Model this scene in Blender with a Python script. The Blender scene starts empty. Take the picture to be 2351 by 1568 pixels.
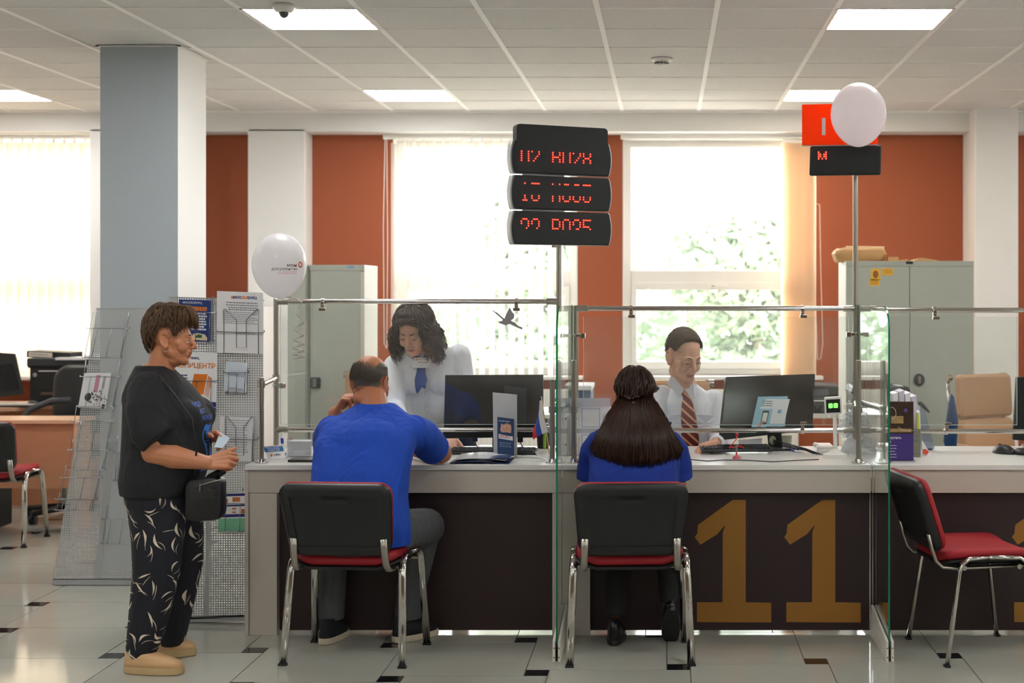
import bpy, bmesh, math, random
from math import sin, cos, pi, radians, sqrt
from mathutils import Vector as V, Matrix, noise
from mathutils.bvhtree import BVHTree
random.seed(7)
sc = bpy.context.scene
COL = sc.collection
# ---------------------------------------------------------------- camera
F, HX, HY, CH = 3430.0, 1530.0, 675.0, 1.6      # focal length / principal point in pixels of a 2351x1568 frame, eye height
cam = bpy.data.cameras.new('camera'); camo = bpy.data.objects.new('camera', cam); COL.objects.link(camo)
camo.location = (0, 0, CH); camo.rotation_euler = (radians(90), 0, 0)
cam.sensor_width = 36; cam.lens = 36 * F / 2351
cam.shift_x = (1175.5 - HX) / 2351; cam.shift_y = -(784 - HY) / 2351
cam.clip_end = 200; cam.clip_start = .05
sc.camera = camo
cam.dof.use_dof = True; cam.dof.focus_distance = 6.9; cam.dof.aperture_fstop = 2.8
# ---------------------------------------------------------------- light
w = bpy.data.worlds.new('World'); sc.world = w; w.use_nodes = True
nt = w.node_tree; bg = nt.nodes['Background']
tc = nt.nodes.new('ShaderNodeTexCoord'); sp = nt.nodes.new('ShaderNodeSeparateXYZ')
mr = nt.nodes.new('ShaderNodeMapRange'); cr = nt.nodes.new('ShaderNodeMix'); cr.data_type = 'RGBA'
nt.links.new(tc.outputs['Generated'], sp.inputs[0]); nt.links.new(sp.outputs['Z'], mr.inputs['Value'])
mr.inputs['From Min'].default_value = -.05; mr.inputs['From Max'].default_value = .6
cr.inputs[6].default_value = (1, .995, .98, 1); cr.inputs[7].default_value = (.94, .97, 1, 1)
nt.links.new(mr.outputs[0], cr.inputs['Factor']); nt.links.new(cr.outputs[2], bg.inputs['Color'])
WORLD_STRENGTH = 7.0; LAMP = 9.5
bg.inputs['Strength'].default_value = WORLD_STRENGTH
sun = bpy.data.lights.new('sun', 'SUN'); sun.energy = 3; sun.angle = radians(3); sun.color = (1, .95, .85)
suno = bpy.data.objects.new('sun', sun); COL.objects.link(suno)
suno.rotation_euler = (radians(52), 0, radians(35))      # shines over the building onto the trees outside
vs = sc.view_settings
sc.display_settings.display_device = 'sRGB'
vs.view_transform = 'Standard'; vs.look = 'None'; vs.exposure = 1.4; vs.gamma = 1.0; vs.use_curve_mapping = False
cy = sc.cycles
cy.max_bounces = 10; cy.diffuse_bounces = 4; cy.glossy_bounces = 4; cy.transmission_bounces = 6; cy.transparent_max_bounces = 24
cy.sample_clamp_indirect = 6; cy.caustics_reflective = False; cy.caustics_refractive = False
cy.use_denoising = True
def portal(x0, x1, z0, z1, y):
    l = bpy.data.lights.new('window_portal', 'AREA'); l.shape = 'RECTANGLE'; l.size = x1 - x0; l.size_y = z1 - z0
    l.cycles.is_portal = True
    o = bpy.data.objects.new('window_portal', l); COL.objects.link(o)
    o.location = ((x0 + x1) / 2, y, (z0 + z1) / 2); o.rotation_euler = (radians(-90), 0, 0)
portal(-2.2, -.7, .93, 2.87, 12.3); portal(-.37, 1.22, .93, 2.87, 12.3); portal(-6.6, -4.0, .93, 2.87, 12.3)

# ---------------------------------------------------------------- helpers
def P(px, py, Y): return V(((px - HX) * Y / F, Y, CH - (py - HY) * Y / F))
def PX(px, Y): return (px - HX) * Y / F
def PZ(py, Y): return CH - (py - HY) * Y / F

MATS = {}
def srgb(h):
    if isinstance(h, str):
        c = [int(h[i:i + 2], 16) / 255 for i in (0, 2, 4)]
    else: c = [v / 255 for v in h]
    return tuple(v / 12.92 if v <= .04045 else ((v + .055) / 1.055) ** 2.4 for v in c)
def mat(name, col, rough=.5, metal=0.0, var=.06, scale=30.0, bump=0.0, bscale=None, emit=0.0, coat=0.0, trans=0.0, sss=0.0, alpha=1.0, spec=.5, stretch=(1, 1, 1)):
    if name in MATS: return MATS[name]
    m = bpy.data.materials.new(name); m.use_nodes = True; n = m.node_tree.nodes; l = m.node_tree.links
    b = n['Principled BSDF']; c = srgb(col)
    b.inputs['Roughness'].default_value = rough; b.inputs['Metallic'].default_value = metal
    b.inputs['Specular IOR Level'].default_value = spec
    t = n.new('ShaderNodeTexCoord'); mp = n.new('ShaderNodeMapping'); mp.inputs['Scale'].default_value = stretch
    l.new(t.outputs['Object'], mp.inputs[0])
    no = n.new('ShaderNodeTexNoise'); no.inputs['Scale'].default_value = scale; no.inputs['Detail'].default_value = 4
    l.new(mp.outputs[0], no.inputs['Vector'])
    mx = n.new('ShaderNodeMix'); mx.data_type = 'RGBA'
    mx.inputs[6].default_value = tuple(v * (1 - var) for v in c) + (1,)
    mx.inputs[7].default_value = tuple(min(1, v * (1 + var)) for v in c) + (1,)
    l.new(no.outputs['Fac'], mx.inputs['Factor']); l.new(mx.outputs[2], b.inputs['Base Color'])
    if bump:
        nb = n.new('ShaderNodeTexNoise'); nb.inputs['Scale'].default_value = bscale or scale * 4; nb.inputs['Detail'].default_value = 3
        l.new(mp.outputs[0], nb.inputs['Vector'])
        bp = n.new('ShaderNodeBump'); bp.inputs['Strength'].default_value = bump; bp.inputs['Distance'].default_value = .004
        l.new(nb.outputs['Fac'], bp.inputs['Height']); l.new(bp.outputs[0], b.inputs['Normal'])
    if emit:
        b.inputs['Emission Color'].default_value = c + (1,); b.inputs['Emission Strength'].default_value = emit
    if coat: b.inputs['Coat Weight'].default_value = coat; b.inputs['Coat Roughness'].default_value = .1
    if sss: b.inputs['Subsurface Weight'].default_value = sss; b.inputs['Subsurface Radius'].default_value = (.02, .008, .004); b.inputs['Subsurface Scale'].default_value = .3
    if trans or alpha < 1:
        out = n['Material Output']
        if trans:
            tr = n.new('ShaderNodeBsdfTranslucent'); l.new(mx.outputs[2], tr.inputs['Color'])
            ms = n.new('ShaderNodeMixShader'); ms.inputs[0].default_value = trans
            l.new(b.outputs[0], ms.inputs[1]); l.new(tr.outputs[0], ms.inputs[2]); last = ms.outputs[0]
        else: last = b.outputs[0]
        if alpha < 1:
            tp = n.new('ShaderNodeBsdfTransparent'); m2 = n.new('ShaderNodeMixShader'); m2.inputs[0].default_value = alpha
            l.new(tp.outputs[0], m2.inputs[1]); l.new(last, m2.inputs[2]); last = m2.outputs[0]
        l.new(last, out.inputs['Surface'])
    MATS[name] = m; return m
def glassmat(name, tint=(.97, .99, .98), refl=.07, dust_haze=.0, rough=.02):
    if name in MATS: return MATS[name]
    m = bpy.data.materials.new(name); m.use_nodes = True; n = m.node_tree.nodes; l = m.node_tree.links
    n.remove(n['Principled BSDF'])
    tp = n.new('ShaderNodeBsdfTransparent'); tp.inputs[0].default_value = tint + (1,)
    gl = n.new('ShaderNodeBsdfGlossy'); gl.inputs['Roughness'].default_value = rough; gl.inputs[0].default_value = (1, 1, 1, 1)
    lw = n.new('ShaderNodeLayerWeight'); lw.inputs[0].default_value = .25
    mr = n.new('ShaderNodeMapRange'); mr.inputs['To Min'].default_value = refl * .6; mr.inputs['To Max'].default_value = .6
    l.new(lw.outputs['Facing'], mr.inputs['Value'])
    mx = n.new('ShaderNodeMixShader'); l.new(mr.outputs[0], mx.inputs[0]); l.new(tp.outputs[0], mx.inputs[1]); l.new(gl.outputs[0], mx.inputs[2])
    last = mx.outputs[0]
    if dust_haze:
        df = n.new('ShaderNodeBsdfDiffuse'); df.inputs[0].default_value = (.8, .8, .82, 1)
        no = n.new('ShaderNodeTexNoise'); no.inputs['Scale'].default_value = 5; no.inputs['Detail'].default_value = 8
        t = n.new('ShaderNodeTexCoord'); l.new(t.outputs['Object'], no.inputs['Vector'])
        m3 = n.new('ShaderNodeMapRange'); m3.inputs['From Min'].default_value = .35; m3.inputs['From Max'].default_value = .8; m3.inputs['To Max'].default_value = dust_haze * 2
        m3.inputs['To Min'].default_value = dust_haze * .5
        l.new(no.outputs['Fac'], m3.inputs['Value'])
        trl = n.new('ShaderNodeBsdfTranslucent'); trl.inputs[0].default_value = (.8, .8, .82, 1)
        dd = n.new('ShaderNodeMixShader'); dd.inputs[0].default_value = .5
        l.new(df.outputs[0], dd.inputs[1]); l.new(trl.outputs[0], dd.inputs[2])
        m4 = n.new('ShaderNodeMixShader'); l.new(m3.outputs[0], m4.inputs[0]); l.new(last, m4.inputs[1]); l.new(dd.outputs[0], m4.inputs[2]); last = m4.outputs[0]
    l.new(last, n['Material Output'].inputs['Surface'])
    MATS[name] = m; return m

class MB:
    def __init__(s): s.v = []; s.f = []; s.m = []; s.mi = 0
    def add(s, vs, fs):
        k = len(s.v); s.v += [V(p) for p in vs]; s.f += [tuple(i + k for i in f) for f in fs]; s.m += [s.mi] * len(fs); return s
    def box(s, a, b, M=None):
        x0, y0, z0 = a; x1, y1, z1 = b
        vs = [V(p) for p in ((x0, y0, z0), (x1, y0, z0), (x1, y1, z0), (x0, y1, z0), (x0, y0, z1), (x1, y0, z1), (x1, y1, z1), (x0, y1, z1))]
        if M: vs = [M @ p for p in vs]
        return s.add(vs, [(0, 3, 2, 1), (4, 5, 6, 7), (0, 1, 5, 4), (1, 2, 6, 5), (2, 3, 7, 6), (3, 0, 4, 7)])
    def tube(s, pts, r, seg=10, r2=None, ref=None, caps=True, radii=None):
        pts = [V(p) for p in pts]; n = len(pts); rings = []
        up = V(ref) if ref else None
        prev = None; vs = []
        for i, p in enumerate(pts):
            t = (pts[min(i + 1, n - 1)] - pts[max(i - 1, 0)])
            t = t.normalized() if t.length > 1e-9 else V((0, 0, 1))
            if up is not None: a = (up - t * up.dot(t))
            elif prev is not None: a = prev - t * prev.dot(t)
            else:
                a = V((0, 0, 1)) if abs(t.z) < .9 else V((1, 0, 0)); a = a - t * a.dot(t)
            if a.length < 1e-6: a = t.orthogonal()
            a.normalize(); prev = a; b = t.cross(a)
            rr = radii[i] if radii else r; q = (rr * r2 / r) if r2 else rr
            for k in range(seg):
                w_ = 2 * pi * k / seg; vs.append(p + a * (rr * cos(w_)) + b * (q * sin(w_)))
        fs = []
        for i in range(n - 1):
            for k in range(seg):
                k2 = (k + 1) % seg; fs.append((i * seg + k, i * seg + k2, (i + 1) * seg + k2, (i + 1) * seg + k))
        if caps: fs.append(tuple(range(seg))[::-1]); fs.append(tuple((n - 1) * seg + k for k in range(seg)))
        return s.add(vs, fs)
    def cyl(s, a, b, r, seg=16, rb=None):
        return s.tube([a, b], r, seg, radii=[r, r if rb is None else rb])
    def ell(s, c, r, M=None, u=16, v=10):
        c = V(c); r = (r, r, r) if isinstance(r, (int, float)) else r
        vs = [V((0, 0, r[2]))]
        for j in range(1, v):
            ph = pi * j / v
            for i in range(u):
                th = 2 * pi * i / u; vs.append(V((r[0] * sin(ph) * cos(th), r[1] * sin(ph) * sin(th), r[2] * cos(ph))))
        vs.append(V((0, 0, -r[2])))
        if M: vs = [M.to_3x3() @ p for p in vs]
        vs = [p + c for p in vs]; fs = []
        for i in range(u): fs.append((0, 1 + i, 1 + (i + 1) % u))
        for j in range(v - 2):
            for i in range(u):
                a = 1 + j * u + i; b_ = 1 + j * u + (i + 1) % u; fs.append((a, a + u, b_ + u, b_))
        o = 1 + (v - 2) * u
        for i in range(u): fs.append((o + i, len(vs) - 1, o + (i + 1) % u))
        return s.add(vs, fs)
    def cone(s, p0, r0, p1, r1, u=14):
        s.ell(p0, r0, u=u, v=8); s.ell(p1, r1, u=u, v=8)
        return s.tube([p0, p1], r0, u, radii=[r0, r1])
    def limb(s, pts):
        for (a, ra), (b, rb) in zip(pts, pts[1:]): s.cone(a, ra, b, rb)
        return s
    def loft(s, secs, seg=28, sup=2.0):
        """horizontal elliptic sections (x, y, z, rx, ry, rot_deg, tilt_y) flat at both ends"""
        vs = []
        for sec in secs:
            x, y, z, rx, ry = sec[:5]; rot = radians(sec[5]) if len(sec) > 5 else 0; tl = sec[6] if len(sec) > 6 else 0
            for k in range(seg):
                a = 2 * pi * k / seg; ca, sa = cos(a), sin(a)
                e = 2 / sup
                ex = math.copysign(abs(ca) ** e, ca) * rx; ey = math.copysign(abs(sa) ** e, sa) * ry
                vs.append(V((x + ex * cos(rot) - ey * sin(rot), y + ex * sin(rot) + ey * cos(rot), z + tl * ey)))
        fs = []
        for i in range(len(secs) - 1):
            for k in range(seg):
                k2 = (k + 1) % seg; fs.append((i * seg + k, i * seg + k2, (i + 1) * seg + k2, (i + 1) * seg + k))
        fs.append(tuple(range(seg))[::-1]); fs.append(tuple((len(secs) - 1) * seg + k for k in range(seg)))
        return s.add(vs, fs)
    def rings(s, rings, close=True):
        seg = len(rings[0]); vs = [p for r in rings for p in r]; fs = []
        for i in range(len(rings) - 1):
            for k in range(seg):
                k2 = (k + 1) % seg; fs.append((i * seg + k, i * seg + k2, (i + 1) * seg + k2, (i + 1) * seg + k))
        if close: fs.append(tuple(range(seg))[::-1]); fs.append(tuple((len(rings) - 1) * seg + k for k in range(seg)))
        return s.add(vs, fs)
    def prism(s, pts, d):
        """closed outline pts (3D), extruded by vector d"""
        n = len(pts); pts = [V(p) for p in pts]; d = V(d)
        return s.add(pts + [p + d for p in pts], [tuple(range(n))[::-1], tuple(range(n, 2 * n))] + [(k, (k + 1) % n, n + (k + 1) % n, n + k) for k in range(n)])
    def xf(s, M): s.v = [M @ p for p in s.v]; return s
    def fn(s, f): s.v = [V(f(p)) for p in s.v]; return s
    def build(s, name, mats, parent=None, world=False, smooth=False, bevel=0.0, bseg=2, loc=None):
        me = bpy.data.meshes.new(name)
        vs = s.v
        if parent is not None and world:
            Mi = ROOTM[parent.name].inverted(); vs = [Mi @ p for p in vs]
        off = V(loc) if loc is not None else V((0, 0, 0))
        me.from_pydata([tuple(p - off) for p in vs], [], s.f)
        mats = mats if isinstance(mats, (list, tuple)) else [mats]
        for m in mats: me.materials.append(m)
        if len(mats) > 1: me.polygons.foreach_set('material_index', s.m)
        bm = bmesh.new(); bm.from_mesh(me); bmesh.ops.recalc_face_normals(bm, faces=bm.faces); bm.to_mesh(me); bm.free()
        if smooth:
            me.polygons.foreach_set('use_smooth', [True] * len(me.polygons))
            if smooth != 'all': me.set_sharp_from_angle(angle=radians(40))
        o = bpy.data.objects.new(name, me); COL.objects.link(o); o.location = off
        if parent is not None: o.parent = parent; ROOTM[o.name] = ROOTM[parent.name]
        if bevel:
            b = o.modifiers.new('bevel', 'BEVEL'); b.width = bevel; b.segments = bseg; b.limit_method = 'ANGLE'; b.angle_limit = radians(50)
        return o
ROOTM = {}
def tag(o, label=None, cat=None, group=None, kind=None):
    if label: o['label'] = label
    if cat: o['category'] = cat
    if group: o['group'] = group
    if kind: o['kind'] = kind
    return o
def thing(name, label, cat, loc=(0, 0, 0), rotz=0.0, group=None, kind=None):
    o = bpy.data.objects.new(name, None); COL.objects.link(o); o.empty_display_size = .1
    o.location = loc; o.rotation_euler = (0, 0, rotz)
    ROOTM[o.name] = Matrix.Translation(V(loc)) @ Matrix.Rotation(rotz, 4, 'Z')
    return tag(o, label, cat, group, kind)
def kids(o): return [c for c in COL.objects if c.parent == o]
def dup(root, loc, rotz, label, group=None):
    def cp(o, par):
        c = o.copy(); COL.objects.link(c); c.parent = par
        for g in kids(o): cp(g, c)
        return c
    r = cp(root, None); r.location = loc; r.rotation_euler = (0, 0, rotz); r['label'] = label
    if group: r['group'] = group
    return r
def struct(o): o['kind'] = 'structure'; return o
def box(name, a, b, m, parent=None, world=True, bevel=.0, **k):
    if parent is None:
        loc = ((a[0] + b[0]) / 2, (a[1] + b[1]) / 2, min(a[2], b[2]))
        return MB().box(a, b).build(name, m, loc=loc, bevel=bevel, **k)
    return MB().box(a, b).build(name, m, parent, world=world, bevel=bevel, **k)
def textmesh(s, size, bold=0.0, align='CENTER', ext=.0):
    cu = bpy.data.curves.new('t', 'FONT'); cu.body = s; cu.size = size; cu.align_x = align; cu.align_y = 'CENTER'; cu.offset = bold; cu.extrude = ext
    cu.resolution_u = 3
    o = bpy.data.objects.new('t', cu); COL.objects.link(o)
    dg = bpy.context.evaluated_depsgraph_get(); me = bpy.data.meshes.new_from_object(o.evaluated_get(dg))
    vs = [v.co.copy() for v in me.vertices]; fs = [tuple(p.vertices) for p in me.polygons]
    bpy.data.objects.remove(o); bpy.data.curves.remove(cu); bpy.data.meshes.remove(me)
    return vs, fs
class Board:
    """a flat frame: origin o (lower left), ux along width, uy up, n toward the viewer"""
    def __init__(s, o, ux, uy): s.o = V(o); s.ux = V(ux).normalized(); s.uy = V(uy).normalized(); s.n = s.ux.cross(s.uy).normalized()
    def p(s, u, v, d=0): return s.o + s.ux * u + s.uy * v + s.n * d
    def rect(s, mb, u0, v0, u1, v1, d0=.0, d1=.0006):
        q = [(u0, v0), (u1, v0), (u1, v1), (u0, v1)]
        mb.prism([s.p(a, b, d0) for a, b in q], s.n * (d1 - d0)); return mb
    def poly(s, mb, pts, d0=.0, d1=.0006): mb.prism([s.p(a, b, d0) for a, b in pts], s.n * (d1 - d0)); return mb
    def text(s, mb, t, size, u, v, d=.0012, bold=0.0, align='CENTER', sx=1.0):
        vs, fs = textmesh(t, size, bold, align); mb.add([s.p(u + q.x * sx, v + q.y, d) for q in vs], fs); return mb
    def lines(s, mb, u0, u1, vtop, n, gap, h, d=.0012, ragged=.25, rng=random):
        for i in range(n):
            v = vtop - i * gap; e = u1 - (u1 - u0) * ragged * rng.random() * (1 if i % 3 == 2 else .2)
            u = u0
            while u < e - .002:                       # word-like dashes
                wl = rng.uniform(.006, .016); s.rect(mb, u, v - h, min(u + wl, e), v, d - .0006, d); u += wl + .0025
        return mb
def rrect(wd, ht, r, n=6):
    pts = []
    for cx_, cz_, a0 in ((wd / 2 - r, ht / 2 - r, 0), (-wd / 2 + r, ht / 2 - r, 90), (-wd / 2 + r, -ht / 2 + r, 180), (wd / 2 - r, -ht / 2 + r, 270)):
        for k in range(n + 1):
            a = radians(a0 + 90 * k / n); pts.append((cx_ + r * cos(a), cz_ + r * sin(a)))
    return pts
def pillow(mb, wd, ht, r, prof, M, f=None):
    """stack rounded rectangles: prof = [(inset, depth), ...]; lies in local xz, depth along y"""
    rs = []
    for ins, d in prof:
        rr = max(.004, r - ins)
        ring = [V((x, d, z)) for x, z in rrect(wd - 2 * ins, ht - 2 * ins, rr)]
        if f: ring = [V(f(p)) for p in ring]
        rs.append([M @ p for p in ring])
    return mb.rings(rs)
def remesh(mb, voxel, smooth=4, f=.5):
    me = bpy.data.meshes.new('tmp'); me.from_pydata([tuple(p) for p in mb.v], [], mb.f)
    bm = bmesh.new(); bm.from_mesh(me); bmesh.ops.recalc_face_normals(bm, faces=bm.faces); bm.to_mesh(me); bm.free()
    o = bpy.data.objects.new('tmp', me); COL.objects.link(o)
    r = o.modifiers.new('r', 'REMESH'); r.mode = 'VOXEL'; r.voxel_size = voxel
    if smooth: s_ = o.modifiers.new('s', 'SMOOTH'); s_.factor = f; s_.iterations = smooth
    dg = bpy.context.evaluated_depsgraph_get(); ev = o.evaluated_get(dg); m2 = ev.to_mesh()
    out = MB(); out.v = [v.co.copy() for v in m2.vertices]; out.f = [tuple(p.vertices) for p in m2.polygons]; out.m = [0] * len(out.f)
    ev.to_mesh_clear(); bpy.data.objects.remove(o); bpy.data.meshes.remove(me)
    return out
# ---------------------------------------------------------------- common materials
M_WHITE = mat('white paint', 'e9e8e5', .7, var=.02, bump=.05, scale=40)
M_GREYP = mat('grey paint', 'a9b1b7', .75, var=.03, bump=.08, scale=60)
M_ORANGE = mat('terracotta textured paint', 'a4583a', .85, var=.09, scale=120, bump=.5, bscale=260)
M_PVC = mat('white pvc', 'efece6', .35, var=.015)
M_CHROME = mat('polished chrome', 'c8c4be', .12, 1.0, var=.03)
M_CHROME2 = mat('brushed chrome', 'aaa69c', .28, 1.0, var=.05)
M_BLACKP = mat('black plastic', '101214', .42, var=.1, bump=.08, scale=200)
M_DARKG = mat('dark grey plastic', '2a2d31', .5, var=.06)
M_LAM = mat('light grey laminate', 'bdb4a8', .45, var=.03, scale=8, bump=.02)
M_LAMTOP = mat('white laminate worktop', 'dcdad6', .28, var=.02, scale=6)
M_WENGE = mat('dark wenge laminate', '261415', .5, var=.35, scale=6, stretch=(1, 1, 22), bump=.06)
M_GOLD = mat('golden ochre vinyl', '94641f', .6, var=.05, scale=80)
M_RED = mat('red upholstery', '9c1420', .6, var=.1, scale=250, bump=.3, bscale=700)
M_CAB = mat('grey green powder coat', 'aeb2a6', .5, var=.02)
M_CABW = mat('pale cabinet side', 'd6d1c6', .5, var=.02)
M_BEECH = mat('beech laminate', 'ddb08f', .35, var=.1, scale=5, stretch=(1, 8, 8))
M_BEECHD = mat('beech front laminate', 'bd8563', .45, var=.1, scale=5, stretch=(1, 8, 8))
M_PAPER = mat('white paper', 'e8e8ea', .7, var=.01)
M_INK = mat('dark ink', '2b2d36', .7); M_INKG = mat('grey ink', '80828a', .7)
M_NAVY = mat('navy ink', '1c3577', .6); M_ORI = mat('orange ink', 'e07a1c', .6)
M_BLUEI = mat('blue ink', '1e6fae', .6)
M_GLASS = glassmat('screen glass', dust_haze=.03)
M_WGLASS = glassmat('window glass', (1, 1, 1), .05, dust_haze=.025)  # film in the window panes imitates bright haze over the trees
M_ACR = glassmat('clear acrylic', (.96, .97, .98), .1)
M_BEIGE = mat('beige leather', 'b58b66', .5, var=.05, scale=15, bump=.15, bscale=200)
# ================================================================= ROOM
CZ = CH + 1.434                      # ceiling height
RX0, RX1, RY0, WY = -7.0, 4.6, -3.0, 12.0
# floor: large tiles with small dark squares between them (pinwheel bond)
fl = MB()
a, b, g = .6, .1, .0022
ox, oy = .052 - .65, 6.411 - .05
fl.box((RX0, RY0, -.1), (RX1, WY + .2, -.003))
for i in range(-18, 22):
    for j in range(-20, 20):
        x = ox + i * a - j * b; y = oy + i * b + j * a
        if not (RX0 - .7 < x < RX1 and RY0 - .7 < y < WY): continue
        fl.mi = 1 if (i * 7 + j * 3) % 4 else 3
        fl.box((x + g, y + g, -.003), (x + a - g, y + a - g, 0)); fl.mi = 2
        fl.box((x + a + g, y + g, -.003), (x + a + b - g, y + b - g, 0))
M_TILE = mat('polished stone tile', 'a9a89e', .09, var=.07, scale=5, spec=.5)
M_TILE2 = mat('polished stone tile warm', 'aeaca2', .09, var=.07, scale=5, spec=.5)
M_TILEB = mat('black tile', '17171b', .08, var=.1)
M_GROUT = mat('grout', '4f4c47', .8)
struct(fl.build('floor', [M_GROUT, M_TILE, M_TILEB, M_TILE2]))
# ceiling of mineral tiles in a T grid, open where the lamps sit
M_CT = mat('mineral ceiling tile', 'dcdbd8', .9, var=.12, scale=90, bump=.25, bscale=300)
M_GRID = mat('ceiling grid', 'faf9f6', .6, var=.02)
LX = [-5.147, -2.147, .853, 3.853]; LY = [-1.5, 1.5, 4.5, 7.5, 10.5]
cl = MB()
nx0 = -12; 
for i in range(-12, 9):
    for j in range(-18, 8):
        x = -.347 + .6 * i; y = 7.5 + .6 * j
        if x > RX1 or y > WY: continue
        if any(abs(x - lx) < .1 for lx in LX) and any(abs(y - ly) < .1 for ly in LY): continue
        dz = .0012 * sin(i * 12.9 + j * 78.2)
        cl.box((x + .004, y + .004, CZ + .003 + dz), (x + .596, y + .596, CZ + .02))
cl.mi = 1
for i in range(-12, 10):
    x = -.347 + .6 * i; cl.box((x - .0135, RY0, CZ - .002), (x + .0135, WY, CZ + .02))
for j in range(-18, 9):
    y = 7.5 + .6 * j; cl.box((RX0, y - .0045, CZ - .001), (RX1, y + .0045, CZ + .02))
cl.mi = 1; cl.box((RX0, 11.70, CZ - .01), (RX1, 11.76, CZ + .02)); 
cl.mi = 0; cl.box((RX0, RY0, CZ + .12), (RX1, WY + .3, CZ + .16))
struct(cl.build('ceiling', [M_CT, M_GRID]))
# ceiling lamps
def ceiling_lamp(x, y, label, cct):
    t = thing('ceiling_light', label, 'ceiling light', (x + .3, y + .3, CZ), group='square ceiling light panels')
    f = MB()
    for p, q in (((x, y), (x + .6, y + .014)), ((x, y + .586), (x + .6, y + .6)), ((x, y), (x + .014, y + .6)), ((x + .586, y), (x + .6, y + .6))):
        f.box((p[0], p[1], CZ - .003), (q[0], q[1], CZ + .03))
    f.build('frame', M_PVC, t, world=True)
    MB().box((x, y, CZ + .02), (x + .6, y + .6, CZ + .05)).build('housing', M_PVC, t, world=True)
    d = MB().box((x + .012, y + .012, CZ + .004), (x + .588, y + .588, CZ + .012))
    m = bpy.data.materials.get('lamp diffuser ' + cct)
    if not m:
        m = bpy.data.materials.new('lamp diffuser ' + cct); m.use_nodes = True; n = m.node_tree.nodes; l = m.node_tree.links
        b_ = n['Principled BSDF']; tcx = n.new('ShaderNodeTexCoord'); wv = n.new('ShaderNodeTexWave'); wv.bands_direction = 'Y'; wv.inputs['Scale'].default_value = 2.1
        wv.inputs['Distortion'].default_value = 0
        l.new(tcx.outputs['Object'], wv.inputs['Vector'])
        rg = n.new('ShaderNodeMapRange'); rg.inputs['To Min'].default_value = LAMP * .04; rg.inputs['To Max'].default_value = LAMP * 1.8
        l.new(wv.outputs['Fac'], rg.inputs['Value']); l.new(rg.outputs[0], b_.inputs['Emission Strength'])
        b_.inputs['Emission Color'].default_value = {'cool': (1, .99, .975, 1), 'warm': (1, .88, .7, 1)}[cct]
        b_.inputs['Base Color'].default_value = (.9, .9, .9, 1)
    d.build('diffuser', m, t, world=True)
lab = {(1, 3): 'cool white square ceiling panel at the top left, beside the dome camera', (2, 3): 'cool white square ceiling panel at the top right corner of the ceiling',
       (0, 4): 'square ceiling panel at far left, above the closed blinds', (1, 4): 'square ceiling panel nearest the open-blind window', (2, 4): 'warm white square ceiling panel partly behind the round white balloon'}
for i, x in enumerate(LX):
    for j, y in enumerate(LY):
        ceiling_lamp(x, y, lab.get((i, j), 'square ceiling light panel of the hall beyond the edge of the view'), 'warm' if (i, j) == (2, 4) else 'cool')
# walls
W2 = (-2.19, -.715, .946, 2.85); W3 = (-.35, 1.20, .946, 2.85); W1 = (-6.6, -4.02, .946, 2.85)
wb = MB(); zt = CZ + .12
xs = [RX0, W1[0], W1[1], W2[0], W2[1], W3[0], W3[1], RX1]
for k in range(0, 8, 2): wb.box((xs[k], WY, 0), (xs[k + 1], WY + .3, zt))
for W in (W1, W2, W3):
    wb.box((W[0], WY, 0), (W[1], WY + .3, W[2])); wb.box((W[0], WY, W[3]), (W[1], WY + .3, zt))
struct(wb.build('wall_back', M_ORANGE))
struct(box('wall_left', (RX0 - .2, RY0, 0), (RX0, WY + .3, zt), M_WHITE))
struct(box('wall_right', (RX1, RY0, 0), (RX1 + .2, WY + .3, zt), M_WHITE))
struct(box('wall_front', (RX0 - .2, RY0 - .2, 0), (RX1 + .2, RY0, zt), mat('hall wall paint', '75634f', .8)))
# beam and pilasters
struct(box('trim_1', (RX0, 11.75, PZ(303, 11.78)), (2.40, WY, zt - .002), M_WHITE, bevel=.006))
struct(box('trim_2', (PX(569, 11.75), 11.75, 0), (PX(700, 11.75), WY, 2.9), M_WHITE, bevel=.006))
struct(box('trim_3', (2.381, 11.52, 0), (2.714, WY, zt), M_WHITE, bevel=.006))
struct(box('trim_4', (2.6, 11.75, PZ(303, 11.75)), (RX1, WY, zt - .002), M_WHITE, bevel=.006))
struct(box('trim_5', (PX(235, 11.75) - .1, 11.75, 0), (PX(440, 11.75), WY, 2.9), M_WHITE, bevel=.006))
# square column: grey front, white sides
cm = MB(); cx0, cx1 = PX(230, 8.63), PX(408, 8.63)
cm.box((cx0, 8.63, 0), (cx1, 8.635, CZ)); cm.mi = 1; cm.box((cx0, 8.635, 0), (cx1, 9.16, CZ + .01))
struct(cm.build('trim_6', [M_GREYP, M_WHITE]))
col_trim = MB(); 
for q in (((cx0 - .02, 8.61, CZ - .006), (cx1 + .02, 8.63, CZ - .001)), ((cx1, 8.61, CZ - .006), (cx1 + .02, 9.18, CZ - .001)), ((cx0 - .02, 8.61, CZ - .006), (cx0, 9.18, CZ - .001))):
    col_trim.box(*q)
struct(col_trim.build('trim_7', M_PVC))

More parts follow.
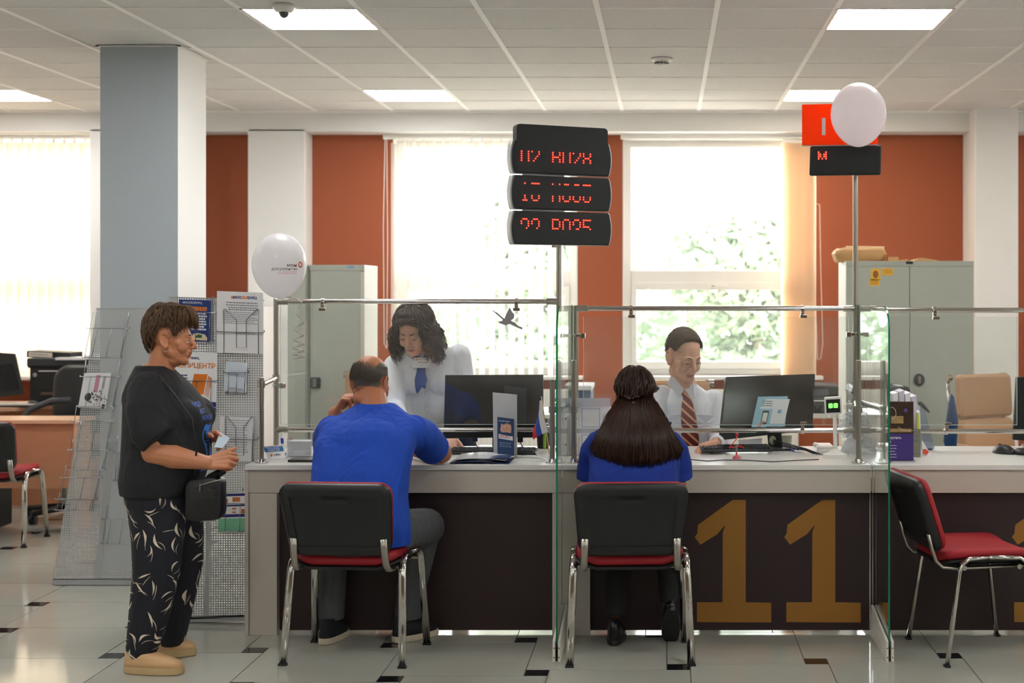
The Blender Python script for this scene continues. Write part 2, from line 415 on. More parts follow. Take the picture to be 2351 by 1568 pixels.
# windows
def window(name, W, sashx, handle=True):
    x0, x1, z0, z1 = W; t = thing(name, None, None, ((x0 + x1) / 2, WY + .1, z0), kind='structure')
    yf0, yf1 = WY + .06, WY + .13
    f = MB(); w_ = .066; zm0, zm1 = PZ(657, 12.06), PZ(621, 12.06)
    f.box((x0, yf0, z0), (x0 + w_, yf1, z1)); f.box((x1 - w_, yf0, z0), (x1, yf1, z1))
    f.box((x0 + w_, yf0, z1 - w_), (x1 - w_, yf1, z1)); f.box((x0 + w_, yf0, z0), (x1 - w_, yf1, z0 + .05)); f.box((x0 + w_, yf0, zm0), (x1 - w_, yf1, zm1))
    f.build('window_frame', M_PVC, t, world=True, bevel=.004)
    g_ = MB(); s_ = .045
    g_.box((x0 + w_, yf0 - .012, z0 + .05), (x0 + w_ + s_, yf1 - .01, zm0)); g_.box((x1 - w_ - s_, yf0 - .012, z0 + .05), (x1 - w_, yf1 - .01, zm0))
    g_.box((x0 + w_ + s_, yf0 - .012, zm0 - .03), (x1 - w_ - s_, yf1 - .01, zm0 + .03)); g_.box((x0 + w_ + s_, yf0 - .012, z0 + .05), (x1 - w_ - s_, yf1 - .01, z0 + .11))
    g_.build('sash', M_PVC, t, world=True, bevel=.004)
    MB().box((x0 + w_, yf1 - .03, zm1), (x1 - w_, yf1 - .026, z1 - w_)).build('upper_pane', M_WGLASS, t, world=True)
    MB().box((x0 + w_ + s_, yf1 - .03, z0 + .1), (x1 - w_ - s_, yf1 - .026, zm0 - .03)).build('lower_pane', M_WGLASS, t, world=True)
    MB().box((x0 - .05, WY - .12, z0 - .03), (x1 + .05, yf0, z0)).build('sill', M_PVC, t, world=True, bevel=.006)
    j = MB(); j.box((x0 - .001, WY - .004, z0), (x0 + .012, yf0, z1)); j.box((x1 - .012, WY - .004, z0), (x1 + .001, yf0, z1)); j.box((x0, WY - .004, z1 - .012), (x1, yf0, z1 + .001))
    j.build('reveal', M_WHITE, t, world=True)
    hc = (x0 + x1) / 2
    h = MB().box((hc - .06, yf0 - .05, zm0 - .008), (hc + .07, yf0 - .035, zm0 + .012)).box((hc - .062, yf0 - .05, zm0 - .01), (hc - .035, yf0 - .012, zm0 + .014))
    h.build('handle', M_PVC, t, world=True, bevel=.004)
window('window_1', W1, 0); window('window_2', W2, 0); window('window_3', W3, 0)

# vertical blinds
def blind(label, x0, x1, slat_x, ang, zb, m, ztop=2.835, w_=.089, y=WY - .07, cord=None, hx=None):
    t = thing('vertical_blind', label, 'window blind', ((x0 + x1) / 2, y, ztop), group='vertical blinds at the windows')
    MB().box((x0, y - .025, ztop), (x1, y + .02, ztop + .035)).build('headrail', M_PVC, t, world=True, bevel=.004)
    first = None
    for i, sx in enumerate(slat_x):
        a_ = radians(ang + 2.5 * sin(i * 5.1)); mb = MB(); n = 6; dx, dy = cos(a_), sin(a_)
        for half in (0,):
            vs = []
            for k in range(n + 1):
                u = (k / n - .5) * w_; c_ = .006 * (1 - (2 * k / n - 1) ** 2)
                for z in (zb, ztop - .03): vs.append(V((sx + u * dx - c_ * dy, y + u * dy - c_ * dx, z)))
            fs = [(2 * k, 2 * k + 2, 2 * k + 3, 2 * k + 1) for k in range(n)]
            mb.add(vs, fs)
        o = mb.build('slat', m, t, world=True, smooth='all')
        cb = MB().box((sx - .008, y - .012, ztop - .032), (sx + .008, y + .012, ztop)).build('carrier', M_PVC, t, world=True)
    if cord: MB().tube(cord, .0025, 5).build('cord', M_PVC, t, world=True)
    return t
M_SLAT = mat('translucent blind fabric', 'ecdcc4', .8, var=.04, scale=60, trans=.30, stretch=(1, 1, .1))
M_SLATW = mat('white sheer blind fabric', 'f3efe6', .8, var=.04, scale=60, trans=.6, alpha=.62)
M_SLATO = mat('peach blind fabric', 'fdebd8', .8, var=.06, scale=200, trans=.62, stretch=(4, 4, .1))
blind('closed cream vertical blind filling the window left of the grey column', -6.4, PX(235, 11.9) + .55, [-6.3 + .083 * i for i in range(29)], 12, PZ(875, 11.9), M_SLAT)
blind('half-open vertical blind with thin white slats over the window behind the standing clerk', PX(880, 11.93), PX(1400, 11.93) - .1, [PX(905, 11.93) + .078 * i for i in range(18)], 66, PZ(872, 11.9), M_SLATW,
      cord=[P(884, 318, 11.86), P(880, 520, 11.84), P(882, 790, 11.84), P(888, 800, 11.84), P(890, 560, 11.85), P(888, 318, 11.86)])
blind('peach vertical blind gathered at the right end of the right-hand window', PX(1425, 11.93), PX(1878, 11.93), [PX(1800, 11.93) + .0145 * i for i in range(17)], 52, PZ(868, 11.9), M_SLATO,
      cord=[P(1876, 468, 11.86), P(1882, 470, 11.84), P(1884, 600, 11.84), P(1889, 790, 11.84), P(1884, 824, 11.84), P(1877, 826, 11.84), P(1873, 700, 11.84), P(1872, 490, 11.85)])
# radiators below the sills
def radiator(x0, x1, label):
    t = thing('radiator', label, 'radiator', ((x0 + x1) / 2, 11.9, .12), group='radiators below the windows')
    b_ = MB().box((x0, 11.87, .14), (x1, 11.95, .84)); b_.build('panel', M_PVC, t, world=True, bevel=.008)
    f = MB(); x = x0 + .03
    while x < x1 - .03: f.box((x, 11.86, .17), (x + .018, 11.875, .81)); x += .035
    f.build('ribs', M_PVC, t, world=True, bevel=.004)
    MB().cyl((x0 + .1, 11.91, 0), (x0 + .1, 11.91, .15), .012).cyl((x1 - .1, 11.91, 0), (x1 - .1, 11.91, .15), .012).build('pipe', M_PVC, t, world=True)
radiator(W2[0] + .1, W2[1] - .1, 'white ribbed radiator below the window behind the standing clerk')
radiator(W3[0] + .1, W3[1] - .15, 'white ribbed radiator below the window behind the seated clerk')
# dome camera, smoke detector
c0 = P(652, 5, 7.42); t = thing('dome_camera', 'small white dome security camera with a dark lens on the ceiling, top left', 'security camera', (c0.x, 7.42, CZ))
MB().loft([(c0.x, 7.42, CZ, .052, .052), (c0.x, 7.42, CZ - .012, .055, .055), (c0.x, 7.42, CZ - .03, .045, .045), (c0.x, 7.42, CZ - .036, .03, .03)]).build('base', M_PVC, t, world=True, smooth=True)
MB().ell((c0.x, 7.42, CZ - .034), (.026, .026, .03)).build('dome', mat('dark glass', '2a3440', .05, coat=1), t, world=True, smooth='all')
c0 = P(1519, 128, 9.1); t = thing('smoke_detector', 'round white smoke detector on the ceiling tiles', 'smoke detector', (c0.x, 9.1, CZ))
MB().loft([(c0.x, 9.1, CZ, .066, .066), (c0.x, 9.1, CZ - .01, .066, .066), (c0.x, 9.1, CZ - .022, .046, .046)]).build('base', M_PVC, t, world=True, smooth=True)
MB().loft([(c0.x, 9.1, CZ - .022, .042, .042), (c0.x, 9.1, CZ - .036, .042, .042), (c0.x, 9.1, CZ - .046, .02, .02)]).build('sensor_head', mat('detector plastic', 'd0cfcb', .4), t, world=True, smooth=True)
sl = MB()
for k in range(12):
    a_ = 2 * pi * k / 12; sl.box((-.008, -.044, -.034), (.008, -.040, -.026), Matrix.Translation((c0.x, 9.1, CZ)) @ Matrix.Rotation(a_, 4, 'Z'))
sl.build('vent_slots', M_DARKG, t, world=True)
# outside: ground and trees
struct(box('trim_8', (-30, 12.4, -2.2), (30, 60, -2.0), mat('pale bounce ground', 'd6d2c4', .9, var=.1, scale=2)))  # unseen ground, coloured pale to bounce daylight up to the ceiling
M_LEAF = [mat('leaves %d' % k, c, .6, var=.2, scale=1.5, trans=.5) for k, c in enumerate(('82947a', '8e9f84', '9aa998', '9aa78e'))]
M_BARK = mat('bark', '6b5f50', .9, var=.2, scale=20)
rt = random.Random(3)
def tree(x, y, h, r, k, label, dens=1.0, zb=-2.0):
    t = thing('tree', label, 'tree', (x, y, zb), group='trees outside the windows')
    MB().tube([(x, y, zb), (x + .1, y, zb + h * .4), (x - .05, y + .1, zb + h * .75)], .1, 8, radii=[.14, .1, .05]).build('trunk', M_BARK, t, world=True, smooth='all')
    mb = MB(); n = int(9500 * dens); bl = []
    for i in range(14): bl.append((V((x + rt.uniform(-r, r) * .6, y + rt.uniform(-r, r) * .5, zb + h * rt.uniform(.25, .95))), r * rt.uniform(.35, .6)))
    for i in range(n):
        c_, rr = rt.choice(bl); d = V((rt.gauss(0, 1), rt.gauss(0, 1), rt.gauss(0, 1))).normalized()
        p = c_ + d * rr * rt.uniform(.7, 1.05); s_ = rt.uniform(.06, .12)
        u = V((rt.gauss(0, 1), rt.gauss(0, 1), rt.gauss(0, 1))).normalized(); v_ = u.cross(d); v_ = v_.normalized() if v_.length > .1 else u.orthogonal().normalized()
        mb.add([p - u * s_, p + v_ * s_ * .5, p + u * s_, p - v_ * s_ * .5], [(0, 1, 2, 3)])
    mb.build('foliage', M_LEAF[k], t, world=True)
rh = random.Random(31); m = MB()
for i in range(16000):
    x = rh.uniform(-9, 6); z = -2 + 3.9 * rh.random() ** .7 + .25 * noise.noise(V((x * .9, 0, 0))); y = 20.3 + rh.uniform(-.5, .5); s_ = rh.uniform(.07, .13)
    u = V((rh.gauss(0, 1), rh.gauss(0, 1), rh.gauss(0, 1))).normalized(); v_ = u.orthogonal().normalized(); p = V((x, y, z))
    m.add([p - u * s_, p + v_ * s_ * .5, p + u * s_, p - v_ * s_ * .5], [(0, 1, 2, 3)])
tag(m.build('hedge', M_LEAF[1], loc=(-1.5, 20.3, -2)), 'long pale green hedge across the lower part of both clear windows', 'hedge')
tree(-3.75, 17.5, 4.6, 1.1, 0, 'leafy pale green bush seen through the half-open blind, left side')
tree(-1.45, 18.3, 4.9, 1.1, 1, 'leafy pale green bush seen through the half-open blind, right side')
tree(1.1, 17.8, 4.6, 1.1, 1, 'green bush outside the right-hand window, behind the seated clerk')
tree(3.0, 18.6, 5.0, 1.1, 3, 'yellow-green bush at the right of the right-hand window')
tree(.3, 23, 8.6, 1.7, 2, 'taller faint tree against the white sky in the right-hand window', .22)
tree(-3.6, 24, 7.9, 1.7, 2, 'taller faint tree against the white sky behind the half-open blind', .22)
tree(-6.1, 18.0, 4.6, 1.1, 0, 'bush outside, left of the window with the half-open blind')
# ================================================================= SERVICE DESKS
DT = .80; DY = 7.0; DB = 7.86
def desk(label, x0, x1, colL, colR, extra=None):
    t = thing('service_desk', label, 'desk', ((x0 + x1) / 2, DY + .4, 0), group='service counter desks')
    MB().box((x0, DY - .012, DT - .024), (x1, DB, DT)).build('worktop', M_LAMTOP, t, world=True, bevel=.002)
    MB().box((x0 + .002, DY, .668), (x1 - .002, DY + .02, DT - .026)).build('apron', M_LAM, t, world=True, bevel=.0015)
    MB().box((x0 + .001, DY + .05, .014), (x1 - .001, DY + .07, .667)).build('front_panel', M_WENGE, t, world=True)
    for s_, c in (('l', colL), ('r', colR)):
        if c: MB().box((c[0], DY + .001, 0), (c[1], DY + .35, .666)).build('side_panel', M_LAM, t, world=True, bevel=.0015)
    return t
d1 = desk('left service desk in white and dark wenge laminate, where the man in blue sits', -1.973, -.492, (-1.955, -1.825), (-.535, -.492))
box('end_panel', (-1.975, DY - .004, 0), (-1.957, DB, DT - .024), M_LAM, d1, bevel=.001)
d2 = desk('middle service desk in white and dark wenge laminate with a gold number 11', -.488, .96, (-.486, -.358), None)
d3 = desk('right service desk in white and dark wenge laminate, at the right edge of the view', .963, 2.6, None, (2.5, 2.6))
# gold digits
def digit(par, px0, dx=0, clipx=None):
    """a numeral 1 with flag and foot, measured on the panel front"""
    Y = DY + .049; q = [(1845, 257), (1933, 257), (1933, 948), (2105, 952), (2105, 1085), (1603, 1082), (1603, 948), (1776, 948), (1778, 480), (1795, 425), (1740, 490), (1628, 560), (1588, 508), (1605, 486), (1610, 430), (1612, 425)]
    pts = [P(1260 + x / 2.939 + dx, 1060 + y / 2.939, Y) for x, y in q]
    pts = [V((p.x, Y, p.z)) for p in pts]
    MB().prism(pts, (0, .001, 0)).build('number_one', M_GOLD, par, world=True)
digit(d2, 0); digit(d2, 0, dx=-205.5)
digit(d3, 0, dx=523)
Y = DY + .049
a_ = P(2017, 1383, Y); b_ = P(2040, 1430, Y)
MB().box((a_.x, Y, b_.z), (b_.x, Y + .001, a_.z)).build('number_dot', M_GOLD, d3, world=True)
Y = DY + .0488
MB().prism([V((P(x, y, Y).x, Y, P(x, y, Y).z)) for x, y in ((1793, 1215), (1800, 1205), (1806, 1208), (1801, 1222), (1800, 1232))], (0, .0009, 0)).build('vinyl_scrap', mat('dark vinyl', '1a1012', .5), d2, world=True)

# ================================================================= GLASS SIDE DIVIDERS
M_GEDGE = mat('green glass edge', '0e7a5a', .15, var=.1, trans=.3)
def divider(x, label):
    t = thing('glass_divider', label, 'glass divider', (x, 7.0, 0), group='upright glass dividers between the desks')
    ya, yb, zt = 6.52, 7.58, 1.545
    out = []                                              # outline in the yz plane with a rounded top front corner
    out += [(yb, .06), (yb, zt)]
    for k in range(9):
        a2 = radians(90 + 90 * k / 8); out.append((ya + .16 + .16 * cos(a2), zt - .10 + .10 * sin(a2)))
    out.append((ya, .06))
    h = .004; n = len(out); g1 = MB()
    g1.add([V((x - h, y, z)) for y, z in out], [tuple(range(n))]); g1.add([V((x + h, y, z)) for y, z in out], [tuple(range(n))]); g1.mi = 1
    for k in range(n):
        k2 = (k + 1) % n; g1.add([V((x - h, *out[k])), V((x + h, *out[k])), V((x + h, *out[k2])), V((x - h, *out[k2]))], [(0, 1, 2, 3)])
    g1.build('glass_pane', [glassmat('divider glass', (.93, .97, .95), .10), M_GEDGE], t, world=True)
    r = MB(); r.prism([(x - .017, 6.495, .0), (x - .017, 6.495, .09), (x - .017, 6.55, .10), (x - .017, DY - .03, .15), (x - .017, DY - .014, .0)], (.011, 0, 0))
    r.prism([(x + .006, 6.495, .0), (x + .006, 6.495, .09), (x + .006, 6.55, .10), (x + .006, DY - .03, .15), (x + .006, DY - .014, .0)], (.011, 0, 0))
    r.build('floor_rail', M_CABW, t, world=True, bevel=.001)
    b_ = MB()
    for z in (.02, .06):
        for dx in (-.011, .011): b_.cyl((x + dx, 6.494, z), (x + dx, 6.499, z), .003, 8)
    b_.build('screw', M_DARKG, t, world=True)
    return t
divider(-.478, 'clear glass divider with green edge between the left and the middle desk')
divider(.972, 'clear glass divider with green edge between the middle and the right desk')

# ================================================================= CHROME SCREENS WITH GLASS
def screen(label, L, R, top, low, panes, clips_t, clips_b, side, fr, highL=None, highR=None, Yb=7.6, Yf=7.08):
    """L/R: pixel x of rear posts, fr: short front posts (px)"""
    t = thing('glass_screen', label, 'counter screen', (PX((L + R) / 2, Yb), Yb, DT), group='chrome framed glass screens on the desks')
    zt, zl = PZ(top, Yb), PZ(low, Yb); r = .0135
    def post(px, Y, z1, rr=r, flange=True):
        x = PX(px, Y); m = MB().cyl((x, Y, DT), (x, Y, z1), rr, 20).ell((x, Y, z1), (rr, rr, .004), u=20, v=6)
        o = m.build('post', M_CHROME2, t, world=True, smooth=True)
        MB().loft([(x, Y, DT, .034, .034), (x, Y, DT + .004, .034, .034), (x, Y, DT + .006, .02, .02), (x, Y, DT + .02, .0175, .0175)]).build('flange', M_CHROME, t, world=True, smooth=True)
        return x
    if L is not None: xl = post(L, Yb, highL or zt + .012)
    if R is not None: xr = post(R, Yb, highR or zt + .012)
    xl = PX(L, Yb); xr = PX(R, Yb)
    for z in (zt, zl):
        MB().cyl((xl, Yb, z), (xr, Yb, z), .0125, 18).build('rail', M_CHROME, t, world=True, smooth=True)
        MB().cyl((xl + .006, Yb, z), (xl + .062, Yb, z), .0165, 18).build('rail_socket', M_CHROME2, t, world=True, smooth=True); MB().cyl((xr - .062, Yb, z), (xr - .006, Yb, z), .0165, 18).build('rail_socket', M_CHROME2, t, world=True, smooth=True)
    for pa in panes:
        a2 = P(pa[0], pa[3], Yb - .03); b2 = P(pa[2], pa[1], Yb - .03)
        g_ = MB().box((a2.x, Yb - .034, a2.z), (b2.x, Yb - .028, b2.z)); g_.build('glass_pane', M_GLASS, t, world=True)
        e = MB()                                       # bright polished pane edges
        for q in (((a2.x, a2.z), (b2.x, a2.z + .0025)), ((a2.x, a2.z), (a2.x + .0018, b2.z)), ((b2.x - .0018, a2.z), (b2.x, b2.z))):
            e.box((q[0][0], Yb - .035, q[0][1]), (q[1][0], Yb - .0275, q[1][1]))
        e.build('glass_edge', mat('polished glass edge', 'dfe8e4', .2, alpha=.75), t, world=True)
    def clip(x, z, up):
        m = MB().cyl((x - .009, Yb, z), (x + .009, Yb, z), .0175, 16)
        z2 = z + up * .032
        m.box((x - .009, Yb - .022, min(z, z2)), (x + .009, Yb - .006, max(z, z2)))
        m.box((x - .014, Yb - .042, min(z2, z2 + up * .016)), (x + .020, Yb - .022, max(z2, z2 + up * .016)))
        m.cyl((x, Yb - .024, z2 - up * .01), (x, Yb - .0265, z2 - up * .01), .006, 10)
        m.build('glass_clamp', M_CHROME, t, world=True, smooth=True, bevel=.002)
    for px in clips_t: clip(PX(px, Yb), zt, -1)
    for px in clips_b: clip(PX(px, Yb), zl, 1)
    for px, py, dr in side:
        x = PX(px, Yb); z = PZ(py, Yb)
        MB().cyl((x, Yb, z - .009), (x, Yb, z + .009), .018, 16).box((x, Yb - .02, z - .008), (x + dr * .05, Yb - .008, z + .008)).box((x + dr * .026, Yb - .044, z - .014), (x + dr * .05, Yb - .008, z + .012)).build('side_clamp', M_CHROME, t, world=True, smooth=True, bevel=.002)
    for px, py, rear in fr:
        z = PZ(py, Yf); x = post(px, Yf, z, .0125)
        xr_ = PX(rear, Yb); zc = z - .03 if rear < 700 else PZ(940, Yf)
        MB().tube([(x, Yf, zc), (x, Yf + .03, zc), (xr_, Yb - .02, zc), (xr_, Yb, zc)], .0125, 14).build('brace', M_CHROME, t, world=True, smooth='all')
        MB().cyl((x, Yf, zc - .016), (x, Yf, zc + .016), .0175, 16).cyl((xr_, Yb, zc - .018), (xr_, Yb, zc + .018), .0185, 16).build('brace_joint', M_CHROME2, t, world=True, smooth=True)
    return t
screen('chrome screen with one glass pane on the left desk, in front of the standing clerk', 634, 1283, 692, 986, [(644, 700, 1272, 975)], [742, 1186], [], [(634, 884, 1)], [(600, 868, 634), (1268, 872, 1283)], highR=PZ(320, 7.6))
screen('chrome screen with one glass pane on the middle desk, in front of the seated clerk', 1322, 1964, 708, 988, [(1339, 727, 1948, 976)], [1449, 1842], [1533, 1842], [(1322, 770, 1), (1964, 767, -1)], [(1318, 828, 1322), (1971, 828, 1964)], highR=PZ(300, 7.6))
screen('chrome screen with one glass pane on the right desk, running out of view', 2009, 2560, 712, 990, [(2032, 727, 2335, 976)], [2145], [2172], [(2009, 767, 1)], [(2031, 828, 2009)])
# bird sticker on the left pane
Yg = 7.6 - .0355
bird = [(1130, 711), (1142, 718), (1158, 732), (1162, 722), (1170, 705), (1176, 716), (1181, 722), (1180, 731), (1173, 736), (1183, 741), (1188, 747), (1200, 752), (1199, 757), (1180, 749), (1170, 744), (1160, 747), (1146, 742), (1144, 738), (1152, 737), (1154, 734), (1144, 725), (1131, 714)]
sc_bird = MB().prism([P(x, y, Yg) for x, y in bird], (0, .0006, 0)); sc_bird.mi = 0
tag(sc_bird.build('bird_sticker', mat('grey sticker', 'b4b2b6', .5, trans=.6), loc=P(1165, 732, Yg)), 'grey flying bird sticker on the glass pane of the left desk', 'sticker')

# ================================================================= LED DISPLAYS
M_LEDB = mat('black display mesh', '14181a', .6, var=.2, scale=400, bump=.1)
M_LEDR = mat('red LED', 'ff2014', .5, emit=7.0)
M_SIL = mat('silver display rim', 'b9bcbe', .35, .6)
ROWS = {0: {'r0': {}}, }
def rows5(spec):
    d = []
    for c, rs in spec:
        for cc in (c if isinstance(c, (list, tuple, range)) else [c]): d += [(cc, r) for r in rs]
    return d
A5 = (0, 1, 2, 3, 4)
D1 = rows5([(0, A5), (4, A5), (6, (0,)), (10, (0, 1)), (9, (2,)), (8, (3,)), (7, (4,)), (18, A5), ((19, 20, 21), (2,)), (22, (0, 1, 3, 4)), (24, A5), (28, A5), (30, (0,)), (34, (0, 1)), (33, (2,)), (32, (3,)), (31, (4,)), (36, (0, 1, 3, 4)), ((37, 38, 39), (2,)), (40, (0, 1, 3, 4))])
D2a = rows5([(2, (0,)), (range(6, 11), (0,)), (18, (0,)), (22, (0,)), ((25, 26, 27), (0,)), ((31, 32, 33), (0,)), (range(36, 41), (0,))])
D2b = rows5([(2, (0, 1)), ((1, 2, 3), (2,)), ((6, 10), (0, 1)), ((7, 8, 9), (2,)), (18, (0, 1, 2)), (22, (0, 1, 2)), ((24, 28), (0, 1)), ((25, 26, 27), (2,)), ((30, 34), (0, 1)), ((31, 32, 33), (2,)), ((36, 40), (0, 1)), ((37, 38, 39), (2,))])
D3 = rows5([((1, 2, 3), (0,)), (0, (1, 2)), (4, (1, 2, 3)), (3, (4,)), ((7, 8, 9), (0,)), (6, (1, 2)), (10, (1, 2, 3)), (9, (4,)), (range(18, 22), (0, 4)), (18, (1, 2, 3)), (22, (1, 2, 3)), ((24, 28), (1, 2, 3, 4)), ((25, 26, 27), (0,)), (30, (1, 2)), ((31, 32, 33), (0,)), (34, (1, 2, 3)), ((32, 33), (4,)), (36, (0, 1, 2, 3)), (range(37, 41), (0,)), ((37, 38, 39), (3,)), (40, (4,))])
Yd = 7.5; t = thing('queue_display', 'tall black three-row LED queue display on the pole above the left desk', 'display', (PX(1290, Yd), Yd, PZ(425, Yd)), radians(27))
W_ = .262; kz = Yd / F
def zz(py): return (425 - py) * kz
def panel(name, z0, z1, w_, bul, y0, y1, m, par):
    pts = [];                                        # barrel sided panel outline
    n = 8
    for k in range(n + 1): 
        u = k / n; pts.append((w_ + bul * (1 - (2 * u - 1) ** 2), z0 + (z1 - z0) * u))
    for k in range(n + 1):
        u = 1 - k / n; pts.append((-w_ - bul * (1 - (2 * u - 1) ** 2), z0 + (z1 - z0) * u))
    return MB().prism([V((x, y0, z)) for x, z in pts], (0, y1 - y0, 0)).build(name, m, par, bevel=.006)
MB().prism([V((x, -.013, z)) for x, z in rrect(2 * .248, zz(290) - zz(360), .02)], (0, .05, 0)).fn(lambda p: (p.x, p.y, p.z + (zz(290) + zz(360)) / 2)).build('header_plate', M_LEDB, t)
box_z = [(326, 402), (405, 483), (486, 563)]
for (ya, yb), dots in zip(box_z, (D1, None, D3)):
    panel('side_rim', zz(yb), zz(ya), W_ + .002, .014, .0, .05, M_SIL, t)
    panel('display_panel', zz(yb) + .002, zz(ya) - .002, W_ - .006, .013, -.012, .002, M_LEDB, t)
def dots(par, spec, x0, z0, px_, pz, y, r=.0032):
    m = MB()
    for c, r_ in spec: m.cyl((x0 + c * px_, y, z0 - r_ * pz), (x0 + c * px_, y - .0015, z0 - r_ * pz), r, 8)
    return m
m = dots(t, D1, -.222, zz(352), .0093, .0112, -.014); m.build('led_digits', M_LEDR, t)
dots(t, D2a, -.222, zz(424), .0093, .0112, -.012).build('led_digits', M_LEDR, t); dots(t, D2b, -.222, zz(452), .0093, .0112, -.012).build('led_digits', M_LEDR, t)
m = dots(t, D3, -.222, zz(505), .0093, .0112, -.012); m.build('led_digits', M_LEDR, t)
MB().box((-.2, .015, zz(405)), (.02, .035, zz(402))).box((-.2, .015, zz(486)), (.02, .035, zz(483))).build('light_bar', mat('white spacer', 'e4e6e8', .4), t)
MB().cyl((-.03, .03, zz(568)), (-.03, .03, zz(300)), .012, 12).build('mount', M_CHROME2, t)
# single display with orange number plate
Yd = 7.52; t = thing('window_number_display', 'black one-row LED display under an orange plate numbered 11, above the middle desk', 'display', (PX(1940, Yd), Yd, PZ(369, Yd)), radians(-9))
kz = Yd / F
MB().box((-.178, -.02, -.074), (.178, .02, .074)).fn(lambda p: (p.x + .004 * (1 if p.z > 0 else 0), p.y - .006 * (p.z < 0), p.z)).build('display_panel', M_LEDB, t, bevel=.008)
m = MB()
for c, r in ((0, 0), (4, 0), (0, 1), (1, 1), (3, 1), (4, 1), (0, 2), (1, 2), (3, 2), (4, 2), (0, 3), (2, 3), (4, 3)): m.cyl((-.131 + c * .0092, -.019, .042 - r * .0108), (-.131 + c * .0092, -.024, .042 - r * .0108), .0036, 8)
m.build('led_digits', M_LEDR, t)
MB().box((-.216, .0, .079), (.165, .004, .287)).build('number_plate', [mat('orange acrylic', 'ff5a0c', .12, trans=.5)], t)
bd = Board((-.216, -.0005, .079), (1, 0, 0), (0, 0, 1)); m = MB(); bd.text(m, '11', .125, .150, .09, bold=.001, sx=1.3); m.build('plate_number', mat('white vinyl', 'f4f2ee', .5), t)
MB().box((-.216, -.003, .076), (.165, .007, .080)).build('plate_rim', M_SIL, t)
MB().cyl((.054, .02, -.076), (.054, .02, .1), .012, 12).build('mount', M_CHROME2, t)

# ================================================================= BALLOONS
def balloon(c, rx, rz, label):
    m = MB(); n = 28; prof = []
    for k in range(n + 1):
        ph = pi * k / n; z = cos(ph); r = sin(ph) * (1 - .10 * max(0, -z) ** 1.5); prof.append((r * rx, z * rz if z > 0 else z * rz * 1.02))
    t = thing('balloon', label, 'balloon', tuple(c), group='white balloons')
    m.rings([[V((max(r, .0006) * cos(2 * pi * k / 32), max(r, .0006) * sin(2 * pi * k / 32), z)) for k in range(32)] for r, z in prof])
    m.build('balloon_skin', mat('white latex', 'f0eef0', .18, var=.01, trans=.55), t, smooth='all')
    return t
Yb_ = 7.45
t = balloon(P(641, 609, Yb_), 61.5 * Yb_ / F, 75 * Yb_ / F, 'white printed balloon tied to the left corner of the chrome screen')
c = P(641, 609, Yb_)
MB().loft([(0, 0, -.166, .006, .006), (0, 0, -.176, .012, .012)]).build('knot', mat('latex knot', 'e8e2d8', .4), t)
rib = []
for k in range(90):
    u = k / 89; z = -.166 - .30 * u; rr = .012 + .012 * u
    a_ = u * 2 * pi * (2.2 + 3.2 * u * u); x_ = .105 - .01 * u + rr * cos(a_) * 1.4 if u > .12 else u / .12 * (.105 + rr)
    rib.append(V((x_, .0 + rr * sin(a_), z if u > .12 else -.168 + (.02 * sin(u / .12 * pi)) - .02 * u / .12)))
MB().tube(rib, .0042, 4, r2=.0006, ref=(0, 0, 1)).build('curled_ribbon', mat('silver ribbon', 'c8c4bc', .25, .5), t)
lg = MB(); R_ = 61.5 * Yb_ / F; RZ = 75 * Yb_ / F
def onb(vs, zc):
    out = []
    for q in vs:
        u, v = q; s_ = max(0, 1 - (v / RZ) ** 2 - (u / R_) ** 2); out.append(V((u, -R_ * sqrt(s_) - .0008, v)))
    return out
def wrap_text(m, s, size, u0, v0, bold=0, al='CENTER'):
    vs, fs = textmesh(s, size, bold, al); m.add(onb([(q.x + u0, q.y + v0) for q in vs], 0), fs)
wrap_text(lg, 'мои', .021, .108, -.002, .0004, 'RIGHT'); wrap_text(lg, 'документы', .021, .110, -.020, 0, 'RIGHT')
lg.build('printed_name', mat('brown print', '4a2a24', .6), t)
l2 = MB(); wrap_text(l2, 'государственные', .007, .108, -.034, 0, 'RIGHT'); wrap_text(l2, 'и муниципальные услуги', .007, .108, -.042, 0, 'RIGHT')
ring = [(.120 + .007 * cos(a2), .002 + .016 * sin(a2)) for a2 in [2 * pi * k / 10 for k in range(10)]]; inn = [(.120 + .003 * cos(a2), .002 + .008 * sin(a2)) for a2 in [2 * pi * k / 10 for k in range(10)]]
vs = onb(ring + inn, 0); l2.add(vs, [(k, (k + 1) % 10, 10 + (k + 1) % 10, 10 + k) for k in range(10)])
l2.build('printed_emblem', mat('orange print', 'd8623a', .6), t)
Yb_ = 7.36
balloon(P(1971, 263, Yb_), 64 * Yb_ / F, 73 * Yb_ / F, 'plain round white balloon in front of the orange number plate')
tz = PZ(263, Yb_)
c = P(1971, 263, Yb_)
MB().ell((0, 0, 0), .001).v
k_ = COL.objects[-1]

